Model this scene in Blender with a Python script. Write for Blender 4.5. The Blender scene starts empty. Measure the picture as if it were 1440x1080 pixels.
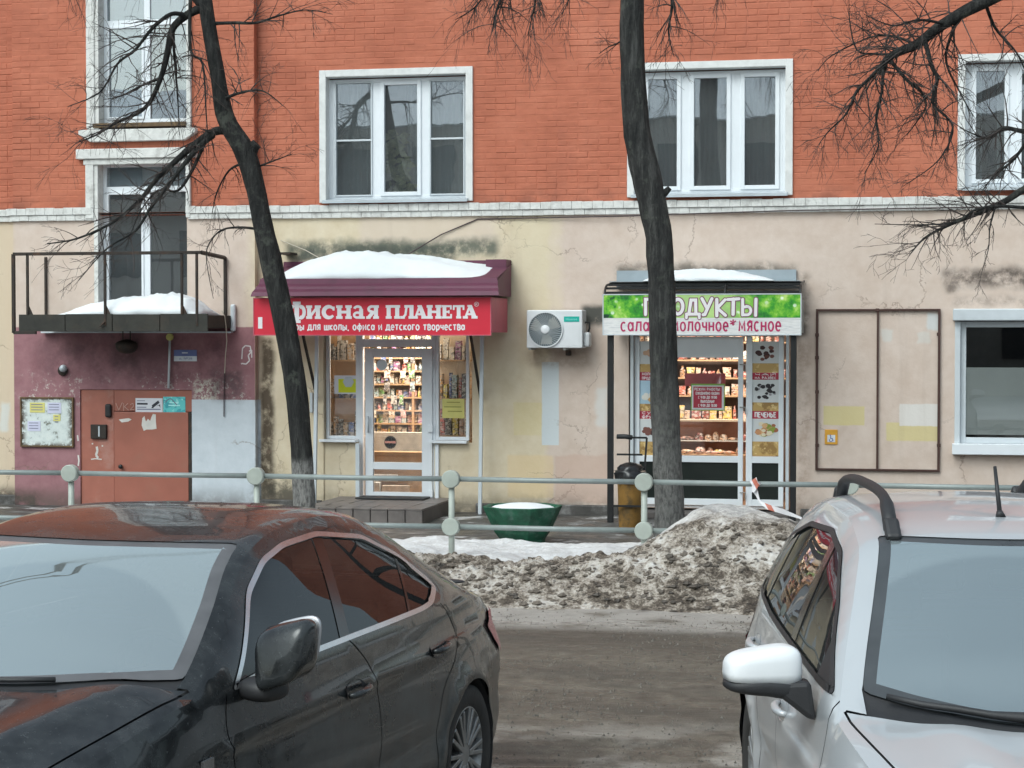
import bpy, bmesh, math, random
from mathutils import Vector, Matrix, noise
from mathutils.geometry import delaunay_2d_cdt

# ------------------------------------------------------------------ camera, sky, sun, exposure
SC = bpy.context.scene
COL = SC.collection
R = math.radians
CAM_H, FPX, YAW, PITCH = 2.3, 2700.0, R(11.5), math.atan(70 / 2700)
cam_d = bpy.data.cameras.new('camera')
cam = bpy.data.objects.new('camera', cam_d); COL.objects.link(cam)
cam.location = (0, 0, CAM_H)
cam.rotation_euler = (math.pi / 2 - PITCH, 0, YAW)
cam_d.sensor_width = 36; cam_d.lens = FPX / 1440 * 36
cam_d.clip_start = .1; cam_d.clip_end = 2000
SC.camera = cam
world = bpy.data.worlds.new('World'); SC.world = world; world.use_nodes = True
wn = world.node_tree.nodes; wl = world.node_tree.links
wn.clear()
SUN_EL, SUN_AZ = R(48), R(205)          # compass-like rotation, sun behind the cloud and the camera
sky = wn.new('ShaderNodeTexSky'); sky.sky_type = 'NISHITA'; sky.sun_disc = False
sky.sun_elevation = SUN_EL; sky.sun_rotation = SUN_AZ
sky.air_density = 1.2; sky.dust_density = 4.0; sky.ozone_density = 1.0
hs = wn.new('ShaderNodeHueSaturation'); hs.inputs['Saturation'].default_value = .42
bg = wn.new('ShaderNodeBackground'); bg.inputs['Strength'].default_value = .12
wo = wn.new('ShaderNodeOutputWorld')
cast = wn.new('ShaderNodeMix'); cast.data_type = 'RGBA'; cast.blend_type = 'MULTIPLY'; cast.inputs[0].default_value = 1
cast.inputs[7].default_value = (.88, 1.0, 1.015, 1)      # cool grey winter cloud, the same all over the sky
wl.new(sky.outputs[0], hs.inputs['Color']); wl.new(hs.outputs[0], cast.inputs[6]); wl.new(cast.outputs[2], bg.inputs[0]); wl.new(bg.outputs[0], wo.inputs[0])
sun_d = bpy.data.lights.new('sun', 'SUN'); sun_d.energy = .8; sun_d.angle = R(40); sun_d.color = (.94, 1, 1.03)
sun = bpy.data.objects.new('sun', sun_d); COL.objects.link(sun)
sdir = Vector((math.sin(SUN_AZ) * math.cos(SUN_EL), math.cos(SUN_AZ) * math.cos(SUN_EL), math.sin(SUN_EL)))
sun.rotation_euler = sdir.to_track_quat('Z', 'Y').to_euler(); sun.location = (0, -20, 30)
SC.view_settings.view_transform = 'Standard'; SC.view_settings.look = 'None'
SC.view_settings.gamma = 1; SC.view_settings.use_curve_mapping = False
SC.view_settings.exposure = 0.72
SC.render.engine = 'CYCLES'
try:
    SC.cycles.use_denoising = True; SC.cycles.denoiser = 'OPENIMAGEDENOISE'
except Exception: pass
SC.cycles.max_bounces = 8; SC.cycles.transparent_max_bounces = 12
SC.cycles.caustics_reflective = False; SC.cycles.caustics_refractive = False
SC.cycles.sample_clamp_indirect = 6

rnd = random.Random(7)
YF = 23.52                                # facade plane
CAMR = Matrix.Rotation(YAW, 3, 'Z') @ Matrix.Rotation(math.pi / 2 - PITCH, 3, 'X')

def at(px, py, y):
    """world point on the plane Y=y seen at photo position px,py"""
    d = CAMR @ Vector(((px - 720) / FPX, -(py - 540) / FPX, -1))
    t = y / d.y
    return Vector((d.x * t, y, CAM_H + d.z * t))
def fx(px, py=470, d=0): return at(px, py, YF - d).x
def fz(px, py, d=0): return at(px, py, YF - d).z
def rect(px0, py0, px1, py1, d=0):
    mx, my = (px0 + px1) / 2, (py0 + py1) / 2
    return fx(px0, my, d), fx(px1, my, d), fz(mx, py1, d), fz(mx, py0, d)

# ------------------------------------------------------------------ materials
def srgb(r, g, b):
    def c(v):
        v /= 255
        return v / 12.92 if v <= .04045 else ((v + .055) / 1.055) ** 2.4
    return (c(r), c(g), c(b), 1)

class NT:
    """tiny node-graph helper"""
    def __init__(s, name):
        s.m = bpy.data.materials.new(name); s.m.use_nodes = True
        s.n = s.m.node_tree.nodes; s.l = s.m.node_tree.links; s.n.clear()
        s.out = s.n.new('ShaderNodeOutputMaterial')
        s._pos = None
    def node(s, t, **kw):
        n = s.n.new(t)
        for k, v in kw.items(): setattr(n, k, v)
        return n
    def put(s, sock, v):
        if v is None: return
        if isinstance(v, bpy.types.NodeSocket): s.l.new(v, sock)
        elif isinstance(v, (tuple, list)) and len(v) == 3 and sock.type == 'RGBA': sock.default_value = (*v, 1)
        else: sock.default_value = v
    def pos(s):
        if s._pos is None: s._pos = s.node('ShaderNodeNewGeometry').outputs['Position']
        return s._pos
    def obj(s): return s.node('ShaderNodeTexCoord').outputs['Object']
    def xyz(s, v=None):
        n = s.node('ShaderNodeSeparateXYZ'); s.put(n.inputs[0], v or s.pos()); return n.outputs
    def comb(s, x, y, z):
        n = s.node('ShaderNodeCombineXYZ')
        for i, v in enumerate((x, y, z)): s.put(n.inputs[i], v)
        return n.outputs[0]
    def math(s, op, a, b=None, c=None, clamp=False):
        n = s.node('ShaderNodeMath', operation=op, use_clamp=clamp)
        for i, v in enumerate((a, b, c)): s.put(n.inputs[i], v)
        return n.outputs[0]
    def mapping(s, v, scale=(1, 1, 1), loc=(0, 0, 0)):
        n = s.node('ShaderNodeMapping'); s.put(n.inputs['Vector'], v)
        n.inputs['Scale'].default_value = scale; n.inputs['Location'].default_value = loc
        return n.outputs[0]
    def noise(s, scale, detail=4, rough=.55, vec=None, dist=0, col=False):
        n = s.node('ShaderNodeTexNoise'); s.put(n.inputs['Vector'], vec or s.pos())
        n.inputs['Scale'].default_value = scale; n.inputs['Detail'].default_value = detail
        n.inputs['Roughness'].default_value = rough; n.inputs['Distortion'].default_value = dist
        return n.outputs['Color' if col else 0]
    def voro(s, scale, feature='F1', vec=None, out=0, rand=1):
        n = s.node('ShaderNodeTexVoronoi', feature=feature); s.put(n.inputs['Vector'], vec or s.pos())
        n.inputs['Scale'].default_value = scale; n.inputs['Randomness'].default_value = rand
        return n.outputs[out]
    def ramp(s, fac, *stops):
        n = s.node('ShaderNodeValToRGB'); s.put(n.inputs[0], fac); e = n.color_ramp.elements
        while len(e) < len(stops): e.new(.5)
        for el, (p, c) in zip(e, stops):
            el.position = p; el.color = c if len(c) == 4 else (*c, 1)
        return n.outputs[0]
    def step(s, v, a, b):
        n = s.node('ShaderNodeMapRange', interpolation_type='SMOOTHSTEP'); s.put(n.inputs[0], v)
        n.inputs[1].default_value = a; n.inputs[2].default_value = b
        return n.outputs[0]
    def mix(s, f, a, b, mode='MIX'):
        n = s.node('ShaderNodeMix', data_type='RGBA', blend_type=mode)
        s.put(n.inputs[0], f); s.put(n.inputs[6], a); s.put(n.inputs[7], b)
        return n.outputs[2]
    def bump(s, h, strength=.3, dist=.01):
        n = s.node('ShaderNodeBump'); s.put(n.inputs['Height'], h)
        n.inputs['Strength'].default_value = strength; n.inputs['Distance'].default_value = dist
        return n.outputs[0]
    def bsdf(s, color, rough=.7, metal=0, normal=None, spec=.5, coat=0, coat_rough=.05, emit=None, estr=0, sheen=0):
        n = s.node('ShaderNodeBsdfPrincipled')
        s.put(n.inputs['Base Color'], color); s.put(n.inputs['Roughness'], rough); s.put(n.inputs['Metallic'], metal)
        s.put(n.inputs['Normal'], normal); s.put(n.inputs['Specular IOR Level'], spec)
        s.put(n.inputs['Coat Weight'], coat); s.put(n.inputs['Coat Roughness'], coat_rough)
        if emit is not None: s.put(n.inputs['Emission Color'], emit); n.inputs['Emission Strength'].default_value = estr
        return n.outputs[0]
    def done(s, shader):
        s.l.new(shader, s.out.inputs[0]); return s.m
    # masks in facade coordinates (X right, Z up)
    def rectmask(s, x0, x1, z0, z1, soft=.02, wob=.02, ws=5):
        x, _, z = s.xyz()
        nx = s.math('MULTIPLY', s.math('SUBTRACT', s.noise(ws, 4), .5), wob * 2)
        nz = s.math('MULTIPLY', s.math('SUBTRACT', s.noise(ws * 1.3, 4, vec=s.mapping(s.pos(), loc=(7, 3, 1))), .5), wob * 2)
        x = s.math('ADD', x, nx); z = s.math('ADD', z, nz)
        m = s.math('MULTIPLY', s.step(x, x0 - soft, x0 + soft), s.math('SUBTRACT', 1, s.step(x, x1 - soft, x1 + soft)))
        k = s.math('MULTIPLY', s.step(z, z0 - soft, z0 + soft), s.math('SUBTRACT', 1, s.step(z, z1 - soft, z1 + soft)))
        return s.math('MULTIPLY', m, k)

def plain(name, col, rough=.6, metal=0, var=.12, scale=6, bump=0, bscale=40, spec=.5, dirt=0, dirtcol=(.05, .045, .04)):
    t = NT(name); n = t.noise(scale, 5)
    c = t.mix(1, col, t.ramp(n, (.3, (1 - var,) * 3), (.7, (1 + var,) * 3)), 'MULTIPLY')
    if dirt:
        c = t.mix(t.math('MULTIPLY', t.step(t.noise(scale * .6, 6, .65, vec=t.mapping(t.pos(), loc=(3, 9, 4))), .48, .75), dirt), c, dirtcol)
    nrm = t.bump(t.noise(bscale, 4), bump, .005) if bump else None
    return t.done(t.bsdf(c, t.math('ADD', rough - .08, t.math('MULTIPLY', n, .16)), metal, nrm, spec))

# ------------------------------------------------------------------ mesh helpers
class MB:
    def __init__(s): s.v = []; s.f = []
    def quad(s, *p):
        b = len(s.v); s.v += [Vector(q) for q in p]; s.f.append(tuple(range(b, b + len(p)))); return s
    def box(s, x0, x1, y0, y1, z0, z1):
        b = len(s.v)
        s.v += [Vector(q) for q in ((x0, y0, z0), (x1, y0, z0), (x1, y1, z0), (x0, y1, z0), (x0, y0, z1), (x1, y0, z1), (x1, y1, z1), (x0, y1, z1))]
        s.f += [tuple(b + i for i in q) for q in ((0, 3, 2, 1), (4, 5, 6, 7), (0, 1, 5, 4), (1, 2, 6, 5), (2, 3, 7, 6), (3, 0, 4, 7))]
        return s
    def bar(s, a, b, w, h, up=(0, 0, 1)):
        """rectangular bar between two points"""
        a, b = Vector(a), Vector(b); d = (b - a).normalized(); up = Vector(up)
        if abs(d.dot(up)) > .98: up = Vector((0, 1, 0))
        r = d.cross(up).normalized(); u = r.cross(d); k = len(s.v)
        for c in (a, b):
            for i, j in ((-1, -1), (1, -1), (1, 1), (-1, 1)): s.v.append(c + r * (i * w / 2) + u * (j * h / 2))
        s.f += [tuple(k + i for i in q) for q in ((3, 2, 1, 0), (4, 5, 6, 7), (0, 1, 5, 4), (1, 2, 6, 5), (2, 3, 7, 6), (3, 0, 4, 7))]
        return s
    def tube(s, pts, rad, n=8, cap=True, jit=0, rg=None):
        pts = [Vector(p) for p in pts]
        if not isinstance(rad, (list, tuple)): rad = [rad] * len(pts)
        k = len(s.v); pr = None
        for i, p in enumerate(pts):
            d = (pts[min(i + 1, len(pts) - 1)] - pts[max(i - 1, 0)])
            d = d.normalized() if d.length > 1e-9 else Vector((0, 0, 1))
            if pr is None:
                u = Vector((0, 0, 1)) if abs(d.z) < .9 else Vector((0, 1, 0))
                pr = d.cross(u).normalized()
            pr = (pr - d * pr.dot(d)).normalized(); q = d.cross(pr)
            for j in range(n):
                a = 2 * math.pi * j / n; r = rad[i]
                if jit: r *= 1 + jit * (noise.noise((p + (pr * math.cos(a) + q * math.sin(a)) * .3) * 5.0))
                s.v.append(p + (pr * math.cos(a) + q * math.sin(a)) * r)
        for i in range(len(pts) - 1):
            for j in range(n):
                a, b = k + i * n + j, k + i * n + (j + 1) % n
                s.f.append((a, b, b + n, a + n))
        if cap and n > 2:
            s.f.append(tuple(k + j for j in range(n))[::-1]); e = k + (len(pts) - 1) * n
            s.f.append(tuple(e + j for j in range(n)))
        return s
    def lathe(s, c, prof, n=24, axis='Z', a0=0, a1=2 * math.pi):
        """prof: (r, h) pairs"""
        k = len(s.v); c = Vector(c); full = abs(a1 - a0 - 2 * math.pi) < 1e-6; m = n if full else n + 1
        for r, h in prof:
            for j in range(m):
                a = a0 + (a1 - a0) * j / n; x, y = r * math.cos(a), r * math.sin(a)
                s.v.append(c + Vector({'Z': (x, y, h), 'Y': (x, h, y), 'X': (h, x, y)}[axis]))
        for i in range(len(prof) - 1):
            for j in range(n):
                a, b = k + i * m + j, k + i * m + (j + 1) % m
                s.f.append((a, b, b + m, a + m))
        return s
    def poly(s, pts):
        k = len(s.v); s.v += [Vector(p) for p in pts]; s.f.append(tuple(range(k, k + len(pts)))); return s
    def prism(s, pts, ext):
        """closed planar polygon extruded by vector ext"""
        k = len(s.v); n = len(pts); ext = Vector(ext)
        s.v += [Vector(p) for p in pts]; s.v += [Vector(p) + ext for p in pts]
        s.f.append(tuple(range(k, k + n))); s.f.append(tuple(range(k + n, k + 2 * n))[::-1])
        for i in range(n):
            j = (i + 1) % n; s.f.append((k + i, k + n + i, k + n + j, k + j))
        return s
    def mesh(s, name):
        me = bpy.data.meshes.new(name); me.from_pydata([tuple(v) for v in s.v], [], s.f); me.update(); return me
    def build(s, name, mat, parent=None, smooth=False, bevel=0, fix=True, auto=None):
        me = s.mesh(name)
        if fix:
            bm = bmesh.new(); bm.from_mesh(me); bmesh.ops.recalc_face_normals(bm, faces=bm.faces); bm.to_mesh(me); bm.free()
        return link(name, me, mat, parent, smooth, bevel, auto)

def link(name, me, mat, parent=None, smooth=False, bevel=0, auto=None):
    if mat is not None and len(me.materials) == 0: me.materials.append(mat)
    if smooth:
        me.polygons.foreach_set('use_smooth', [True] * len(me.polygons))
        if auto: me.set_sharp_from_angle(angle=R(auto))
    o = bpy.data.objects.new(name, me); COL.objects.link(o)
    if bevel:
        b = o.modifiers.new('bevel', 'BEVEL'); b.width = bevel; b.segments = 2; b.limit_method = 'ANGLE'
    if parent is not None: setpar(o, parent)
    return o
def wmat(o):
    m = o.matrix_basis.copy()
    if o.parent: m = wmat(o.parent) @ o.matrix_parent_inverse @ m
    return m
def setpar(o, p):
    o.parent = p; o.matrix_parent_inverse = wmat(p).inverted()
def thing(name, label, cat, loc=(0, 0, 0), group=None, rotz=0):
    o = bpy.data.objects.new(name, None); COL.objects.link(o); o.location = loc; o.rotation_euler.z = rotz
    o.empty_display_size = .2
    return tag(o, label, cat, group)
def tag(o, label, cat, group=None):
    o['label'] = label; o['category'] = cat
    if group: o['group'] = group
    return o
def struct(o): o['kind'] = 'structure'; return o

def text(name, body, mat, parent, x0, x1, z0, z1, y, bold=.0, depth=.004, fit=True):
    """flat lettering standing in the X-Z plane, scaled into a box"""
    cu = bpy.data.curves.new(name, 'FONT'); cu.body = body; cu.size = 1; cu.offset = bold; cu.extrude = 0
    cu.resolution_u = 3
    t = bpy.data.objects.new(name, cu); COL.objects.link(t)
    bpy.context.view_layer.update()
    me = bpy.data.meshes.new_from_object(t.evaluated_get(bpy.context.evaluated_depsgraph_get()))
    bpy.data.objects.remove(t)
    xs = [v.co.x for v in me.vertices]; ys = [v.co.y for v in me.vertices]
    if not xs: return None
    ax, bx, ay, by = min(xs), max(xs), min(ys), max(ys)
    for v in me.vertices:
        v.co = Vector((x0 + (v.co.x - ax) / (bx - ax) * (x1 - x0), y, z0 + (v.co.y - ay) / (by - ay) * (z1 - z0)))
    me.materials.clear()
    bm = bmesh.new(); bm.from_mesh(me); bmesh.ops.split_edges(bm, edges=bm.edges)      # glyph outlines overlap: keep faces off one plane
    for i, f in enumerate(bm.faces):
        for v in f.verts: v.co.y -= .00012 * (i % 9)
    bm.to_mesh(me); bm.free()
    o = link(name, me, mat, parent)
    if len(body) > 1: o['kind'] = 'stuff'
    return o

def wall_holes(mb, x0, x1, z0, z1, holes, y, depth):
    """front face at y with rectangular holes and reveals going back by depth"""
    xs = sorted({x0, x1, *[h[0] for h in holes], *[h[1] for h in holes]}); xs = [x for x in xs if x0 <= x <= x1]
    zs = sorted({z0, z1, *[h[2] for h in holes], *[h[3] for h in holes]}); zs = [z for z in zs if z0 <= z <= z1]
    for i in range(len(xs) - 1):
        for j in range(len(zs) - 1):
            cx, cz = (xs[i] + xs[i + 1]) / 2, (zs[j] + zs[j + 1]) / 2
            if any(h[0] < cx < h[1] and h[2] < cz < h[3] for h in holes): continue
            mb.quad((xs[i], y, zs[j]), (xs[i + 1], y, zs[j]), (xs[i + 1], y, zs[j + 1]), (xs[i], y, zs[j + 1]))
    for a, b, c, d in holes:
        c = max(c, z0); d = min(d, z1)
        mb.quad((a, y, c), (a, y + depth, c), (a, y + depth, d), (a, y, d))
        mb.quad((b, y, c), (b, y, d), (b, y + depth, d), (b, y + depth, c))
        mb.quad((a, y, d), (a, y + depth, d), (b, y + depth, d), (b, y, d))
        mb.quad((a, y, c), (b, y, c), (b, y + depth, c), (a, y + depth, c))
#@@BODY
# ------------------------------------------------------------------ ground
def m_road():
    t = NT('wet_slushy_asphalt')
    x, y, z = t.xyz()
    band = t.noise(1, 4, .6, vec=t.mapping(t.pos(), (.3, 1.2, 1)))
    fine = t.noise(60, 6, .7); mid = t.noise(6, 5, .6)
    c = t.ramp(t.math('ADD', t.math('MULTIPLY', band, .35), t.math('MULTIPLY', mid, .65)),
               (.34, srgb(70, 64, 56)), (.48, srgb(88, 81, 72)), (.6, srgb(104, 97, 86)), (.74, srgb(132, 125, 114)))
    grit = t.step(t.voro(38), .28, .12)
    gm = t.math('MULTIPLY', grit, t.step(t.noise(5, 3), .38, .6))
    c = t.mix(t.math('MULTIPLY', gm, .45), c, srgb(150, 140, 124))
    g2 = t.math('MULTIPLY', t.step(t.voro(70), .30, .14), t.step(t.noise(8, 3), .45, .6)); c = t.mix(t.math('MULTIPLY', g2, .5), c, srgb(168, 160, 148))
    c = t.mix(t.math('MULTIPLY', t.step(fine, .55, .75), .5), c, srgb(66, 60, 54))
    # two smoother wheel tracks along the street
    yw = t.math('ADD', y, t.math('MULTIPLY', t.math('SUBTRACT', t.noise(.8, 4), .5), .5))
    for yc_ in (11.55, 13.0):
        tr_ = t.math('MULTIPLY', t.step(yw, yc_ - .32, yc_ - .10), t.step(yw, yc_ + .32, yc_ + .10)); c = t.mix(t.math('MULTIPLY', tr_, t.math('MULTIPLY', t.step(mid, .25, .55), .5)), c, srgb(74, 69, 62))
    # trodden wet band beside the bank
    wet = t.math('MULTIPLY', t.step(y, 13.3, 13.9), t.step(y, 15.0, 14.5))
    c = t.mix(t.math('MULTIPLY', wet, t.math('MULTIPLY', t.step(mid, .3, .6), .55)), c, srgb(70, 64, 58))
    foot = t.math('MULTIPLY', t.step(y, 14.5, 15.0), t.step(t.noise(2.2, 5), .30, .52))
    c = t.mix(t.math('MULTIPLY', foot, .8), c, srgb(168, 162, 156))
    near = t.math('MULTIPLY', t.step(y, 11.6, 10.4), t.step(t.noise(1.4, 5), .45, .6))
    c = t.mix(t.math('MULTIPLY', near, .6), c, srgb(178, 172, 164))
    rough = t.ramp(t.noise(1.6, 4, .6, vec=t.mapping(t.pos(), (.5, 1.6, 1))), (.38, (.16,) * 3), (.62, (.7,) * 3))
    h = t.math('ADD', t.math('MULTIPLY', fine, .5), t.math('ADD', mid, t.math('MULTIPLY', grit, .5)))
    return t.done(t.bsdf(c, rough, 0, t.bump(h, .8, .02), .4))
def m_snow(name, tint=(.82, .85, .88), dirt=0.0):
    t = NT(name); n = t.noise(3, 6, .6); f = t.noise(40, 5, .7)
    c = t.mix(t.step(n, .35, .75), tint, tuple(v * .93 for v in tint))
    if dirt: c = t.mix(t.math('MULTIPLY', t.step(t.noise(7, 6, .7), .5, .75), dirt), c, (.25, .22, .19))
    h = t.math('ADD', t.math('MULTIPLY', f, .4), t.noise(9, 4))
    return t.done(t.bsdf(c, .75, 0, t.bump(h, .35, .02), .3))
M = {}
M['road'] = m_road()
M['snow'] = m_snow('clean_snow', (.74, .77, .79))
def m_sidewalk():
    t = NT('wet_pavement'); n = t.noise(3, 6, .6); f = t.noise(45, 5, .7)
    c = t.ramp(n, (.35, srgb(48, 47, 46)), (.55, srgb(74, 73, 71)), (.7, srgb(112, 110, 108)))
    c = t.mix(t.step(t.noise(1.7, 6, .65, vec=t.mapping(t.pos(), loc=(5, 2, 0))), .56, .66), c, srgb(186, 186, 186))
    return t.done(t.bsdf(c, t.ramp(n, (.4, (.3,) * 3), (.6, (.7,) * 3)), 0, t.bump(t.math('ADD', n, t.math('MULTIPLY', f, .4)), .6, .02)))
M['sidewalk'] = m_sidewalk()
M['far_ground'] = plain('snowy_ground', (.55, .56, .57), .8, var=.2, scale=.3)
g = MB()
N = 40
g.quad((-300, -300, -.03), (300, -300, -.03), (300, 600, -.03), (-300, 600, -.03))
struct(g.build('ground', M['far_ground']))
def sheet(name, x0, x1, y0, y1, nx, ny, hf, mat):
    b = MB()
    for j in range(ny + 1):
        for i in range(nx + 1):
            x = x0 + (x1 - x0) * i / nx; y = y0 + (y1 - y0) * j / ny
            b.v.append(Vector((x, y, hf(x, y))))
    for j in range(ny):
        for i in range(nx):
            a = j * (nx + 1) + i; b.f.append((a, a + 1, a + nx + 2, a + nx + 1))
    return b.build(name, mat, smooth=True, fix=False)
def road_h(x, y):
    return .012 * noise.fractal(Vector((x * .6, y * 2.0, 0)), 1, 2, 4) + .005 * noise.noise(Vector((x * 7, y * 9, 3)))
struct(sheet('road', -24, 16, -6, 18.4, 400, 300, road_h, M['road']))
SWZ = .06
sw = MB().box(-60, 60, 17.9, YF + .4, -.02, SWZ)
struct(sw.build('sidewalk', M['sidewalk'], bevel=.01))

# gritty crumbs of ice and sand frozen to the road
rc = random.Random(99); cr_ = MB()
for k in range(15000):
    y = rc.uniform(8.5, 15.6); x = rc.uniform(-4.6, 1.6) - y * .13; s_ = .004 + .009 * rc.random() ** 2.5; z = road_h(x, y); b0 = len(cr_.v)
    if noise.noise(Vector((x * .9, y * .9, 6))) < rc.uniform(-.4, .45): continue
    for q in range(4): cr_.v.append(Vector((x + s_ * math.cos(q * 1.57 + k) * rc.uniform(.7, 1.3), y + s_ * math.sin(q * 1.57 + k) * rc.uniform(.7, 1.3), z - .002)))
    cr_.v.append(Vector((x, y, z + s_ * rc.uniform(.7, 1.4)))); cr_.f += [(b0 + q, b0 + (q + 1) % 4, b0 + 4) for q in range(4)]
M['crumb'] = plain('pale_ice_crumb', srgb(90, 84, 76), .6, var=.7, scale=9)
o = cr_.build('road_crumbs', M['crumb']); o['kind'] = 'stuff'; o['label'] = 'pale crumbs of ice and sand frozen to the road'; o['category'] = 'crumbs'

# ------------------------------------------------------------------ the brick building
M['white_paint'] = plain('white_masonry_paint', srgb(214, 214, 212), .75, var=.08, scale=8, bump=.4, bscale=60, dirt=.22, dirtcol=(.22, .21, .19))
M['peeling'] = plain('peeling_white_paint', srgb(208, 207, 203), .8, var=.12, scale=14, bump=.6, bscale=50, dirt=.55, dirtcol=(.25, .23, .21))
M['upvc'] = plain('white_upvc', srgb(222, 226, 230), .35, var=.03, scale=4)
M['upvc_grey'] = plain('dull_white_upvc', srgb(196, 202, 206), .4, var=.05, scale=5, dirt=.15, dirtcol=(.3, .3, .3))
M['metal_sill'] = plain('grey_white_metal', srgb(186, 193, 198), .4, .2, var=.08)
M['dark_metal'] = plain('dark_rusty_metal', srgb(52, 46, 42), .65, .4, var=.3, scale=12, bump=.4, dirt=.5, dirtcol=(.13, .06, .03))
M['black_metal'] = plain('black_painted_metal', srgb(30, 30, 31), .45, .2, var=.2, scale=10)
M['black'] = plain('black_rubber', (.015, .015, .016), .6, var=.2)

def m_glass(name, refl=.06, tint=(.55, .6, .6), film=0, filmcol=(.5, .53, .55), wav=.0, rough=.0, gain=1.7):
    t = NT(name)
    nrm = None
    if wav: nrm = t.bump(t.noise(1.6, 2), wav, .03)
    fr = t.node('ShaderNodeFresnel'); fr.inputs[0].default_value = 1.55
    if nrm: t.put(fr.inputs['Normal'], nrm)
    fac = t.math('ADD', t.math('MULTIPLY', fr.outputs[0], gain), refl, clamp=True)
    tr = t.node('ShaderNodeBsdfTransparent'); tr.inputs[0].default_value = (*tint, 1)
    gl = t.node('ShaderNodeBsdfGlossy'); gl.inputs['Roughness'].default_value = rough
    gl.inputs[0].default_value = (.95, .97, 1, 1); t.put(gl.inputs['Normal'], nrm)
    mx = t.node('ShaderNodeMixShader'); t.put(mx.inputs[0], fac); t.l.new(tr.outputs[0], mx.inputs[1]); t.l.new(gl.outputs[0], mx.inputs[2])
    sh = mx.outputs[0]
    if film:
        df = t.node('ShaderNodeBsdfDiffuse'); t.put(df.inputs[0], filmcol)
        m2 = t.node('ShaderNodeMixShader')
        t.put(m2.inputs[0], t.math('MULTIPLY', t.ramp(t.noise(2.5, 5, .6), (.3, (.6,) * 3), (.7, (1,) * 3)), film))
        t.l.new(sh, m2.inputs[1]); t.l.new(df.outputs[0], m2.inputs[2]); sh = m2.outputs[0]
    return t.done(sh)
M['glass'] = m_glass('window_glass', .14, (.86, .89, .89), film=.10, filmcol=(.5, .54, .56), wav=.03)  # milky sky reflection put into the colour as a grey-blue film
M['stair_glass'] = m_glass('pale_blue_stair_glass', .20, (.66, .70, .70), film=.30, filmcol=(.42, .50, .55), wav=.03)  # pale blue film mixed over the stair panes
M['shop_glass'] = m_glass('shop_glass', .01, (.975, .985, .98), gain=1.0)
M['room'] = plain('room_wall', (.22, .21, .2), .9, var=.1)
M['stair'] = plain('stairwell_wall', (.24, .32, .36), .9, var=.1)
def m_curtain(name, c1, c2):
    t = NT(name); x, y, z = t.xyz()
    c = t.mix(t.noise(9, 3, vec=t.mapping(t.pos(), (1, 1, .05))), c1, c2)
    return t.done(t.bsdf(c, .9))
M['curtain_grey'] = m_curtain('grey_curtain', (.30, .29, .28), (.66, .65, .63))
M['curtain_lace'] = m_curtain('pale_net_curtain', (.55, .57, .57), (.75, .77, .77))

bld = thing('brick_building', 'orange brick building with cream plastered ground floor and white window surrounds', 'building', (-5, YF, 0))
RIS = .12                                   # the stair bay stands proud of the rest
XA, XB = fx(25), fx(363)                    # bay edges
WX0, WX1 = -17.0, 6.0
ZC0, ZC1 = fz(690, 304), fz(690, 285)       # cornice band
ZTOP = 13.5
BRICK_TOP = 7.05

def m_brick(geo=True):
    t = NT('orange_painted_brick' if geo else 'orange_painted_brick_far')
    n = t.noise(1.1, 6, .6); f = t.noise(22, 5, .65)
    c = t.ramp(n, (.3, srgb(164, 93, 70)), (.5, srgb(178, 104, 79)), (.7, srgb(188, 115, 90)))
    pb = t.noise(1, 2, .5, vec=t.mapping(t.pos(), (3.85, .0, 13.1))); c = t.mix(1, c, t.ramp(pb, (.30, (.90, .89, .88)), (.5, (1, 1, 1)), (.72, (1.05, 1.05, 1.05))), 'MULTIPLY')
    c = t.mix(t.math('MULTIPLY', t.step(f, .5, .75), .35), c, srgb(152, 90, 72))
    stain_or_shade = t.step(t.noise(.7, 6, .7, vec=t.mapping(t.pos(), (1.6, 1, .5))), .55, .75)
    c = t.mix(t.math('MULTIPLY', stain_or_shade, .35), c, srgb(138, 84, 70))
    # shade and staining painted beside the bay corner; damp streaks over the cornice
    x, y, z = t.xyz()
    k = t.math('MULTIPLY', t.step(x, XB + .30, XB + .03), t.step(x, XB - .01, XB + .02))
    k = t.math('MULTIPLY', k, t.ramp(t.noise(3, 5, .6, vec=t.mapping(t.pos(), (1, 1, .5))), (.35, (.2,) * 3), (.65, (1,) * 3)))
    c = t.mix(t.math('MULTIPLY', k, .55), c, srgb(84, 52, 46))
    k2 = t.math('MULTIPLY', t.step(z, ZC1 + .22, ZC1), t.step(t.noise(4, 5), .4, .65))
    c = t.mix(t.math('MULTIPLY', k2, .45), c, srgb(96, 62, 54))
    if not geo:
        b = t.node('ShaderNodeTexBrick'); t.put(b.inputs['Vector'], t.comb(x, z, 0)); b.inputs['Scale'].default_value = 1
        b.inputs['Brick Width'].default_value = .26; b.inputs['Row Height'].default_value = .0765; b.inputs['Mortar Size'].default_value = .006
        b.inputs['Color1'].default_value = (1, 1, 1, 1); b.inputs['Color2'].default_value = (.9, .9, .9, 1); b.inputs['Mortar'].default_value = (.5, .5, .5, 1)
        c = t.mix(1, c, b.outputs[0], 'MULTIPLY')
    return t.done(t.bsdf(c, .72, 0, t.bump(t.math('ADD', f, t.math('MULTIPLY', t.noise(90, 3), .4)), .35, .006), .35))
M['brick'] = m_brick(); M['brick_far'] = m_brick(False)
t = NT('dark_mortar'); M['mortar'] = t.done(t.bsdf(t.mix(t.noise(6, 5), srgb(140, 82, 66), srgb(168, 102, 84)), .9))

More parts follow.
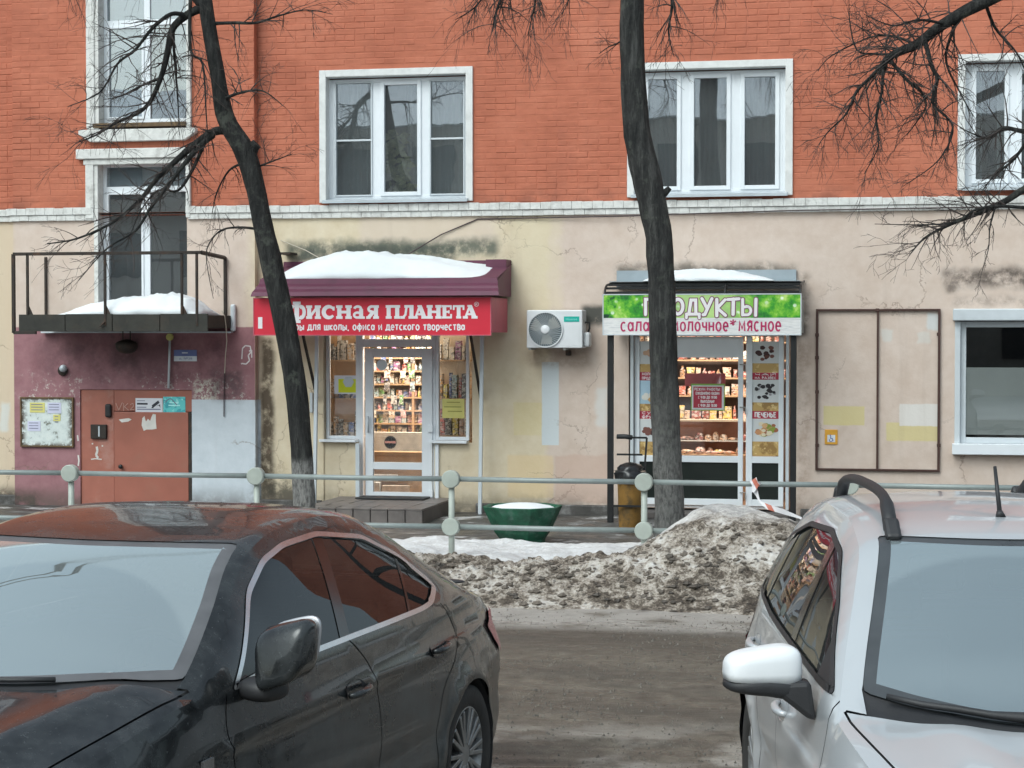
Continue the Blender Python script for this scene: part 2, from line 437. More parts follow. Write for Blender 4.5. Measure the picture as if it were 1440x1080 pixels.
# openings  (x0,x1,z0,z1)
O_W2 = rect(459, 106, 656, 284)
O_W3 = rect(892, 96, 1105, 276)
O_W4 = rect(1357, 84, 1560, 266)
O_S1 = rect(134, -190, 263, 181, RIS)
O_S2 = rect(134, 228, 263, 450, RIS)
O_SHOP1 = rect(455, 460, 664, 712)
O_SHOP1B = None
O_SHOP2 = rect(884, 470, 1112, 722)
O_GW = rect(1343, 434, 1600, 632)
UP = 3.35
holesU = [O_W2, O_W3, O_W4]
holesUp3 = [(a, b, c + UP, d + UP) for a, b, c, d in holesU]

# --- upper walls: mortar backing with brick pieces in front
segs = [(WX0, XA, 0), (XA, XB, RIS), (XB, WX1, 0)]
wallU = MB()
for a, b, dy in segs:
    hs_ = [h for h in holesU + [O_S1, O_S2] if h[0] > a - .01 and h[1] < b + .01]
    wall_holes(wallU, a, b, ZC1 - .1, BRICK_TOP, [(h[0], h[1], max(h[2], ZC1 - .1), min(h[3], BRICK_TOP)) for h in hs_], YF - dy, .30)
wallU.quad((XA, YF - RIS, ZC1 - .1), (XA, YF, ZC1 - .1), (XA, YF, ZTOP), (XA, YF - RIS, ZTOP))
wallU.quad((XB, YF - RIS, ZC1 - .1), (XB, YF, ZC1 - .1), (XB, YF, ZTOP), (XB, YF - RIS, ZTOP))
wallU_o = wallU.build('brick_wall', M['brick'], bld)
wallF = MB()
for a, b, dy in segs:
    hs_ = [h for h in holesUp3 if h[0] > a - .01 and h[1] < b + .01]
    if dy:
        hs_ = [(O_S1[0], O_S1[1], BRICK_TOP, O_S1[3] + UP * .9)]
    wall_holes(wallF, a, b, BRICK_TOP, ZTOP, hs_, YF - dy - .008, .3)
wallF.build('upper_storeys_wall', M['brick_far'], bld)

def brick_mesh(w, h, d, r):
    """one brick, front face toward -Y, soft arrises, slightly uneven"""
    b = MB(); e = r.uniform(.003, .006); j = lambda: r.uniform(-.0016, .0016)
    ww, hh = w / 2, h / 2; e *= 1.4
    ring0 = [(-ww, d, -hh), (ww, d, -hh), (ww, d, hh), (-ww, d, hh)]
    ring1 = [(x, .0035, z) for x, _, z in ring0]
    ring2 = [(x * (1 - e / abs(x)), j(), z * (1 - e / abs(z))) for x, _, z in ring0]
    b.v = [Vector(p) for p in ring0 + ring1 + ring2]
    for k in (0, 4):
        for i in range(4):
            n_ = (i + 1) % 4; b.f.append((k + i, k + n_, k + 4 + n_, k + 4 + i))
    b.f.append((8, 9, 10, 11))
    return b
RB = random.Random(3)
variants = {}
for kind, w in (('stretcher', .25), ('header', .12)):
    variants[kind] = []
    for i in range(8):
        me = brick_mesh(w - .007, .069, .02, RB).mesh('brick'); me.materials.append(M['brick']); variants[kind].append(me)
cands = []          # (distance key, kind/mesh, x, y, z, width)
rest = MB()
trimpad = .09
def blocked(x0, x1, z0, z1, hl):
    return any(x1 > h[0] - trimpad and x0 < h[1] + trimpad and z1 > h[2] - .0 and z0 < h[3] + trimpad for h in hl)
row_h = .0765
for a, b, dy in segs:
    hl = [h for h in holesU + [O_S1, O_S2] if h[0] > a - .3 and h[1] < b + .3]
    z = ZC1 + .004; rowi = 0
    lo, hi = max(a, -12.6), min(b, 2.3)
    while z < BRICK_TOP - row_h:
        head = rowi % 6 == 3
        w = .13 if head else .26
        x = lo - (rowi % 2) * w / 2 - (.065 if head else 0)
        while x < hi:
            x0, x1 = max(x, lo), min(x + w, hi); x += w
            if x1 - x0 < .04: continue
            z1 = z + row_h
            pieces = [(x0, x1)]
            for h in hl:
                L, Rr, B, T = h[0] - trimpad, h[1] + trimpad, h[2] - .12, h[3] + trimpad
                if z1 > B and z < T:
                    nw = []
                    for p0, p1 in pieces:
                        if p1 <= L or p0 >= Rr: nw.append((p0, p1)); continue
                        if p0 < L: nw.append((p0, L))
                        if p1 > Rr: nw.append((Rr, p1))
                    pieces = nw
            for p0, p1 in pieces:
                if p1 - p0 < .03: continue
                pushed = RB.gauss(0, .0016) - (.0025 if RB.random() < .12 else 0)
                # smooth thickly painted areas: shallower joints
                sm = noise.noise(Vector((p0 * .8, z * .9, 4)))
                yy = YF - dy - .0048 + .0030 * max(0, min(1, .5 + sm * 2.2)) + pushed * .7
                full = abs((p1 - p0) - w) < 1e-4
                key = (Vector(((p0 + p1) / 2, yy, z)) - Vector((0, 0, CAM_H))).length
                cands.append((key, full, 'header' if head else 'stretcher', (p0 + p1) / 2, yy, z + row_h / 2, p1 - p0))
        z += row_h; rowi += 1
vis = [c for c in cands if c[5] < 6.75 and -11.75 < c[3] < 1.5]
full = sorted([c for c in vis if c[1] and c[2] == 'stretcher' and not (.3 < c[3] < 1.5 and c[5] > 5.2)])[:300]
fullset = set(map(id, full))
for c in full:
    o = bpy.data.objects.new('brick', RB.choice(variants['stretcher'])); COL.objects.link(o)
    o.location = c[3:6]; o.rotation_euler = (0, RB.gauss(0, .003), RB.gauss(0, .002)); setpar(o, wallU_o)
for c in cands:
    if id(c) in fullset: continue
    bm_ = brick_mesh(c[6] - .007, .069, .02, RB); k = len(rest.v); ofs = Vector(c[3:6])
    rest.v += [v + ofs for v in bm_.v]; rest.f += [tuple(i + k for i in f) for f in bm_.f]
ro = rest.build('brick_field', M['brick'], wallU_o, fix=False); ro['kind'] = 'stuff'

# --- cornice band, stepped round the bay, with chipped paint
def cornice(name, x0, x1, dy):
    n = max(2, int((x1 - x0) / .13)); b = MB(); r = random.Random(int(x0 * 100))
    for i in range(n):
        a = x0 + (x1 - x0) * i / n; e = x0 + (x1 - x0) * (i + 1) / n
        cut = r.choice((0, 0, 0, .004, .008)); j = r.uniform(-.003, .003)
        b.box(a, e - .002, YF - dy - .055 + j, YF - dy + .05, ZC0 + .075, ZC1 - cut)
        j = r.uniform(-.003, .003)
        b.box(a + .03, e + .028, YF - dy - .038 + j, YF - dy + .05, ZC0 + r.choice((0, 0, .003)), ZC0 + .072)
    o = b.build(name, M['peeling'], bld, bevel=.004); o['kind'] = 'stuff'; return o
cornice('cornice', WX0, XA, 0); cornice('cornice', XA - .05, O_S2[0] - .03, RIS)
cornice('cornice', O_S2[1] + .0, XB + .05, RIS); cornice('cornice', XB + .056, WX1, 0)

# --- ground-floor plaster
def m_plaster():
    t = NT('cream_pink_plaster')
    x, y, z = t.xyz()
    n = t.noise(.9, 6, .6); n2 = t.noise(5, 6, .65); f = t.noise(30, 5, .6)
    pink = t.ramp(n2, (.3, srgb(197, 177, 163)), (.7, srgb(209, 192, 180)))
    yel = t.ramp(n2, (.3, srgb(203, 186, 158)), (.7, srgb(215, 201, 177)))
    wob = t.math('MULTIPLY', t.math('SUBTRACT', t.noise(2.5, 5), .5), .35)
    xw = t.math('ADD', x, wob)
    ymask = t.math('MULTIPLY', t.step(xw, XB - .2, XB + .1), t.math('SUBTRACT', 1, t.step(xw, fx(770) - .05, fx(770) + .05)))
    c = t.mix(ymask, pink, yel)
    c = t.mix(t.math('MULTIPLY', t.step(x, XA + .05, XA - .05), .8), c, srgb(204, 186, 160))
    def patch(px0, py0, px1, py1, col, k=1, soft=.015, wob=.02):
        nonlocal c
        a, b, d, e = rect(px0, py0, px1, py1)
        c = t.mix(t.math('MULTIPLY', t.rectmask(a, b, d, e, soft, wob), k), c, col)
    patch(505, 300, 700, 345, srgb(206, 188, 174), .6, .07, .14)
    patch(715, 300, 790, 440, srgb(214, 200, 172), .5, .07, .12)
    patch(762, 509, 786, 626, srgb(200, 206, 208), 1, .006, .006)
    patch(714, 640, 778, 700, srgb(216, 190, 148), .6, .02, .02)
    patch(780, 640, 860, 706, srgb(196, 166, 150), .6, .02, .06)
    patch(722, 566, 762, 612, srgb(206, 190, 128), .35, .01, .01)
    patch(838, 545, 856, 600, srgb(206, 208, 206), .6, .05, .1)
    patch(1158, 571, 1216, 598, srgb(205, 190, 138), .85, .01, .012)
    patch(1246, 594, 1320, 620, srgb(205, 190, 138), .85, .012, .02)
    patch(1265, 568, 1321, 599, srgb(214, 208, 202), 1, .008, .02)
    patch(1240, 464, 1256, 482, srgb(204, 202, 196), .7, .02, .06)
    patch(1290, 466, 1308, 482, srgb(204, 202, 196), .6, .02, .06)
    patch(1305, 440, 1322, 464, srgb(200, 204, 204), .8, .02, .05)
    patch(0, 565, 14, 606, srgb(204, 206, 202), .8, .03, .06)
    # painted entrance bay: plum panel and pale repair
    a, b, d, e = XA - .2, XB, 0, fz(190, 460, RIS)
    plum = t.ramp(n2, (.3, srgb(138, 96, 101)), (.7, srgb(160, 118, 122)))
    inside = t.math('MULTIPLY', t.math('MULTIPLY', t.step(x, XA - .01, XA + .01), t.step(x, XB + .01, XB - .01)), t.step(t.math('ADD', z, t.math('MULTIPLY', n2, .02)), e + .02, e))
    c = t.mix(inside, c, plum)
    # flaked paint over the door head
    fa, fb, fc, fd = rect(28, 528, 345, 566, RIS)
    fl = t.math('MULTIPLY', t.rectmask(fa, fb, fc, fd, .10, .1), t.math('MULTIPLY', t.step(t.noise(16, 6, .75), .54, .60), t.step(t.noise(1.9, 3, vec=t.mapping(t.pos(), loc=(2.3, 0, 8))), .42, .56)))
    c = t.mix(fl, c, srgb(206, 200, 192))
    fl2 = t.math('MULTIPLY', t.rectmask(*rect(275, 535, 308, 566, RIS), .05, .08), t.step(t.noise(22, 6, .75, vec=t.mapping(t.pos(), loc=(1, 6, 2))), .46, .56))
    c = t.mix(fl2, c, srgb(206, 200, 186))
    pal = t.rectmask(*rect(268, 562, 363, 720, RIS), .006, .008)
    c = t.mix(pal, c, t.ramp(n2, (.3, srgb(188, 196, 202)), (.7, srgb(204, 210, 216))))
    # fungus and soot stains above awnings and along the ground, plus painted bay-corner shade
    def stain_or_shade(px0, py0, px1, py1, col, k, soft, thr=.48, sc=4):
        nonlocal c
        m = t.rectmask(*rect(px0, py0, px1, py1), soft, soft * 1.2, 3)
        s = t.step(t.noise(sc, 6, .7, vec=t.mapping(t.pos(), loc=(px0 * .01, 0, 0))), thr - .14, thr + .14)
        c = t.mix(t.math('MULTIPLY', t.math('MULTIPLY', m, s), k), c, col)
    stain_or_shade(405, 338, 700, 362, srgb(92, 96, 86), .92, .07, .40)
    stain_or_shade(420, 345, 640, 366, srgb(70, 76, 70), .8, .05, .44)
    stain_or_shade(868, 372, 1120, 394, srgb(96, 90, 82), .85, .07, .42)
    stain_or_shade(1122, 385, 1140, 470, srgb(104, 92, 84), .6, .07, .5)
    stain_or_shade(1118, 440, 1136, 475, srgb(50, 46, 44), .8, .06, .45)
    stain_or_shade(1325, 378, 1500, 404, srgb(88, 78, 72), .92, .07, .44)
    stain_or_shade(1330, 384, 1345, 412, srgb(88, 78, 72), .7, .05, .44)
    stain_or_shade(1340, 418, 1500, 432, srgb(120, 104, 94), .5, .05, .5)
    stain_or_shade(366, 476, 385, 705, srgb(70, 58, 46), .95, .05, .40)  # shade of the projecting bay, painted into the plaster colour
    stain_or_shade(818, 430, 850, 458, srgb(70, 72, 68), .95, .05, .36)
    stain_or_shade(740, 488, 830, 516, srgb(150, 128, 112), .55, .06, .45)
    stain_or_shade(360, 672, 420, 716, srgb(62, 60, 52), .85, .1, .46, 5)
    stain_or_shade(-20, 690, 60, 716, srgb(54, 54, 48), .9, .08, .42, 5)
    stain_or_shade(1118, 480, 1140, 720, srgb(150, 126, 110), .6, .06, .5)
    stain_or_shade(60, 470, 330, 545, srgb(92, 66, 71), .65, .22, .50, 2.2)
    stain_or_shade(300, 520, 345, 562, srgb(96, 78, 80), .8, .07, .45, 6)
    stain_or_shade(160, 455, 200, 520, srgb(70, 54, 56), .6, .1, .45)
    base = t.math('MULTIPLY', t.step(z, .42, .06), t.step(t.noise(2.6, 6, .7), .34, .62))
    c = t.mix(t.math('MULTIPLY', base, .75), c, srgb(86, 78, 70))
    drip = t.math('MULTIPLY', t.step(t.noise(3.5, 5, .6, vec=t.mapping(t.pos(), (1, 1, .07))), .58, .76), .15)
    c = t.mix(drip, c, srgb(150, 130, 116))
    # cracks
    cv = t.mapping(t.math('ADD', 0, 0) and t.pos() or t.pos(), (1, 1, 1))
    wv = t.node('ShaderNodeVectorMath', operation='ADD'); t.put(wv.inputs[0], t.pos())
    sc = t.node('ShaderNodeVectorMath', operation='SCALE'); t.put(sc.inputs[0], t.noise(2.2, 5, .65, col=True)); sc.inputs['Scale'].default_value = .55
    t.l.new(sc.outputs[0], wv.inputs[1])
    cr = t.voro(.85, 'DISTANCE_TO_EDGE', vec=wv.outputs[0])
    cm = t.math('MULTIPLY', t.step(cr, .009, .003), t.step(t.noise(.8, 3, vec=t.mapping(t.pos(), loc=(4, 1, 2))), .50, .60))
    c = t.mix(t.math('MULTIPLY', cm, .42), c, srgb(122, 100, 88))
    h = t.math('ADD', t.math('MULTIPLY', f, .35), t.math('SUBTRACT', t.math('MULTIPLY', n2, 1.4), t.math('MULTIPLY', cm, 1.5)))
    return t.done(t.bsdf(c, .8, 0, t.bump(h, .3, .012), .3))
M['plaster'] = m_plaster()
O_DOOR = rect(113, 548, 270, 730, RIS)
O_DOOR = (O_DOOR[0], O_DOOR[1], SWZ, O_DOOR[3])
wl_ = MB()
for a, b, dy in segs:
    hl = []
    if dy: hl = [(O_S2[0], O_S2[1], O_S2[2], ZC0 + .1), (O_DOOR[0], O_DOOR[1], 0, O_DOOR[3])]
    elif a > -9: hl = [(O_SHOP1[0], O_SHOP1[1], SWZ + .1, O_SHOP1[3]), (O_SHOP2[0], O_SHOP2[1], SWZ + .02, O_SHOP2[3]), O_GW]
    wall_holes(wl_, a, b, -.02, ZC0 + .1, hl, YF - dy, .30)
wl_.quad((XA, YF - RIS, 0), (XA, YF, 0), (XA, YF, ZC1), (XA, YF - RIS, ZC1)); wl_.quad((XB, YF - RIS, 0), (XB, YF, 0), (XB, YF, ZC1), (XB, YF - RIS, ZC1))
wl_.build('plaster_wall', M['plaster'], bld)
MB().box(WX0, WX1, YF + .3, YF + 12, -.1, -.05).box(WX0, WX1, YF - .3, YF + 12, ZTOP, ZTOP + .25).build('roof', M['metal_sill'], bld)
MB().quad((WX0, YF, 0), (WX0, YF + 12, 0), (WX0, YF + 12, ZTOP), (WX0, YF, ZTOP)).quad((WX1, YF, 0), (WX1, YF + 12, 0), (WX1, YF + 12, ZTOP), (WX1, YF, ZTOP)).quad((WX0, YF + 12, 0), (WX1, YF + 12, 0), (WX1, YF + 12, ZTOP), (WX0, YF + 12, ZTOP)).build('side_wall', M['brick_far'], bld)
M['plinth'] = plain('dark_wet_plinth', srgb(66, 63, 60), .6, var=.35, scale=5, bump=.8, bscale=25, dirt=.5, dirtcol=(.45, .44, .43))
pl = MB(); r = random.Random(5)
for a, b, dy in ((XB + .02, O_SHOP1[0] - .02, 0), (O_SHOP1[1] + .05, O_SHOP2[0] - .12, 0), (O_SHOP2[1] + .12, WX1, 0), (WX0, XA, 0)):
    pl.box(a, b, YF - dy - .045, YF + .05, 0, SWZ + .12)
po = pl.build('plinth', M['plinth'], bld, bevel=.015); po['kind'] = 'stuff'

# --- windows
def room(parent, o, depth, mat, y):
    a, b, c, d = o; m = MB(); e = .5
    y0 = y + .02; y1 = y + depth
    m.quad((a - e, y1, c - e), (b + e, y1, c - e), (b + e, y1, d + e), (a - e, y1, d + e))
    for xx in (a - e, b + e): m.quad((xx, y0, c - e), (xx, y1, c - e), (xx, y1, d + e), (xx, y0, d + e))
    for zz in (c - e, d + e): m.quad((a - e, y0, zz), (b + e, y0, zz), (b + e, y1, zz), (a - e, y1, zz))
    return m.build('room', mat, parent)
def curtain(parent, x0, x1, z0, z1, y, mat, amp=.03, wl=.11, seed=0):
    m = MB(); n = max(8, int((x1 - x0) / .012)); r = random.Random(seed); ph = r.uniform(0, 6)
    for i in range(n + 1):
        x = x0 + (x1 - x0) * i / n
        yy = amp * math.sin(x / wl * 6.28 + ph + 1.5 * math.sin(x * 5 + ph))
        m.v += [Vector((x, y + yy, z0)), Vector((x, y + yy * .6, z1))]
    for i in range(n): m.f.append((2 * i, 2 * i + 2, 2 * i + 3, 2 * i + 1))
    return m.build('curtain', mat, parent, smooth=True, fix=False)
def frame_rect(m, x0, x1, z0, z1, w, y0, y1, wb=None, wt=None):
    wb = wb or w; wt = wt or w
    m.box(x0, x0 + w, y0, y1, z0, z1); m.box(x1 - w, x1, y0, y1, z0, z1)
    m.box(x0 + w, x1 - w, y0 + .0005, y1 - .0005, z0, z0 + wb); m.box(x0 + w, x1 - w, y0 + .0005, y1 - .0005, z1 - wt, z1)
    return m
def pane(parent, x0, x1, z0, z1, y, mat=None, name='pane'):
    m = MB().box(x0, x1, y, y + .006, z0, z1)
    o = m.build(name, mat or M['glass'], parent)
    o.rotation_euler = (0, 0, 0); return o
def win_root(nm='window', label=None):
    o = bpy.data.objects.new(nm, None); COL.objects.link(o); setpar(o, bld)
    if label: o['label'] = label
    return o
def surround(w, o, y, tw=.085, proud=.035, bottom=False, mat=None):
    a, b, c, d = o; m = MB(); n = 26; r = random.Random(int(a * 77))
    m.box(a - tw, a, y - proud, y + .02, c - (.0), d + tw); m.box(b, b + tw, y - proud, y + .02, c, d + tw); m.box(a, b, y - proud + .001, y + .02, d, d + tw)
    # painted reveals
    m.box(a - .004, a + .004, y - .03, y + .14, c, d); m.box(b - .004, b + .004, y - .03, y + .14, c, d); m.box(a, b, y - .03, y + .14, d - .004, d + .006)
    ob = m.build('surround', mat or M['white_paint'], w, bevel=.006)
    return ob
def sash_window(o, y, splits, label, opener=(), bars=(), recess=.11, glass=None, trim=True):
    """splits: list of (x0,x1) sash boundaries as fractions; every sash is its own frame"""
    a, b, c, d = o; w = win_root('window', label); yf = y + recess
    if trim: surround(w, o, y)
    fr = MB(); frame_rect(fr, a, b, c + .05, d - .02, .045, yf, yf + .07)
    for s0, s1 in zip(splits[:-1], splits[1:]):
        fr.box(a + (b - a) * s0[1] - .006, a + (b - a) * s1[0] + .006, yf + .004, yf + .07, c + .095, d - .065)
    fr.box(a + .045, a + (b - a) * splits[0][0] + .006, yf + .003, yf + .07, c + .095, d - .065); fr.box(a + (b - a) * splits[-1][1] - .006, b - .045, yf + .003, yf + .07, c + .095, d - .065)
    fr.build('frame', M['upvc'], w, bevel=.004)
    for i, (f0, f1) in enumerate(splits):
        x0, x1 = a + (b - a) * f0, a + (b - a) * f1; sw_ = .05 if i in opener else .018
        s = frame_rect(MB(), x0, x1, c + .085, d - .055, sw_, yf - .018, yf + .045)
        if i in bars: s.box(x0 + sw_, x1 - sw_, yf - .012, yf + .0, (c + d) / 2 - .012, (c + d) / 2 + .012)
        s.build('sash', M['upvc'] if i not in bars else M['upvc_grey'], w, bevel=.004)
        p = pane(w, x0 + sw_, x1 - sw_, c + .085 + sw_, d - .055 - sw_, yf + .02, glass)
    s = MB(); s.prism([(a - .03, y - .10, c + .005), (a - .03, y - .10, c + .025), (a - .03, yf, c + .06), (a - .03, yf, c + .04)], (b - a + .06, 0, 0))
    s.box(a - .03, b + .03, y - .10, y - .095, c - .012, c + .006)
    s.build('sill', M['metal_sill'], w)
    return w
w2 = sash_window(O_W2, YF, [(.045, .315), (.375, .665), (.725, .975)], 'three-light white window with a dark ragged plant behind its middle pane', opener=(1,), bars=(0, 2))
room(w2, O_W2, 2.2, M['room'], YF + .3)
a, b, c, d = O_W2
curtain(w2, a + .02, a + (b - a) * .33, c + .1, d, YF + .42, M['curtain_lace'], seed=1)
curtain(w2, a + (b - a) * .52, b, c + .1, d, YF + .46, M['curtain_lace'], .02, .08, seed=2)
pm = MB(); r = random.Random(12)
for i in range(90):
    z = c + .15 + r.random() * .75; x = a + (b - a) * (.40 + .16 * r.random() * (1 - (z - c) / 1.6)); y = YF + .36 + r.random() * .08
    L = .17; th = r.uniform(0, 6.28); q = Vector((math.cos(th) * L, -.03, math.sin(th) * L * .5)); n_ = Vector((-q.z, 0, q.x)) * .3
    pm.quad((x, y, z), tuple(Vector((x, y, z)) + q * .5 + n_), tuple(Vector((x, y, z)) + q), tuple(Vector((x, y, z)) + q * .5 - n_))
M['houseplant'] = plain('variegated_leaf', (.62, .62, .36), .6, var=.6, scale=12)
pm.build('houseplant_leaves', M['houseplant'], w2, fix=False)['kind'] = 'stuff'
w3 = sash_window(O_W3, YF, [(.06, .305), (.365, .635), (.70, .955)], 'three-light white window with grey pleated curtains', opener=(0, 1, 2))
room(w3, O_W3, 2.2, M['room'], YF + .3)
a, b, c, d = O_W3
curtain(w3, a + .02, a + (b - a) * .60, c + .08, d, YF + .40, M['curtain_grey'], .035, .12, seed=3)
curtain(w3, a + (b - a) * .62, b, c + .08, d, YF + .44, M['curtain_grey'], .035, .10, seed=4)
w4 = sash_window(O_W4, YF, [(.05, .31), (.37, .64), (.70, .96)], 'white window cut by the right edge with net curtains drawn apart', opener=(0, 1, 2))
room(w4, O_W4, 2.2, M['room'], YF + .3)
a, b, c, d = O_W4
curtain(w4, a + .02, a + (b - a) * .13, c + .08, d, YF + .42, M['curtain_lace'], .02, .07, seed=5)
curtain(w4, a + (b - a) * .235, b, c + .08, d, YF + .42, M['curtain_lace'], .03, .1, seed=6)
# third-floor windows: same kind, seen mirrored in the bonnets
def copy_tree(o, parent, dz):
    c_ = o.copy(); COL.objects.link(c_)
    c_.parent = parent; c_.matrix_parent_inverse = o.matrix_parent_inverse.copy()
    if o.type == 'EMPTY': c_.location.z += dz
    for ch in list(o.children): copy_tree(ch, c_, 0)
    return c_
for w in (w2, w3, w4):
    cw = copy_tree(w, bld, UP)
    if 'label' in cw: del cw['label']

# stair window column on the bay
yS = YF - RIS
def stair_window(o, label, upper):
    a, b, c, d = o; w = win_root('window', label); yf = yS + .14
    m = MB()
    tw = .115
    m.box(a - tw, a - .0, yS - .05, yS + .02, c if upper else ZC0 + .02, d); MB().box(b, b + .06, yS - .05, yS + .02, c if upper else ZC0 + .02, d).build('surround', M['peeling'], w, bevel=.01)
    m.build('surround', M['peeling'], w, bevel=.01); MB().box(a - .004, a + .05, yS - .03, yf, c, d).build('reveal', M['peeling'], w)
    fr = MB(); zb = c + .09 if upper else c
    frame_rect(fr, a + .05, b, zb, d, .05, yf, yf + .07)
    xm = a + .05 + (b - a - .05) * .50
    if upper:
        zt = fz(198, 32, RIS - .14)
        fr.box(xm - .04, xm + .04, yf - .001, yf + .07, zb + .05, d - .05); fr.box(a + .1, b - .05, yf - .002, yf + .07, zt - .035, zt + .035)
    else:
        zt = fz(198, 266, RIS - .14)
        fr.box(xm - .045, xm + .045, yf - .001, yf + .07, zb + .05, zt - .03); fr.box(a + .1, b - .05, yf - .002, yf + .07, zt - .04, zt + .035)
    fr.build('frame', M['upvc'], w, bevel=.004)
    s = frame_rect(MB(), a + .10, xm - .04, zb + .05, zt - .035, .032, yf - .015, yf + .04); s.build('sash', M['upvc'], w, bevel=.003)
    GL = M['stair_glass'] if upper else M['glass']; pane(w, a + .132, xm - .072, zb + .08, zt - .067, yf + .02, GL)
    pane(w, xm + .04, b - .05, zb + .05, zt - .04, yf + .025, M['glass'])
    if upper:
        pane(w, a + .1, xm - .04, zt + .035, d - .05, yf + .022, GL); pane(w, xm + .04, b - .05, zt + .035, d - .05, yf + .022, GL)
        MB().box(a - .02, b + .0, yS - .06, yf, c + .02, c + .075).build('sill', M['rust_sill'], w, bevel=.004)
    else:
        pane(w, a + .1, b - .05, zt + .035, d - .05, yf + .022, M['stair_glass'])
    room(w, (a, b, c, min(d, 9)), 1.8, M['stair'] if upper else M['room'], YF + .3)
    return w
M['rust_sill'] = plain('rusty_sheet_sill', srgb(104, 84, 60), .7, .3, var=.35, scale=9, dirt=.6, dirtcol=(.06, .05, .045))
stair_window(O_S1, 'tall white stair window over a rusty sill', True)
sw2 = stair_window(O_S2, 'dark stair window behind the balcony', False)
x0, x1, z0, z1 = rect(114, 182, 278, 199, RIS)
m = MB(); y_ = yS - .09
m.prism([(x0, y_, z1 - .06), (x0, y_, z1), (x0 + .12, y_, z1), (x1 - .12, y_, z1), (x1, y_, z1), (x1, y_, z1 - .06), (x1 - .16, y_, z0), (x0 + .16, y_, z0)], (0, .1, 0))
m.build('apron_moulding', M['peeling'], bld, bevel=.008)
x0, x1, z0, z1 = rect(110, 209, 278, 228, RIS)
MB().box(x0, x1, yS - .085, yS + .02, z0 + .045, z1).build('lintel_moulding', M['peeling'], bld, bevel=.01)
MB().box(x0 + .09, x1 - .09, yS - .055, yS + .02, z0 - .03, z0 + .043).build('lintel_moulding', M['peeling'], bld, bevel=.01)

# ground-floor window at the right edge
gw = win_root('window', 'ground-floor window with a white blind over its lower half'); a, b, c, d = O_GW
room(gw, O_GW, 2.5, M['room'], YF + .3)
zz0 = fz(1400, 458)
m = MB().box(a - .03, b, YF - .10, YF + .1, fz(1400, 451), d); m.build('shutter_box', M['upvc_grey'], gw, bevel=.012)
m = frame_rect(MB(), a + .06, b, c + .06, fz(1400, 452), .07, YF + .06, YF + .13); m.build('frame', M['upvc_grey'], gw, bevel=.005)
m = MB().box(a - .004, a + .06, YF - .012, YF + .1, c, fz(1400, 452)); m.build('jamb', M['upvc_grey'], gw, bevel=.005)
xm = a + .62 * (b - a)
pane(gw, a + .13, b - .07, c + .13, fz(1400, 452) - .07, YF + .09, M['shop_glass'])
M['blind'] = plain('white_film_blind', (.74, .78, .76), .7, var=.06, scale=2)
MB().box(a + .13, b - .07, YF + .099, YF + .103, fz(1400, 612), fz(1400, 517)).build('blind', M['blind'], gw)
MB().box(a - .03, b, YF - .12, YF + .06, fz(1400, 639), fz(1400, 624)).build('sill', M['upvc'], gw, bevel=.006)
# ------------------------------------------------------------------ entrance door in the bay
M['door_paint'] = plain('brown_orange_door_paint', srgb(156, 94, 78), .45, var=.08, scale=4, bump=.15, bscale=30, dirt=.35, dirtcol=(.28, .14, .10))
M['door_paint2'] = plain('faded_door_jamb_paint', srgb(158, 96, 80), .55, var=.10, scale=5, bump=.3, bscale=30, dirt=.35, dirtcol=(.45, .32, .28))
a, b, c, d = O_DOOR
ed = win_root('entrance_door', 'brown-orange steel entrance door with side panel')
XL = fx(160, 620, RIS)
ZT = fz(200, 582, RIS)
MB().box(a, XL - .004, yS + .02, yS + .09, c, d - .0).build('side_panel', M['door_paint2'], ed, bevel=.006)
MB().box(XL, b, yS + .02, yS + .09, ZT + .03, d).build('head_panel', M['door_paint'], ed, bevel=.006)
MB().box(XL + .002, b - .05, yS + .004, yS + .07, c + .02, ZT + .024).build('leaf', M['door_paint'], ed, bevel=.006)
MB().box(b - .046, b, yS + .0, yS + .09, c, ZT + .026).build('jamb', M['dark_metal'], ed, bevel=.004)
x, z = fx(171, 656, RIS), fz(171, 656, RIS)
MB().lathe((x, yS - .03, z), [(.0, -.02), (.026, -.02), (.03, 0), (.018, .01), (.014, .04)], 14, 'Y').build('knob', M['black_metal'], ed, smooth=True)
xa, xb, za, zb = rect(128, 597, 150, 617, RIS)
ic = MB().box(xa, xb, yS - .02, yS + .025, za, zb).build('intercom', M['dark_metal'], ed, bevel=.006)
MB().box(xa + .11, xa + .13, yS - .024, yS - .019, za + .03, zb - .02).build('keypad_strip', M['metal_sill'], ic)
xa, xb, za, zb = rect(148, 568, 157, 587, RIS)
MB().box(xa, xb, yS - .03, yS + .025, za, zb).build('call_button_housing', M['black'], ed, bevel=.025)
M['scratch'] = plain('bare_pale_scratch', srgb(206, 202, 196), .8, var=.1)
# torn paper remnants and scratched letters on the door
def rag(name, pts, y, mat, parent):
    m = MB(); m.prism([(p.x, y, p.z) for p in pts], (0, .0015, 0)); return m.build(name, mat, parent)
def pxs(lst, d): return [at(px, py, YF - d) for px, py in lst]
yl = yS + .002
rag('torn_paper', pxs([(200, 588), (203, 585), (205, 593), (208, 589), (211, 592), (213, 586), (215, 582), (219, 583), (219, 592), (220, 603), (214, 604), (206, 604), (202, 606), (199, 598)], RIS), yl, M['scratch'], ed)
rag('torn_paper', pxs([(167, 590), (173, 589), (181, 588), (185, 590), (180, 593), (171, 594)], RIS), yl, M['scratch'], ed)
def scratch(lst, w, y, parent, name='scratch_mark', mat=None):
    m = MB(); p = pxs(lst, YF - y)
    for q, r_ in zip(p[:-1], p[1:]): m.bar(q, r_, .002, w, up=(0, 1, 0)) if False else m.bar(q, r_, w, .002, up=(0, 1, 0))
    return m.build(name, mat or M['scratch'], parent)
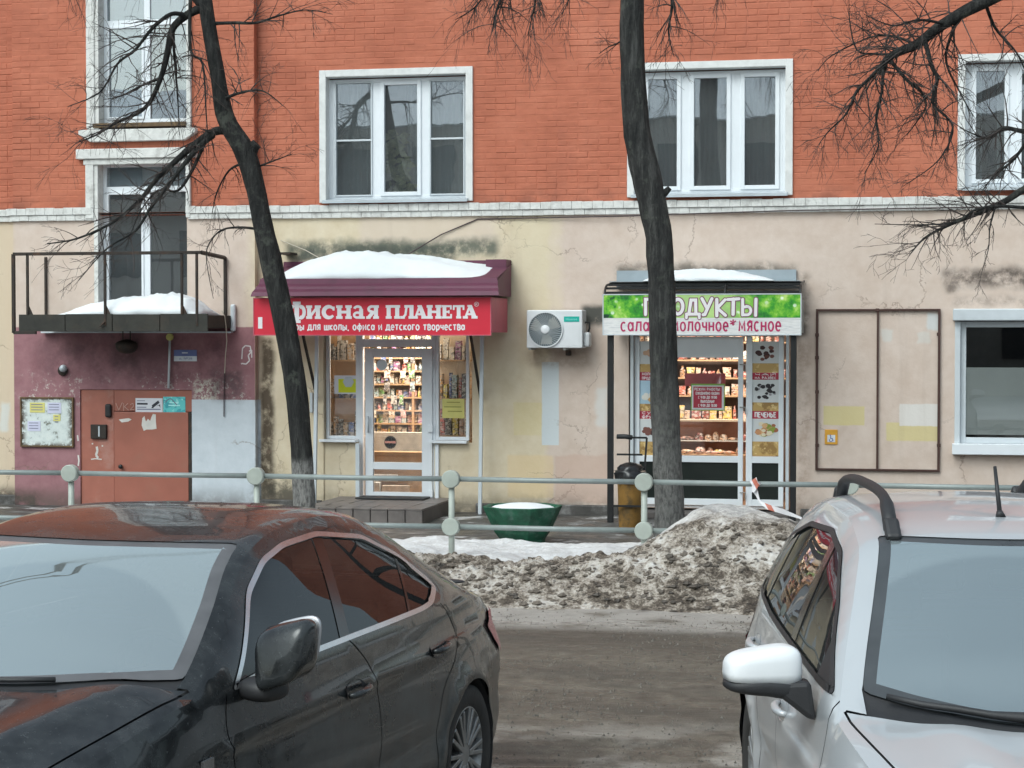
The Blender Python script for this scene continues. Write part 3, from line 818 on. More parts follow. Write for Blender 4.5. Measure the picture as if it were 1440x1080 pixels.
M['chalk'] = plain('pale_scratched_paint', srgb(190, 152, 140), .8)
scratch([(163, 567), (167, 577), (172, 566)], .008, yl, ed, mat=M['chalk']); scratch([(174, 567), (174, 578)], .008, yl, ed, mat=M['chalk'])
scratch([(180, 567), (175, 572), (181, 577)], .008, yl, ed, mat=M['chalk']); scratch([(183, 569), (187, 567), (188, 571), (183, 576), (189, 576)], .008, yl, ed, mat=M['chalk'])
scratch([(136, 628), (137, 634), (135, 640), (138, 644)], .03, yS + .018, ed); scratch([(128, 646), (134, 645), (143, 646)], .014, yS + .018, ed)
scratch([(129, 624), (131, 624)], .02, yS + .018, ed); scratch([(143, 627), (145, 627)], .02, yS + .018, ed)
scratch([(110, 640), (111, 648), (110, 655)], .02, yS - .001, ed); scratch([(109, 612), (110, 620)], .02, yS - .001, ed)
gr = [(340, 505), (341, 490), (345, 486), (352, 487), (353, 495), (349, 500), (351, 507), (346, 512), (340, 511), (339, 512)]
M['white_chalk'] = plain('white_spray_paint', srgb(214, 208, 208), .8)
for q in range(len(gr) - 1): pass
o = scratch(gr, .016, yS - .002, None, 'graffiti_outline', M['white_chalk']); tag(o, 'white sprayed loop scribble on plum wall under the balcony end', 'graffiti')
o = scratch([(350, 494), (354, 492), (354, 503)], .014, yS - .003, o, 'graffiti_stroke', M['white_chalk'])

def m_print(name, base, blobs, rough=.5):
    """flat print: base colour with noisy blotches of given colours"""
    t = NT(name); c = base
    for i, (col, sc, thr, w) in enumerate(blobs):
        n = t.noise(sc, 3, .6, vec=t.mapping(t.pos(), loc=(i * 3.1, 0, i * 1.7)))
        c = t.mix(t.step(n, thr, thr + w), c, col)
    return t.done(t.bsdf(c, rough))
# notices on the door
t_ = thing('camera_notice', 'white video surveillance notice with black camera drawing on entrance door', 'notice', at(209, 570, yS))
xa, xb, za, zb = rect(190, 560, 228, 581, RIS)
M['sticker_white'] = plain('white_sticker', srgb(214, 214, 220), .4, var=.03); M['ink'] = plain('dark_ink', srgb(40, 40, 52), .5)
M['ink_grey'] = plain('grey_ink', srgb(120, 122, 140), .5)
MB().box(xa, xb, yS + .014, yS + .019, za, zb).build('sheet', M['sticker_white'], t_)
w_, h_ = xb - xa, zb - za
MB().box(xa + .02, xa + .45 * w_, yS + .0125, yS + .0135, za + .56 * h_, za + .68 * h_).build('printed_bar', M['ink'], t_)
MB().box(xa + .02, xa + .93 * w_, yS + .0125, yS + .0135, za + .22 * h_, za + .29 * h_).build('printed_line', M['ink_grey'], t_)
MB().box(xa + .02, xa + .40 * w_, yS + .0125, yS + .0135, za + .36 * h_, za + .42 * h_).build('printed_line', M['ink_grey'], t_)
MB().box(xa + .02, xa + .35 * w_, yS + .0125, yS + .0135, za + .80 * h_, za + .85 * h_).build('printed_line', M['ink_grey'], t_)
cc = Vector((xa + .76 * w_, yS + .0125, za + .62 * h_))
m = MB(); m.prism([cc + Vector(q) for q in ((-.06, 0, -.02), (.03, 0, .045), (.05, 0, .015), (-.04, 0, -.05))], (0, .001, 0)); m.prism([cc + Vector(q) for q in ((.0, 0, -.03), (.055, 0, -.005), (.06, 0, -.05), (.04, 0, -.02))], (0, .001, 0))
m.prism([cc + Vector(q) for q in ((-.065, 0, -.055), (-.05, 0, -.03), (-.03, 0, -.055))], (0, .001, 0)); m.build('camera_drawing', M['ink'], t_)['kind'] = 'stuff'
t_ = thing('turquoise_notice', 'turquoise printed notice beside the camera notice on entrance door', 'notice', at(244, 568, yS))
xa, xb, za, zb = rect(229, 558, 260, 580, RIS)
M['turq'] = m_print('turquoise_print', srgb(96, 196, 196), [(srgb(60, 160, 170), 14, .52, .06), (srgb(150, 220, 218), 18, .58, .05)])
MB().box(xa, xb, yS + .013, yS + .019, za, zb).build('sheet', M['turq'], t_)
M['turq_light'] = plain('pale_turquoise_ink', srgb(176, 228, 226), .5)
m = MB(); m.tube([Vector((xa + .03 + .2 * q / 10, yS + .013, za + .13 + .045 * math.sin(q * .5))) for q in range(9)], .006, 5); m.build('printed_swirl', M['ink_grey'], t_)
for k, (u0, u1) in enumerate(((.30, .70), (.24, .76))): MB().box(xa + (xb - xa) * u0, xa + (xb - xa) * u1, yS + .0115, yS + .0125, zb - .085 - k * .035, zb - .068 - k * .035).build('printed_line', M['turq_light'], t_)
# notice board
nb = thing('notice_board', 'weathered metal notice board with torn paper remains left of the entrance door', 'notice board', at(67, 592, yS))
xa, xb, za, zb = rect(31, 560, 103, 627, RIS)
t = NT('torn_paper_layers'); n = t.noise(10, 6, .7); c = t.ramp(n, (.36, srgb(120, 122, 112)), (.43, srgb(196, 204, 202)), (.62, srgb(212, 218, 214)), (.72, srgb(170, 178, 168)))
x, y, z = t.xyz()
edge = t.math('MAXIMUM', t.step(t.math('ABSOLUTE', t.math('SUBTRACT', x, (xa + xb) / 2)), (xb - xa) * .36, (xb - xa) * .5), t.step(t.math('ABSOLUTE', t.math('SUBTRACT', z, (za + zb) / 2)), (zb - za) * .38, (zb - za) * .52))
c = t.mix(t.math('MULTIPLY', edge, t.step(t.noise(13, 6, .7), .42, .52)), c, srgb(74, 60, 46))
M['torn'] = t.done(t.bsdf(c, .85, 0, t.bump(n, .6, .01)))
MB().box(xa, xb, yS - .02, yS + .01, za, zb).build('panel', M['torn'], nb)
frame_rect(MB(), xa - .015, xb + .015, za - .015, zb + .015, .022, yS - .032, yS + .01).build('frame', M['rust_sill'], nb, bevel=.003)
M['paper_yellow'] = plain('yellow_paper', srgb(206, 198, 120), .8, var=.1); M['paper_lilac'] = plain('lilac_paper', srgb(196, 196, 216), .8, var=.06)
M['paper_lime'] = plain('lime_paper', srgb(212, 218, 40), .7, var=.06)
for nm, q, mt in (('paper', (43, 566, 64, 580), 'paper_yellow'), ('paper', (68, 566, 87, 581), 'paper_lilac'), ('paper', (76, 583, 86, 592), 'paper_yellow'), ('paper', (40, 592, 58, 606), 'paper_lilac')):
    A = rect(*q, RIS); MB().box(A[0], A[1], yS - .024, yS - .0205, A[2], A[3]).build(nm, M[mt], nb)
    for k in range(3): MB().box(A[0] + .02, A[1] - .03, yS - .0255, yS - .0245, A[3] - .03 - k * .035, A[3] - .02 - k * .035).build('printed_line', M['ink_grey'], nb)
# blue address plate
t_ = thing('address_plate', 'small blue and white house plate under the balcony', 'plate', at(260, 499, yS))
xa, xb, za, zb = rect(245, 492, 277, 508, RIS)
M['plate_blue'] = plain('blue_enamel', srgb(86, 98, 150), .35); M['plate_white'] = plain('white_enamel', srgb(204, 208, 214), .35)
MB().box(xa, xb, yS - .012, yS, za + (zb - za) * .45, zb).build('blue_field', M['plate_blue'], t_); MB().box(xa, xb, yS - .0115, yS, za, za + (zb - za) * .448).build('white_field', M['plate_white'], t_)
MB().box(xa + .11, xa + .19, yS - .013, yS - .0118, zb - .045, zb - .032).build('printed_line', M['plate_white'], t_)
text('lettering', 'д. №28', M['plate_blue'], t_, xa + .07, xb - .06, za + .018, za + .05, yS - .0125)
# lamp pipe, bowl lamp, small camera
t_ = thing('wall_pipe', 'thin pale conduit pipe running down to the door head', 'pipe', at(238, 520, yS))
p0, p1 = at(239, 474, yS - .05), at(237, 546, yS - .05)
MB().tube([p0, p1], .016, 8).build('tube', M['upvc_grey'], t_, smooth=True); MB().lathe(p0, [(0, -.03), (.045, -.025), (.045, .02), (0, .025)], 14, 'Y').build('junction_box', M['paper_yellow'], t_, smooth=True, auto=40)
t_ = thing('bowl_lamp', 'round dark unlit lamp hanging under the balcony', 'lamp', at(178, 480, yS - .15))
p = at(178, 480, yS - .25)
MB().lathe(p, [(.0, -.16), (.06, -.155), (.11, -.13), (.14, -.08), (.145, -.03), (.12, -.005), (.05, .02), (0, .03)], 20).build('shade', M['lamp_dark'] if 'lamp_dark' in M else M['dark_metal'], t_, smooth=True)
MB().tube([p + Vector((-.05, .0, 0)), p + Vector((-.05, .0, .13))], .008, 6).tube([p + Vector((.05, .0, 0)), p + Vector((.05, .0, .13))], .008, 6).build('hanger', M['dark_metal'], t_)
t_ = thing('wall_lamp', 'small broken round wall lamp on the plum wall', 'lamp', at(90, 518, yS))
p = at(91, 518, yS)
MB().lathe(p, [(.0, -.09), (.04, -.08), (.05, -.05), (.045, -.02)], 14, 'Y').build('glass_bowl', M['metal_sill'], t_, smooth=True); MB().lathe(p + Vector((-.02, 0, -.03)), [(.07, -.02), (.06, -.035), (.0, -.03)], 14, 'Y').build('base', M['dark_metal'], t_, smooth=True)
t_ = thing('hanging_cable', 'loose thin white cable hanging from the balcony end', 'cable', at(316, 470, yS))
M['cable'] = plain('dirty_white_cable', srgb(176, 166, 150), .6); M['cable_dark'] = plain('dark_cable', srgb(60, 44, 46), .6)
MB().tube([at(q, w, yS - .3) for q, w in ((312, 437), (316, 445), (318, 460), (319, 480), (317, 500), (316, 525))], .006, 5).build('upper_run', M['cable'], t_)
MB().tube([at(q, w, yS - .02) for q, w in ((316, 520), (315, 560), (315, 586))], .007, 5).build('lower_run', M['cable_dark'], t_)

# ------------------------------------------------------------------ balcony (rests on the bay: part of the building)
bal = win_root('balcony', 'rusty iron balcony frame with a wooden slab')
YB = yS - .95                                # outer edge of the slab
xL, xR = at(30, 440, YB).x, at(290, 440, YB).x
z0, z1 = at(170, 466, YB).z, at(170, 442, YB).z
M['slab'] = plain('mossy_dark_slab', srgb(46, 45, 40), .8, var=.35, scale=5, bump=.8, bscale=20, dirt=.4, dirtcol=(.08, .05, .03))
MB().box(xL, xR, YB + .02, yS, z0 + .04, z1 - .01).build('slab', M['slab'], bal, bevel=.01)
n = 4
for i in range(n):
    u0, u1 = xL - .03 + (xR - xL + .06) * i / n, xL - .03 + (xR - xL + .06) * (i + 1) / n - .008
    MB().box(u0, u1, YB - .012, YB + .018, z0, z1 + .005 * ((i % 2))).build('fascia_board', M['slab'], bal, bevel=.004)
MB().box(at(62, 462, yS).x, at(328, 462, yS).x, yS - .10, yS - .005, z0 - .02, z0 + .0).build('ledge_strip', M['upvc_grey'], bal)
zt = at(170, 356, YB).z
xo = at(19, 400, YB).x; xp = at(316, 400, YB + .25).x
def rod(name, a_, b_, w=.04): return MB().bar(a_, b_, w, w, up=(0, 1, 0)).build(name, M['dark_metal'], bal, bevel=.003)
rod('top_rail', (xo, YB, zt), (at(283, 356, YB).x, YB, zt))
rod('side_rail', (xo, YB, zt), (xo, yS - .02, zt)); rod('side_rail', (at(283, 356, YB).x, YB, zt), (at(283, 356, YB).x - .03, yS - .02, zt - .03))
rod('post', (xo, YB, z0 - .02), (xo, YB, zt)); rod('bottom_rail', (xo, YB, z0 - .015), (xL + .2, YB, z0 - .015))
for px in (39, 148, 256, 277):
    xx = at(px, 400, YB).x; rod('post', (xx, YB - .005, z1 - (.14 if px in (148, 277) else 0)), (xx, YB - .005, zt), .03)
    if px != 277: MB().prism([(xx, YB - .004, z1), (xx + .07, YB - .004, z1), (xx, YB - .004, z1 + .14)], (0, .008, 0)).build('gusset', M['dark_metal'], bal)
xx = xo; rod('post', (xx, yS - .02, z1), (xx, yS - .02, zt), .03); xx = at(283, 356, YB).x - .03; rod('post', (xx, yS - .02, z1 - .1), (xx, yS - .02, zt - .03), .035)
MB().box(at(326, 440, yS).x, at(333, 440, yS).x, yS - .07, yS - .01, at(330, 466, yS).z, at(330, 428, yS).z).build('downpipe_stub', M['upvc_grey'], bal, bevel=.02)
rod('cable_peg', at(147, 452, YB - .03), at(140, 459, YB - .05), .02)

def snow_heap(name, label, x0, x1, y0, y1, z, h, seed, prof=None, nx=70, ny=28, skew=0):
    """a domed heap with uneven top and rounded lips"""
    r = random.Random(seed); b = MB()
    for j in range(ny + 1):
        for i in range(nx + 1):
            u, v = i / nx, j / ny
            ed_ = min(1, min(u, 1 - u) * 9) ** .5 if 0 < u < 1 else 0
            ed_v = min(1, min(v, 1 - v) * 3.2) ** .5 if 0 < v < 1 else 0
            p_ = prof(u) if prof else (1 - (2 * u - 1) ** 2) ** .7
            hh = h * p_ * ed_v * (1 + .20 * noise.fractal(Vector((u * 5 + seed, v * 2.5, 0)), 1, 2, 4) + .07 * noise.fractal(Vector((u * 22 + seed, v * 8, 3)), .8, 2, 3)) * max(ed_, .0)
            wob = .03 * noise.noise(Vector((u * 9, seed, v * 3)))
            b.v.append(Vector((x0 + (x1 - x0) * u, y0 + (y1 - y0) * v + wob * (1 if j in (0,) else .3), z(u, v) if callable(z) else z + 0)) + Vector((0, 0, max(hh, 0))))
    for j in range(ny):
        for i in range(nx):
            q = j * (nx + 1) + i; b.f.append((q, q + 1, q + nx + 2, q + nx + 1))
    k = len(b.v)
    o = b.build(name, M['snow'], smooth=True, fix=False)
    so = o.modifiers.new('thickness', 'SOLIDIFY'); so.thickness = .006; so.offset = -1
    return tag(o, label, 'snow')
xa, xb = at(73, 440, YB + .05).x, at(278, 440, YB + .05).x
snow_heap('balcony_snow', 'smooth snow heap lying on the iron balcony', xa, xb, YB + .03, yS - .04, z1 - .008, .29, 4,
          prof=lambda u: min(1, 1.7 * u + .05) ** .8 * (1 - max(0, u - .72) * 1.6 if u > .72 else 1) * (.92 + .08 * math.sin(u * 9)))

# ------------------------------------------------------------------ stationery shop front
s1 = win_root('shop_front', 'white glazed shop front of the stationery shop'); a, b, c, d = O_SHOP1
ysf = YF + .10
def R1(*q): return rect(*q, -.10)
zb_side = fz(480, 617, -.10)
# brick-filled low walls under the side lights, plastered
for q in ((a, fx(505, 600, -.1)), (fx(613, 600, -.1), b)):
    MB().box(q[0] - .0, q[1], YF + .02, YF + .3, SWZ, zb_side - .03).build('stall_riser', M['plaster'], s1)
fr = MB(); frame_rect(fr, fx(505, 560, -.1), fx(613, 560, -.1), fz(560, 706, -.1), d + .02, .055, ysf - .02, ysf + .06)
fr.box(fx(505, 560, -.1) + .055, fx(613, 560, -.1) - .055, ysf - .019, ysf + .06, fz(560, 488, -.1), fz(560, 480, -.1) + .03)
fr.build('door_frame', M['upvc'], s1, bevel=.004)
xd0, xd1, zd0, zd1 = R1(515, 490, 609, 705)
lf = MB(); fw_ = .105
lf.box(xd0, xd0 + fw_, ysf - .05, ysf + .01, zd0, zd1); lf.box(xd1 - fw_ - .03, xd1, ysf - .05, ysf + .01, zd0, zd1)
lf.box(xd0 + fw_, xd1 - fw_ - .03, ysf - .0495, ysf + .01, zd1 - .115, zd1); lf.box(xd0 + fw_, xd1 - fw_ - .03, ysf - .0495, ysf + .01, zd0, zd0 + .12)
lf.box(xd0 + fw_, xd1 - fw_ - .03, ysf - .0495, ysf + .01, fz(560, 660, -.1), fz(560, 650, -.1)); 
dl = lf.build('door_leaf', M['upvc'], s1, bevel=.004)
pane(s1, xd0 + fw_, xd1 - fw_ - .03, fz(560, 650, -.1), zd1 - .115, ysf - .02, M['shop_glass']); pane(s1, xd0 + fw_, xd1 - fw_ - .03, zd0 + .12, fz(560, 660, -.1), ysf - .02, M['shop_glass'])
for py in (512, 602, 693):
    MB().box(xd1 - .05, xd1 + .012, ysf - .075, ysf - .045, fz(560, py + 5, -.1), fz(560, py - 5, -.1)).build('hinge', M['upvc'], s1, bevel=.005)
MB().tube([(xd0 + .05, ysf - .085, fz(520, 608, -.1)), (xd0 + .05, ysf - .085, fz(520, 585, -.1))], .011, 8).build('door_handle', M['metal_sill'], s1, smooth=True)
for q in ((459, 505), (613, 660)):
    x0, x1 = fx(q[0], 550, -.1), fx(q[1], 550, -.1)
    frame_rect(MB(), x0, x1, zb_side, d + .02, .04, ysf - .015, ysf + .06).build('sidelight_frame', M['upvc'], s1, bevel=.004)
    pane(s1, x0 + .04, x1 - .04, zb_side + .04, d - .02, ysf + .02, M['shop_glass'])
    MB().box(x0 - .05, x1 + .0, YF - .07, ysf, zb_side - .035, zb_side - .002).build('sill', M['upvc'], s1, bevel=.004)
MB().box(fx(502, 660, -.03), fx(508, 660, -.03), YF - .05, YF + .03, fz(505, 706), zb_side - .05).build('handrail_post', M['upvc_grey'], s1, bevel=.008)
MB().box(fx(613, 660, -.03), fx(618, 660, -.03), YF - .02, YF + .03, fz(505, 706), zb_side - .05).build('corner_strip', M['upvc'], s1, bevel=.004)
MB().box(a - .02, b + .02, YF + .01, YF + .30, d - .005, d + .25).build('lintel', M['plaster'], s1)
# interior: room, lamp, shelves and goods
def shop_room(parent, o, depth, wallm, floorm):
    a_, b_, c_, d_ = o; e = .9; y0, y1 = YF + .31, YF + .31 + depth; z0_, z1_ = .16, max(d_ + .5, 2.9)
    m = MB(); m.quad((a_ - e, y1, z0_), (b_ + e, y1, z0_), (b_ + e, y1, z1_), (a_ - e, y1, z1_))
    for xx in (a_ - e, b_ + e): m.quad((xx, y0, z0_), (xx, y1, z0_), (xx, y1, z1_), (xx, y0, z1_))
    m.quad((a_ - e, y0, z1_), (b_ + e, y0, z1_), (b_ + e, y1, z1_), (a_ - e, y1, z1_))
    # inner face of the front wall
    wall_holes(m, a_ - e, b_ + e, z0_, z1_, [(a_, b_, z0_, d_)], y0 + .0, .0005)
    m.build('room', wallm, parent); MB().quad((a_ - e, YF, z0_), (b_ + e, YF, z0_), (b_ + e, y1, z0_), (a_ - e, y1, z0_)).build('room_floor', floorm, parent)
    return y0, y1, z0_, z1_
M['shop_wall'] = plain('warm_shop_wall', (.62, .54, .44), .8, var=.06); M['shop_floor'] = plain('brown_tile_floor', (.22, .13, .08), .35, var=.2, scale=3)
y0, y1, zf, zc = shop_room(s1, O_SHOP1, 3.0, M['shop_wall'], M['shop_floor'])
def ceiling_lamp(label, x, y, z, lx, ly, watt, col):
    t_ = thing('ceiling_lamp', label, 'lamp', (x, y, z))
    t2 = NT('lamp_diffuser'); em = t2.node('ShaderNodeEmission'); em.inputs[0].default_value = (*col, 1); em.inputs[1].default_value = 6
    MB().box(x - lx / 2, x + lx / 2, y - ly / 2, y + ly / 2, z - .05, z - .012).build('diffuser', t2.done(em.outputs[0]), t_)
    MB().box(x - lx / 2 - .02, x + lx / 2 + .02, y - ly / 2 - .02, y + ly / 2 + .02, z - .011, z + .02).build('housing', M['upvc'], t_)
    L = bpy.data.lights.new('lamp_light', 'AREA'); L.shape = 'RECTANGLE'; L.size = lx; L.size_y = ly; L.energy = watt; L.color = col
    lo = bpy.data.objects.new('lamp_light', L); COL.objects.link(lo); lo.location = (x, y, z - .06); setpar(lo, t_)
    return t_
ceiling_lamp('lit ceiling lamp inside the stationery shop', (a + b) / 2, YF + 1.15, 2.8, 1.6, .5, 76, (1, .87, .72))
M['wood'] = plain('pale_shelf_wood', (.45, .30, .18), .6, var=.12, scale=4)
# back display rack behind the door
YR = YF + 1.95
rk = thing('display_rack', 'pale wooden shelf rack behind the stationery shop door', 'rack', ((a + b) / 2, YR, zf))
xk0, xk1 = a - .55, b + .55
MB().box(xk0, xk1, YR + .30, YR + .33, zf, 2.55).build('back_panel', M['shop_wall'], rk)
shelves = [.62, .92, 1.08, 1.26, 1.44, 1.62, 1.80, 1.98, 2.18, 2.36]
for zz in shelves: MB().box(xk0, xk1, YR, YR + .30, zz - .02, zz).build('shelf', M['wood'], rk)
for xx in (xk0, (xk0 + xk1) / 2 - .3, xk1): MB().box(xx - .015, xx + .015, YR + .003, YR + .3, zf, 2.5).build('upright', M['wood'], rk)
gcols = [(.62, .10, .08), (.75, .38, .10), (.12, .30, .10), (.10, .16, .40), (.70, .64, .52), (.80, .74, .62), (.35, .12, .30), (.72, .60, .12), (.08, .08, .09), (.55, .30, .30), (.30, .45, .50), (.85, .82, .78), (.50, .34, .2), (.66, .46, .40), (.42, .40, .38)]
def m_goods(c_, i):
    t = NT('printed_goods_wrap'); v = t.voro(34, out=1, vec=t.mapping(t.pos(), (1, .2, 1.6), (i * 1.3, 0, i * .7))); k = t.node('ShaderNodeSeparateColor'); t.put(k.inputs[0], v)
    c = t.mix(t.step(k.outputs[0], .58, .62), c_, tuple(q * .3 + .42 for q in c_)); c = t.mix(t.step(k.outputs[1], .74, .78), c, tuple(q * .25 for q in c_)); c = t.mix(t.step(t.noise(130, 2), .56, .62), c, (.55, .5, .45))
    return t.done(t.bsdf(c, .4))
GM = [m_goods(c_, i) for i, c_ in enumerate(gcols)]
rg = random.Random(21)
CN = ['dark red', 'orange', 'dark green', 'navy blue', 'sand', 'cream', 'purple', 'mustard', 'black', 'dusty pink', 'teal', 'white', 'brown', 'salmon', 'grey']
ORD = ['first', 'second', 'third', 'fourth', 'fifth', 'sixth', 'seventh', 'eighth', 'ninth', 'tenth', 'eleventh', 'twelfth', 'thirteenth', 'fourteenth', 'fifteenth', 'sixteenth', 'seventeenth', 'eighteenth', 'nineteenth', 'twentieth'] + ['twenty-' + q for q in ('first', 'second', 'third', 'fourth', 'fifth', 'sixth', 'seventh', 'eighth', 'ninth')] + ['thirtieth'] + ['thirty-' + q for q in ('first', 'second', 'third', 'fourth', 'fifth', 'sixth', 'seventh', 'eighth', 'ninth')] + ['fortieth'] + ['forty-' + q for q in ('first', 'second', 'third', 'fourth', 'fifth', 'sixth', 'seventh', 'eighth', 'ninth')]
def good(x, y, z, w, h, dp, kind, mat, name, label, cat, grp):
    m = MB()
    if kind == 'book':
        m.box(x, x + w * .9, y, y + dp, z, z + h)
        m.box(x + w * .1, x + w * .8, y - .002, y, z + h * .55, z + h * .8)
    elif kind == 'bottle':
        r_ = min(w, dp) * .42; m.lathe((x + w / 2, y + dp / 2, z), [(0, 0), (r_, 0), (r_, h * .62), (r_ * .45, h * .8), (r_ * .45, h), (0, h)], 10)
    elif kind == 'bag':
        m.prism([(x, y + dp / 2, z), (x + w * .95, y + dp / 2, z), (x + w * .88, y + dp * .5, z + h * .5), (x + w * .95, y + dp * .5, z + h), (x, y + dp * .5, z + h), (x + w * .06, y + dp * .5, z + h * .5)], (0, dp * .3, 0))
        m.prism([(x + w * .1, y + dp * .3, z + h * .1), (x + w * .85, y + dp * .3, z + h * .1), (x + w * .82, y + dp * .3, z + h * .85), (x + w * .12, y + dp * .3, z + h * .85)], (0, dp * .2, 0))
    else:
        m.box(x, x + w * .94, y, y + dp, z, z + h); m.box(x + w * .08, x + w * .86, y - .003, y, z + h * .15, z + h * .5)
    return tag(m.build(name, mat, smooth=(kind == 'bottle'), auto=35 if kind == 'bottle' else None), label, cat, grp)
xv0, xv1 = fx(520, 560, -.1) - .72, fx(605, 560, -.1) - .22
NAMES = {'box': ('boxed_item', 'box', 'box'), 'book': ('book', 'book', 'book'), 'bottle': ('bottle', 'bottle', 'bottle'), 'bag': ('wrapped_pack', 'wrapped pack', 'pack')}
for zi, zz in enumerate(shelves):
    top = (shelves[zi + 1] if zi + 1 < len(shelves) else 2.55) - zz - .03
    x = xv0; q = 0
    while x < xv1 and zz > .8:
        w = rg.uniform(.04, .095); h = top * rg.uniform(.6, 1.0); kind = rg.choice(('box', 'bag', 'book', 'bottle', 'bag')); ci = rg.randrange(len(GM)); nm, wd, ct_ = NAMES[kind]
        good(x, YR + .03 + rg.random() * .05, zz, w, min(h, .26), .08, kind, GM[ci], nm, '%s %s, %s from left on the %s shelf up behind the shop door' % (CN[ci], wd, ORD[q], ORD[zi]), ct_, 'goods on the stationery rack')
        x += w + rg.uniform(.0, .008); q += 1
# packs hung on a wire in front of the rack
for rowi, zz in enumerate((1.16, 1.34, 1.52, 1.70, 1.90, 2.10)):
    x = xv0 + .1 + rg.random() * .06; q = 0
    while x < xv1 - .05:
        w = rg.uniform(.05, .10); ci = rg.randrange(len(GM)); h = rg.uniform(.09, .16)
        if rg.random() < .62:
            good(x, YR - .22 - rg.random() * .1, zz, w, h, .05, 'bag', GM[ci], 'hanging_pack', '%s hanging pack, %s from left in the %s row up behind the shop door' % (CN[ci], ORD[q], ORD[rowi]), 'pack', 'packs hanging before the stationery rack'); q += 1
        x += w + rg.uniform(.01, .07)
# counter with a round red emblem
ct = thing('shop_counter', 'pale counter with a round dark red emblem behind the shop door', 'counter', (fx(560), YF + 1.3, zf))
xa, xb = fx(520, 640, -1.2) - .3, fx(606, 640, -1.2) + .3
MB().box(xa, xb, YF + 1.2, YF + 1.75, zf, fz(560, 640, -1.2)).build('body', M['wood'], ct, bevel=.01); MB().box(xa, xb, YF + 1.17, YF + 1.8, fz(560, 640, -1.2), fz(560, 636, -1.2)).build('top', M['wood'], ct)
M['emblem'] = plain('dark_red_print', srgb(118, 36, 42), .5); M['emblem_band'] = plain('pale_red_print', srgb(206, 150, 150), .5)
MB().lathe((fx(549, 622, -1.1), YF + 1.1, fz(549, 622, -1.1)), [(0, 0), (.085, 0), (.085, .012), (0, .012)], 28, 'Y').build('emblem', M['emblem'], ct)
MB().box(fx(549, 622, -1.1) - .075, fx(549, 622, -1.1) + .075, YF + 1.094, YF + 1.099, fz(549, 622, -1.1) - .012, fz(549, 622, -1.1) + .016).build('emblem_band', M['emblem_band'], ct)
MB().box(xa + .1, xb - .15, YF + 1.10, YF + 1.2, fz(549, 634, -1.1), fz(549, 608, -1.1)).build('carton_front', plain('pale_carton', (.66, .62, .55), .8, var=.15, scale=9), ct)
for k_, (u0, u1, z_, hh, cc) in enumerate(((.06, .34, .30, .16, (.62, .63, .62)), (.36, .62, .30, .12, (.55, .50, .44)), (.60, .80, .30, .2, (.50, .36, .22)), (.10, .50, .47, .09, (.70, .70, .70)))):
    tag(MB().box(xa + (xb - xa) * u0, xa + (xb - xa) * u1, YF + .98 + .03 * k_, YF + 1.09, zf + z_ - .28, zf + z_ - .28 + hh).build('carton', plain('carton_board', cc, .8, var=.25, scale=12), bevel=.006), ('flat grey', 'low brown', 'tall tan', 'thin white')[k_] + ' carton on the floor behind the stationery shop door', 'carton', 'cartons behind the shop door')
# side display goods and papers in the sidelights
for q, n_, lab in (((462, 503), 0, 'left'), ((616, 657), 1, 'right')):
    x0, x1 = fx(q[0], 550, -.45), fx(q[1], 550, -.45)
    t_ = thing('window_shelf', 'narrow wooden shelf stand in the %s side light of the stationery shop' % lab, 'shelf', ((x0 + x1) / 2, YF + .5, zf))
    zs_ = [fz(q[0], 612, -.45), fz(q[0], 560, -.45), fz(q[0], 506, -.45)]
    for zz in zs_: MB().box(x0 - .1, x1 + .1, YF + .42, YF + .66, zz - .02, zz).build('shelf', M['wood'], t_)
    MB().box(x0 - .1, x1 + .1, YF + .66, YF + .68, zf, 2.5).build('back_panel', M['wood'] if n_ == 0 else M['shop_wall'], t_)
    for zi, zz in enumerate(zs_):
        x = x0 - .08; q = 0
        while x < x1:
            w = rg.uniform(.035, .09); kind = rg.choice(('book', 'bag', 'box')); ci = rg.randrange(len(GM)) if n_ else rg.choice((8, 12, 14, 3)); nm, wd, ct_ = NAMES[kind]
            good(x, YF + .46, zz, w, rg.uniform(.16, .34), .1, kind, GM[ci], nm, '%s %s, %s from left on %s shelf up in the %s side light' % (CN[ci], wd, ORD[q], ORD[zi], lab), ct_, 'goods in the %s side light' % lab)
            x += w + .008; q += 1
def paper_notice(name, label, q, mat, d_, lines, inkm):
    A = rect(*q, d_); t_ = thing(name, label, 'notice', (A[0], YF - d_, A[2]))
    MB().box(A[0], A[1], YF - d_, YF - d_ + .003, A[2], A[3]).build('sheet', mat, t_)
    for (u0, u1, v0, v1) in lines: MB().box(A[0] + (A[1] - A[0]) * u0, A[0] + (A[1] - A[0]) * u1, YF - d_ - .002, YF - d_ - .0005, A[2] + (A[3] - A[2]) * v0, A[2] + (A[3] - A[2]) * v1).build('printed_line', inkm, t_)
    return t_
M['olive_ink'] = plain('olive_ink', srgb(150, 146, 70), .7)
paper_notice('yellow_notice', 'yellow paper notice in the right side light of the stationery shop', (622, 561, 653, 588), M['paper_yellow'], -.09, [(.2, .8, .8, .85), (.08, .86, .56, .61), (.25, .9, .33, .38)], M['olive_ink'])
n_ = paper_notice('lime_notice', 'white and lime notice in the left side light of the stationery shop', (470, 528, 503, 554), M['sticker_white'], -.09, [], M['ink'])
A = rect(476, 533, 502, 552, -.088); MB().box(A[0], A[1], YF + .086, YF + .0875, A[2], A[3]).build('lime_field', M['paper_lime'], n_)
A = rect(482, 531, 498, 543, -.085); MB().lathe(((A[0] + A[1]) / 2, YF + .084, (A[2] + A[3]) / 2), [(0, 0), (.075, 0), (.075, .001), (0, .001)], 6, 'Y').build('grey_badge', M['metal_sill'], n_)
M['disc'] = plain('pale_disc_sticker', srgb(206, 214, 218), .4)
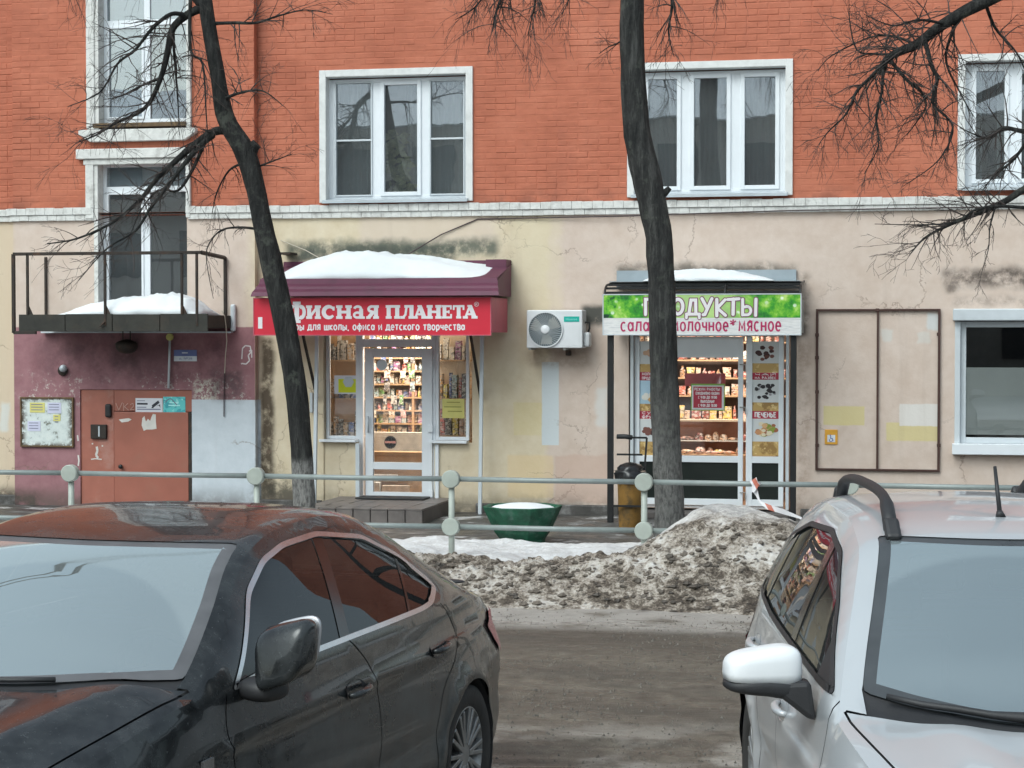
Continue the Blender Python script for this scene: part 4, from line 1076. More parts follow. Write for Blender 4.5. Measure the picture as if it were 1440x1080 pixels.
o = MB().lathe((fx(537, 513, -.04), YF + .035, fz(537, 513, -.04)), [(0, 0), (.07, 0), (.07, .004), (0, .004)], 24, 'Y').build('round_sticker', M['disc']); tag(o, 'pale round sticker at the top of the shop door glass', 'sticker')

# ------------------------------------------------------------------ stationery awning, sign and snow
M['plum_metal'] = plain('plum_metal_tiles', srgb(98, 52, 72), .6, .15, var=.12, scale=5, dirt=.3, dirtcol=(.05, .03, .04))
M['sign_red'] = plain('red_sign_film', srgb(204, 40, 60), .4, var=.05, scale=3); M['sign_side'] = plain('faded_red_sign_side', srgb(186, 88, 104), .5, var=.1)
DA = 1.05
aw = thing('shop_awning', 'plum metal awning roof over the stationery shop', 'awning', (fx(540), YF, fz(540, 420)))
xa, xb = at(357, 420, YF - DA).x, at(704, 420, YF - DA - .02).x
zlo, zhi = at(530, 416, YF - DA).z, at(530, 392, YF - DA + .12).z
zwl = fz(700, 366)
prof = [(-DA - .12, zlo), (-DA - .10, zlo + .05), (-DA - .03, zlo + .085), (-DA - .02, zlo + .115), (-DA + .05, zlo + .15), (-DA + .06, zhi - .0), (-.04, zwl - .05)]
for i in range(len(prof) - 1):
    (y0_, za_), (y1_, zb_) = prof[i], prof[i + 1]
    m = MB(); e0 = .0 + .012 * i
    m.prism([(xa + e0, YF + y0_, za_), (xb - e0, YF + y0_, za_), (xb - e0 - .012, YF + y1_, zb_), (xa + e0 + .012, YF + y1_, zb_)], (0, .004, -.006))
    m.build('roof_course' if i < len(prof) - 2 else 'roof_slope', M['plum_metal'], aw)
MB().box(xb - .35, fx(719, 366), YF - .30, YF - .0, fz(700, 388), zwl).build('end_flashing', M['plum_metal'], aw, bevel=.004)
MB().box(xa + .05, fx(719, 366), YF - .05, YF - .0, zwl - .10, zwl).build('wall_flashing', M['plum_metal'], aw, bevel=.004)
MB().prism([(xb - .09, YF - DA, zlo), (xb - .09, YF - .05, zlo), (xb - .09, YF - .05, zwl - .06), (xb - .09, YF - DA + .05, zhi - .05)], (.01, 0, 0)).build('end_panel', M['plum_metal'], aw)
MB().prism([(xa + .09, YF - DA, zlo), (xa + .09, YF - .05, zlo), (xa + .09, YF - .05, zwl - .06), (xa + .09, YF - DA + .05, zhi - .05)], (.01, 0, 0)).build('end_panel', M['plum_metal'], aw)
for px in (447, 677):
    x = fx(px, 480)
    MB().bar((x, YF - .04, fz(px, 560)), (x, YF - DA + .1, zlo - .02), .03, .03).build('brace', M['dark_metal'], aw)
sg = thing('shop_sign', 'red sign box with white lettering over the stationery shop', 'sign', (fx(540), YF - DA, fz(540, 470)))
ysg = YF - DA
sx0, sx1 = at(357, 445, ysg).x, at(690, 445, ysg).x
sz0, sz1 = at(530, 471, ysg).z, at(530, 418, ysg).z
MB().box(sx0, sx1, ysg, ysg + .05, sz0, sz1 - .004).build('panel', M['sign_red'], sg, bevel=.004)
MB().box(sx1 - .03, sx1 + .001, ysg + .052, YF - .06, sz0 + .03, sz1 - .006).build('side_panel', M['sign_side'], sg)
MB().box(sx0 - .001, sx0 + .03, ysg + .052, YF - .06, sz0 + .03, sz1 - .006).build('side_panel', M['sign_side'], sg)
MB().box(sx0 + .03, sx1 - .03, ysg + .052, YF - .06, sz0 + .03, sz0 + .045).build('soffit', M['sign_side'], sg)
frame_rect(MB(), sx0 - .008, sx1 + .008, sz0 - .008, sz1, .012, ysg - .006, ysg + .01).build('edge_trim', M['sign_side'], sg)
M['letter_white'] = plain('white_letter_film', srgb(228, 222, 224), .4, var=.02)
A = (at(363, 446, ysg), at(369, 462, ysg)); MB().box(A[0].x, A[1].x, ysg - .003, ysg - .0008, A[1].z, A[0].z).build('white_tab', M['letter_white'], sg)

def ribbon(m, pts, w, y, dy=.0, caps='butt', n=8):
    """thick flat stroke along 2-D points (x,z)"""
    P = [Vector((p[0], p[1])) for p in pts]; L = []; Rr = []
    for i, p in enumerate(P):
        d0 = (P[i] - P[i - 1]).normalized() if i else None; d1 = (P[i + 1] - P[i]).normalized() if i < len(P) - 1 else None
        d_ = d0 if d1 is None else d1 if d0 is None else (d0 + d1).normalized() if (d0 + d1).length > .1 else d1
        nn = Vector((-d_.y, d_.x)); k = 1
        if d0 is not None and d1 is not None: k = 1 / max(.5, nn.dot(Vector((-d1.y, d1.x))))
        ww = w[i] if isinstance(w, (list, tuple)) else w
        L.append(p + nn * ww / 2 * k); Rr.append(p - nn * ww / 2 * k)
    b0 = len(m.v)
    for l_, r_ in zip(L, Rr): m.v += [Vector((l_.x, y - dy, l_.y)), Vector((r_.x, y - dy, r_.y))]
    for i in range(len(P) - 1): m.f.append((b0 + 2 * i, b0 + 2 * i + 1, b0 + 2 * i + 3, b0 + 2 * i + 2))
    if caps == 'round':
        ww = (w[0] if isinstance(w, (list, tuple)) else w) / 2
        for k_, p in enumerate((P[0], P[-1])):
            m.poly([(p.x + ww * math.cos(2 * math.pi * j / 16), y - dy - .0003 * (k_ + 1), p.y + ww * math.sin(2 * math.pi * j / 16)) for j in range(16)])
def arc(cx, cz, rx, rz, a0, a1, n=14): return [(cx + rx * math.cos(R(a0 + (a1 - a0) * i / n)), cz + rz * math.sin(R(a0 + (a1 - a0) * i / n))) for i in range(n + 1)]
# slab-serif letters on a unit box (x 0..1, z 0..1): strokes (points, width)
V, H_, S_ = .27, .15, .17
def stem(x, s0=True, s1=True, z0=0, z1=1, sw=.42):
    r_ = [([(x, z0), (x, z1)], V)]
    if s0: r_.append(([(x - sw / 2, z0 + S_ / 2), (x + sw / 2, z0 + S_ / 2)], S_))
    if s1: r_.append(([(x - sw / 2, z1 - S_ / 2), (x + sw / 2, z1 - S_ / 2)], S_))
    return r_
SLAB = {
 'О': [(arc(.5, .5, .36, .42, 0, 360, 28), [.27] * 29)],
 'ф': stem(.5, z0=-.3, z1=1.28) + [(arc(.27, .5, .17, .42, 60, 300, 16), .2), (arc(.73, .5, .17, .42, -120, 120, 16), .2)],
 'и': stem(.2) + stem(.8) + [([(.25, .14), (.75, .86)], .17)],
 'с': [(arc(.52, .5, .37, .42, 38, 322, 24), [.15 + .13 * math.sin(math.pi * i / 24) for i in range(25)]), ([(.84, .62), (.84, .92)], .14)],
 'н': stem(.2) + stem(.8) + [([(.2, .5), (.8, .5)], H_ + .02)],
 'а': stem(.68, s1=False, z1=.72) + [(arc(.44, .70, .25, .22, 0, 165, 14), .17), (arc(.42, .27, .24, .19, 0, 360, 20), .16), ([(.72, .075), (.95, .075)], .15)],
 'я': stem(.78) + [(arc(.52, .72, .27, .2, 90, 270, 14), .18), ([(.5, .92), (.78, .92)], .15), ([(.5, .52), (.78, .52)], .13), ([(.58, .5), (.24, .06)], .24), ([(.08, .08), (.40, .08)], S_)],
 'П': stem(.2) + stem(.8) + [([(.05, .92), (.95, .92)], S_)],
 'Л': stem(.8, s1=False) + [([(.46, .94), (.38, .3), (.22, .08)], .15), ([(.02, .085), (.34, .085)], S_), ([(.3, .92), (.95, .92)], S_)],
 'А': [([(.47, .96), (.16, .06)], .14), ([(.47, .96), (.80, .06)], .28), ([(-.02, .085), (.34, .085)], S_), ([(.58, .085), (1.02, .085)], S_), ([(.27, .32), (.68, .32)], .14), ([(.3, .94), (.62, .94)], .12)],
 'Н': stem(.2) + stem(.8) + [([(.2, .5), (.8, .5)], H_)],
 'Е': stem(.3, False, False) + [([(.06, .925), (.9, .925)], .15), ([(.06, .075), (.92, .075)], .15), ([(.3, .5), (.68, .5)], .14), ([(.85, .68), (.85, .98)], .13), ([(.87, .02), (.87, .34)], .13), ([(.68, .38), (.68, .62)], .1)],
 'Т': stem(.5, True, False) + [([(.04, .925), (.96, .925)], .15), ([(.09, .64), (.09, .98)], .13), ([(.91, .64), (.91, .98)], .13)],
}
# plain upright letters drawn as strokes: name -> (width, strokes) on a box one unit high
def _c(cx, cz, rx, rz, a0, a1, n=12): return arc(cx, cz, rx, rz, a0, a1, n)
CYR = {
 'а': (.62, [_c(.28, .5, .24, .46, 20, 340), [(.56, 0), (.56, 1)]]), 'А': (.8, [[(0, 0), (.4, 1), (.8, 0)], [(.16, .34), (.64, .34)]]),
 'б': (.6, [_c(.3, .34, .26, .34, 0, 360), [(.04, .4), (.1, .9), (.55, 1.1)]]), 'в': (.58, [[(.06, 0), (.06, 1), (.34, 1)] + _c(.34, .77, .2, .23, 90, -90, 6) + [(.06, .54)], [(.34, .54)] + _c(.34, .27, .22, .27, 90, -90, 6) + [(.06, 0)]]),
 'г': (.48, [[(.06, 0), (.06, 1), (.48, 1)]]), 'д': (.78, [[(.14, .05), (.26, 1), (.62, 1), (.62, .05)], [(0, -.2), (0, .05), (.78, .05), (.78, -.2)]]), 'е': (.6, [[(.06, .52), (.56, .52)] + _c(.3, .5, .26, .48, 5, 315, 14)],), 'Е': (.56, [[(.54, 1), (.06, 1), (.06, 0), (.56, 0)], [(.06, .52), (.48, .52)]]),
 'ж': (.9, [[(.45, 0), (.45, 1)], [(.05, 1), (.45, .5), (.05, 0)], [(.85, 1), (.45, .5), (.85, 0)]]), 'з': (.56, [_c(.26, .76, .22, .24, 150, -90, 8), _c(.26, .26, .25, .27, 90, -150, 8)]),
 'и': (.64, [[(.06, 1), (.06, 0), (.58, 1), (.58, 0)]]), 'й': (.64, [[(.06, 1), (.06, 0), (.58, 1), (.58, 0)], [(.2, 1.22), (.32, 1.14), (.44, 1.22)]]), 'к': (.58, [[(.06, 0), (.06, 1)], [(.55, 1), (.08, .5), (.58, 0)]]),
 'л': (.66, [[(0, .02), (.1, .1), (.18, 1), (.6, 1), (.6, 0)]]), 'м': (.78, [[(.06, 0), (.1, 1), (.39, .25), (.68, 1), (.72, 0)]]), 'н': (.62, [[(.06, 0), (.06, 1)], [(.56, 0), (.56, 1)], [(.06, .52), (.56, .52)]]), 'о': (.66, [_c(.33, .5, .28, .48, 0, 360, 18)]),
 'п': (.62, [[(.06, 0), (.06, 1), (.56, 1), (.56, 0)]]), 'р': (.6, [[(.06, -.35), (.06, 1)], _c(.3, .5, .25, .47, 160, -160, 14)]), 'Р': (.58, [[(.06, 0), (.06, 1), (.3, 1)] + _c(.3, .75, .24, .25, 90, -90, 8) + [(.06, .5)]]), 'с': (.58, [_c(.32, .5, .27, .48, 50, 310, 14)]), 'т': (.6, [[(.0, 1), (.6, 1)], [(.3, 1), (.3, 0)]]),
 'у': (.58, [[(.02, 1), (.3, .2)], [(.56, 1), (.26, 0), (.1, -.2)]]), 'ф': (.86, [[(.43, -.35), (.43, 1.35)], _c(.43, .5, .36, .44, 0, 360, 18)]), 'х': (.56, [[(.02, 1), (.54, 0)], [(.54, 1), (.02, 0)]]), 'ц': (.68, [[(.06, 1), (.06, .04), (.6, .04), (.6, -.2)], [(.54, .04), (.54, 1)]]), 'ч': (.56, [[(.06, 1), (.06, .6), (.16, .45), (.5, .45)], [(.5, 1), (.5, 0)]]),
 'ш': (.84, [[(.06, 1), (.06, .04), (.78, .04), (.78, 1)], [(.42, 1), (.42, .04)]]), 'ы': (.8, [[(.06, 1), (.06, .02), (.3, .02)] + _c(.3, .29, .2, .27, -90, 90, 6) + [(.06, .56)], [(.74, 1), (.74, 0)]]), 'ь': (.56, [[(.06, 1), (.06, .02), (.3, .02)] + _c(.3, .29, .2, .27, -90, 90, 6) + [(.06, .56)]]),
 'я': (.58, [[(.52, 0), (.52, 1), (.26, 1)] + _c(.26, .74, .2, .26, 90, 270, 6) + [(.52, .48)], [(.26, .48), (.04, 0)]]), ',': (.2, [[(.12, .08), (.06, -.2)]]), ':': (.2, [[(.1, .1), (.1, .22)], [(.1, .7), (.1, .82)]]), ' ': (.36, []),
 '0': (.56, [_c(.28, .5, .24, .48, 0, 360, 16)]), '1': (.36, [[(.06, .76), (.24, 1), (.24, 0)]]), '8': (.56, [_c(.28, .75, .2, .24, 0, 360, 12), _c(.28, .26, .24, .26, 0, 360, 12)]), '9': (.56, [_c(.28, .68, .22, .3, 0, 360, 12), [(.5, .68), (.46, .2), (.2, 0)]]),
}
def lettering(name, body, mat, parent, x0, x1, z0, z1, y, weight=.17, gap=.16):
    """one line of stroke letters fitted into a box; small print stays one part"""
    gl = [CYR.get(ch) or CYR.get(ch.lower()) for ch in body]; W = sum(g_[0] + gap for g_ in gl) - gap; sx = (x1 - x0) / W; sz = z1 - z0; x = 0; m = MB(); k = 0
    for g_ in gl:
        for st in g_[1]:
            ribbon(m, [(x0 + (x + p[0]) * sx, z0 + p[1] * sz) for p in st], weight * sz, y, .00025 * (k % 7)); k += 1
        x += g_[0] + gap
    o = m.build(name, mat, parent, fix=False); o['kind'] = 'stuff'; return o
def word(parent, glyphs, spec, mat, y, caps='butt', wf=1.0, name='letter', mono=None):
    """spec: (char, x0, x1, z0, z1)"""
    for ch, x0, x1, z0, z1 in spec:
        m = MB()
        for k, (pts, w) in enumerate(glyphs[ch]):
            sx, sz = x1 - x0, z1 - z0
            sc = (sx + sz) / 2
            q = [(x0 + p[0] * sx, z0 + p[1] * sz) for p in pts]
            ww = [v * sc * wf for v in w] if isinstance(w, (list, tuple)) else w * sc * wf
            ribbon(m, q, ww, y, .0004 * k, caps)
        m.build(name, mat, parent, fix=False)
zb_, zt_ = at(530, 448, ysg).z, at(530, 429.5, ysg).z
X = lambda zx: at(350 + zx / 3.789, 440, ysg).x
spec = [('О', X(122), X(208)), ('ф', X(206), X(305)), ('и', X(306), X(384)), ('с', X(388), X(464)), ('н', X(466), X(548)), ('а', X(548), X(622)), ('я', X(620), X(694)),
        ('П', X(730), X(806)), ('Л', X(806), X(882)), ('А', X(876), X(950)), ('Н', X(948), X(1026)), ('Е', X(1024), X(1086)), ('Т', X(1086), X(1150)), ('А', X(1142), X(1218))]
word(sg, SLAB, [(c_, x0, x1, zb_, zt_ if c_ != 'О' else zt_ + .04) for c_, x0, x1 in spec], M['letter_white'], ysg - .004, wf=1.12)
lettering('small_lettering', 'товары для школы, офиса и детского творчества', M['letter_white'], sg, X(160), X(1150), at(530, 464, ysg).z, at(530, 457, ysg).z, ysg - .003, .26, .22)
text('registered_mark', '®', M['letter_white'], sg, X(1200), X(1226), at(530, 431.5, ysg).z, at(530, 425, ysg).z, ysg - .003)
xs0, xs1 = at(397, 390, YF - .55).x, at(690, 388, YF - .6).x
snow_heap('awning_snow', 'long white snow heap on the plum awning', xs0, xs1, YF - DA + .08, YF - .03, lambda u, v: (zhi - .01) + (zwl - .05 - zhi) * v, .26, 9,
          prof=lambda u: min(1, .25 + 2.6 * u) * (min(1, .1 + 1.55 * (1 - u))) ** .9)
# white poles either side of the shop front
for px, lab in ((444, 'left'), (676, 'right')):
    p0, p1 = fx(px, 480, .25), fx(px - (2 if px < 500 else 1), 706, .25)
    o = MB().bar((p0 + .02, YF - .25, fz(px, 470, .25) + .1), (p1, YF - .25, SWZ), .045, .045).build('awning_pole', M['upvc_grey'], bevel=.006)
    tag(o, 'slim white pole at the %s of the stationery shop front' % lab, 'pole')
M['grey_box'] = plain('grey_plastic', srgb(150, 150, 146), .5)
o = MB().box(fx(437, 560), fx(441, 560), YF - .05, YF, fz(440, 580), fz(440, 552)).build('bell_box', M['upvc_grey'], bevel=.006); tag(o, 'small white box on the wall behind the left tree', 'box')
br = thing('cable_bracket', 'small rusty angle bracket on the wall above the plum awning', 'bracket', at(408, 362, YF))
MB().box(fx(402, 360), fx(418, 360), YF - .3, YF - .0, fz(410, 359), fz(410, 356)).build('arm', M['dark_metal'], br); MB().box(fx(402, 360), fx(405, 360), YF - .3, YF - .27, fz(410, 372), fz(410, 356) - .002).build('drop', M['dark_metal'], br)
cw = MB().tube([at(395, 338, YF - .02), at(430, 352, YF - .2), at(455, 366, YF - .4)], .006, 5).build('awning_wire', M['cable']); tag(cw, 'thin pale wire from the wall down to the awning snow', 'wire')
cw = MB().tube([at(560, 366, YF - .3), at(620, 330, YF - .02), at(672, 308, YF - .01), at(870, 304, YF - .06), at(1110, 296, YF - .06), at(1440, 290, YF - .06)], .008, 5).build('facade_cable', M['cable_dark']); tag(cw, 'thin dark cable strung under the white cornice', 'cable')

# ------------------------------------------------------------------ entrance steps
st = thing('shop_steps', 'tiled concrete platform with step in front of the stationery shop door', 'steps', (fx(560), YF - 1.2, SWZ))
M['tile'] = plain('worn_brown_paving', srgb(112, 104, 100), .5, var=.26, scale=5, bump=.4, bscale=30, dirt=.5, dirtcol=(.10, .09, .085)); M['concrete'] = plain('wet_concrete', srgb(84, 78, 75), .6, var=.25, scale=5, bump=.5)
px0, px1 = fx(478, 715), fx(638, 715); dep = 1.6; ztop = .235
MB().box(px0, px1, YF - dep + .03, YF + .1, 0, ztop - .02).build('core', M['concrete'], st)
nx_, ny_ = 7, 6; r = random.Random(8)
for i in range(nx_):
    for j in range(ny_):
        u0, u1 = px0 + (px1 - px0) * i / nx_, px0 + (px1 - px0) * (i + 1) / nx_; v0, v1 = YF - dep + dep * j / ny_, YF - dep + dep * (j + 1) / ny_
        MB().box(u0 + .004, u1 - .004, v0 + .004, v1 - .004, ztop - .02, ztop + r.uniform(-.002, .003)).build('tile', M['tile'], st, bevel=.003)
for i in range(nx_):
    u0, u1 = px0 + (px1 - px0) * i / nx_, px0 + (px1 - px0) * (i + 1) / nx_
    MB().box(u0 + .006, u1 - .006, YF - dep - .0, YF - dep + .028, .0, ztop - .025).build('riser_tile', M['tile'], st, bevel=.003)
mt = MB().box(fx(512, 706), fx(607, 706), YF - .42, YF - .06, ztop + .004, ztop + .022).build('door_mat', M['black'], bevel=.006); tag(mt, 'black door mat at the stationery shop threshold', 'mat')

# ------------------------------------------------------------------ air conditioner
ac = thing('air_conditioner', 'white outdoor air conditioner unit hanging on the wall between the shops', 'air conditioner', at(780, 465, YF))
dac = .36; ya = YF - dac
M['ac_white'] = plain('white_powder_coat', srgb(212, 214, 216), .4, var=.03)
xa, xb, za, zb = rect(740.5, 436, 819, 489.5, dac)
MB().box(xa, xb, ya, YF - .06, za, zb).build('case', M['ac_white'], ac, bevel=.012)
cx, cz = (fx(767, 463.5, dac)), fz(767, 463.5, dac); rr = (zb - za) * .455
M['ac_dark'] = plain('dark_fan_recess', srgb(92, 102, 106), .6, var=.1); M['ac_grille'] = plain('pale_grille_wire', srgb(190, 196, 198), .45); M['ac_hub'] = plain('fan_hub_white', srgb(226, 228, 230), .4)
MB().lathe((cx, ya - .001, cz), [(0, -.002), (rr, -.002), (rr, .0)], 40, 'Y').build('fan_recess', M['ac_dark'], ac)
MB().lathe((cx, ya, cz), [(rr * .97, -.004), (rr * .97, -.02), (rr * 1.04, -.02), (rr * 1.04, 0)], 40, 'Y').build('fan_ring', M['ac_white'], ac, smooth=True, auto=40)
bl = MB()
for k in range(3):
    a0 = k * 120
    pts = [(cx + r_ * math.cos(R(a0 + an)), ya - .006, cz + r_ * math.sin(R(a0 + an))) for r_, an in ((.05, 0), (rr * .9, 10), (rr * .92, 55), (rr * .6, 70), (.05, 60))]
    MB().poly(pts).build('fan_blade', M['grey_box'], ac)
for k in range(44):
    an = R(k * 360 / 44); an2 = an + .35
    MB().tube([(cx + .05 * math.cos(an), ya - .02, cz + .05 * math.sin(an)), (cx + rr * .55 * math.cos(an + .1), ya - .024, cz + rr * .55 * math.sin(an + .1)), (cx + rr * math.cos(an2), ya - .018, cz + rr * math.sin(an2))], .0026, 4).build('grille_wire', M['ac_grille'], ac)
MB().lathe((cx, ya, cz), [(0, -.034), (.045, -.032), (.055, -.026), (.055, -.018)], 24, 'Y').build('hub', M['ac_hub'], ac, smooth=True)
M['teal'] = plain('teal_badge', srgb(0, 166, 152), .4); M['teal_text'] = plain('pale_teal_ink', srgb(150, 232, 220), .4)
A = rect(793, 445, 814.5, 452.5, dac + .004); MB().box(A[0], A[1], ya - .004, ya - .0005, A[2], A[3]).build('badge', M['teal'], ac)
text('badge_lettering', 'Hisense', M['teal_text'], ac, A[0] + .025, A[1] - .025, A[2] + .018, A[3] - .018, ya - .006)
A = rect(796, 455, 815, 486, dac); MB().box(A[0], A[1], ya - .003, ya - .0005, A[2], A[3]).build('service_panel', M['ac_white'], ac, bevel=.001)
MB().box(xb, xb + .075, YF - .28, YF - .1, fz(824, 488, .2), fz(824, 467, .2)).build('valve_cover', M['ac_white'], ac, bevel=.03)
MB().tube([at(q, w, YF - .15) for q, w in ((822, 468), (820, 460), (823, 453), (829, 454), (829, 462), (826, 470))], .012, 7).build('pipe_loop', M['black'], ac, smooth=True)
for px in (752, 800):
    MB().bar((fx(px, 490), YF, za - .012), (fx(px, 490), ya + .02, za - .012), .03, .025).build('bracket', M['grey_box'], ac)
MB().box(fx(797, 495), fx(804, 495), YF - .1, YF - .01, fz(800, 500), za - .03).build('drain_boss', M['dark_metal'], ac, bevel=.01)
# ------------------------------------------------------------------ grocery shop front
s2 = win_root('shop_front', 'white glazed door front of the grocery shop'); a, b, c, d = O_SHOP2
yg = YF + .12
g0, g1 = fx(893, 600, -.12), fx(1102, 600, -.12); zg0 = fz(1000, 716, -.12); zg1 = d + .02
xj = [fx(p, 600, -.12) for p in (893, 940, 1052, 1058, 1100)]
fr = frame_rect(MB(), g0, g1, zg0, zg1, .045, yg - .01, yg + .06)
fr.box(fx(939, 600, -.12), fx(944, 600, -.12), yg - .009, yg + .06, zg0 + .045, zg1 - .045)
fr.box(fx(1049, 600, -.12), fx(1056, 600, -.12), yg - .009, yg + .06, zg0 + .045, zg1 - .045)
fr.build('door_frame', M['upvc'], s2, bevel=.004)
zmid0, zmid1 = fz(1000, 650, -.12), fz(1000, 641, -.12)
M['green_panel'] = plain('dark_green_infill', srgb(17, 26, 22), .35, var=.15)
def leaf(px0, px1, glass_top, name):
    x0, x1 = fx(px0, 600, -.12), fx(px1, 600, -.12); w = .06
    m = MB(); m.box(x0, x0 + w, yg - .04, yg + .02, zg0 + .05, zg1 - .05); m.box(x1 - w, x1, yg - .04, yg + .02, zg0 + .05, zg1 - .05)
    for z0_, z1_ in ((zg0 + .05, zg0 + .13), (zmid0, zmid1), (glass_top, zg1 - .05)): m.box(x0 + w, x1 - w, yg - .0395, yg + .02, z0_, z1_)
    m.build(name, M['upvc'], s2, bevel=.004)
    MB().box(x0 + w, x1 - w, yg - .01, yg + .0, zg0 + .13, zmid0).build('lower_panel', M['green_panel'], s2)
    pane(s2, x0 + w, x1 - w, zmid1, glass_top, yg - .012, M['shop_glass'])
    return x0 + w, x1 - w
gt = fz(1000, 503, -.12)
lx0, lx1 = leaf(944, 1045, gt, 'door_leaf')
rx0, rx1 = leaf(1051, 1102, zg1 - .055, 'side_leaf')
qx0, qx1 = leaf(893, 940, zg1 - .055, 'side_leaf')
for py in (515, 575, 695):
    x = fx(1046, py, -.06); z = fz(1046, py, -.06)
    MB().tube([(x - .05, yg - .06, z + .02), (x + .02, yg - .06, z + .02), (x + .02, yg - .06, z - .06)], .009, 6).build('hinge', M['grey_box'], s2)
for px in (888, 1107): MB().box(fx(px, 600) - .02, fx(px, 600) + .02, YF + .02, YF + .2, SWZ, d).build('jamb_strip', M['upvc_grey'], s2, bevel=.004)
MB().box(a, b, YF - .35, YF + .2, SWZ, fz(1000, 718)).build('threshold', M['concrete'], s2, bevel=.01)
y0, y1, zf2, zc2 = shop_room(s2, O_SHOP2, 3.2, M['shop_wall'], M['shop_floor'])
ceiling_lamp('lit ceiling lamp inside the grocery shop', fx(990), YF + 1.3, 2.75, 1.4, .5, 48, (1, .85, .70))
# posters in the side lights (flat prints on the inside of the glass)
M['poster_white'] = plain('white_poster', srgb(206, 208, 208), .5, var=.03); M['poster_red'] = plain('red_poster_band', srgb(170, 46, 66), .5)
M['wood_print'] = m_print('wood_grain_print', srgb(190, 156, 96), [(srgb(150, 116, 66), 9, .5, .1), (srgb(214, 186, 130), 14, .56, .08)])
M['print_white'] = plain('white_print', srgb(230, 226, 226), .5)
def food(parent, cx, cz, rx, rz, cols, n, rr, seed, y):
    r_ = random.Random(seed)
    for k in range(n):
        q = math.sqrt(r_.random()); th = r_.uniform(0, 6.28); rad = rr * r_.uniform(.7, 1.25)
        p = Vector((cx + rx * q * math.cos(th), y - .0006 - .00025 * k, cz + rz * q * math.sin(th)))
        MB().poly([(p.x + rad * (1 + .15 * math.sin(3 * j + k)) * math.cos(j * .628), p.y, p.z + rad * .8 * math.sin(j * .628)) for j in range(10)]).build('printed_food', r_.choice(cols), parent, fix=False)
FC = {'berry': [plain('dark_berry_print', srgb(42, 36, 40), .5)] , 'grey': [plain('grey_print', srgb(150, 146, 150), .5)], 'cookie': [plain('biscuit_print', c_, .5) for c_ in (srgb(196, 140, 96), srgb(160, 96, 66), srgb(214, 170, 120), srgb(136, 150, 60), srgb(220, 208, 180))],
      'meat': [plain('meat_print', c_, .5) for c_ in (srgb(96, 56, 48), srgb(66, 40, 40), srgb(120, 76, 66))], 'fish': [plain('peach_print', c_, .5) for c_ in (srgb(196, 150, 126), srgb(206, 168, 140))],
      'milk': [plain('milk_print', c_, .5) for c_ in (srgb(220, 216, 206), srgb(214, 180, 130), srgb(206, 160, 100))], 'sky': [plain('sky_print', srgb(170, 196, 212), .5)]}
yp = yg - .018
def poster(side, x0, x1, bands):
    t_ = thing('food_poster', 'tall food poster with %s in the grocery shop side light' % side, 'poster', ((x0 + x1) / 2, yp, zmid1))
    for k, (py0, py1, kind, txt) in enumerate(bands):
        px = 1078 if x0 > lx1 else 915
        z1_, z0_ = fz(px, py0, -.1), fz(px, py1, -.1)
        mat = {'white': M['poster_white'], 'wood': M['wood_print'], 'red': M['poster_red'], 'sky': FC['sky'][0]}[kind]
        MB().box(x0, x1, yp, yp + .003, z0_ + .0006, z1_ - .0006).build({'white': 'white_field', 'wood': 'wood_band', 'red': 'title_band', 'sky': 'sky_field'}[kind], mat, t_)
        if txt:
            L = txt.split('\n')
            for i, s_ in enumerate(L):
                hh = (z1_ - z0_) / len(L); lettering('title', s_, M['print_white'], t_, x0 + (x1 - x0) * .1, x1 - (x1 - x0) * .1, z1_ - hh * (i + 1) + hh * .22, z1_ - hh * i - hh * .2, yp - .001, .22)
    return t_
pr = poster('dark berries and biscuits', rx0, rx1, [(480, 511, 'white', ''), (511, 524, 'wood', ''), (524, 534, 'red', 'ЧАЙ\nНА РАЗВЕС'), (534, 566, 'white', ''), (566, 578, 'wood', ''), (578, 589, 'red', 'ПЕЧЕНЬЕ'), (589, 621, 'white', ''), (621, 641, 'wood', '')])
pc = (rx0 + rx1) / 2
food(pr, pc, fz(1078, 496, -.1), .09, .10, FC['meat'], 16, .03, 1, yp); food(pr, pc, fz(1078, 550, -.1), .12, .10, FC['grey'] + FC['berry'], 10, .022, 2, yp); food(pr, pc, fz(1078, 549, -.1), .12, .10, FC['berry'], 14, .026, 5, yp - .003)
food(pr, pc, fz(1078, 604, -.1), .13, .09, FC['cookie'], 26, .034, 3, yp)
pq = poster('milk and dates', qx0, qx1, [(480, 512, 'white', ''), (512, 523, 'wood', ''), (523, 535, 'red', 'МОЛОЧНАЯ\nПРОДУКЦИЯ'), (535, 568, 'sky', ''), (568, 578, 'wood', ''), (578, 589, 'red', 'СУХО\nФРУКТЫ'), (589, 621, 'white', ''), (621, 641, 'wood', '')])
pc = (qx0 + qx1) / 2
food(pq, pc, fz(915, 496, -.1), .08, .09, FC['fish'], 12, .04, 4, yp); food(pq, pc, fz(915, 558, -.1), .1, .04, FC['milk'], 12, .04, 5, yp); food(pq, pc, fz(915, 606, -.1), .1, .05, FC['meat'], 14, .035, 6, yp)
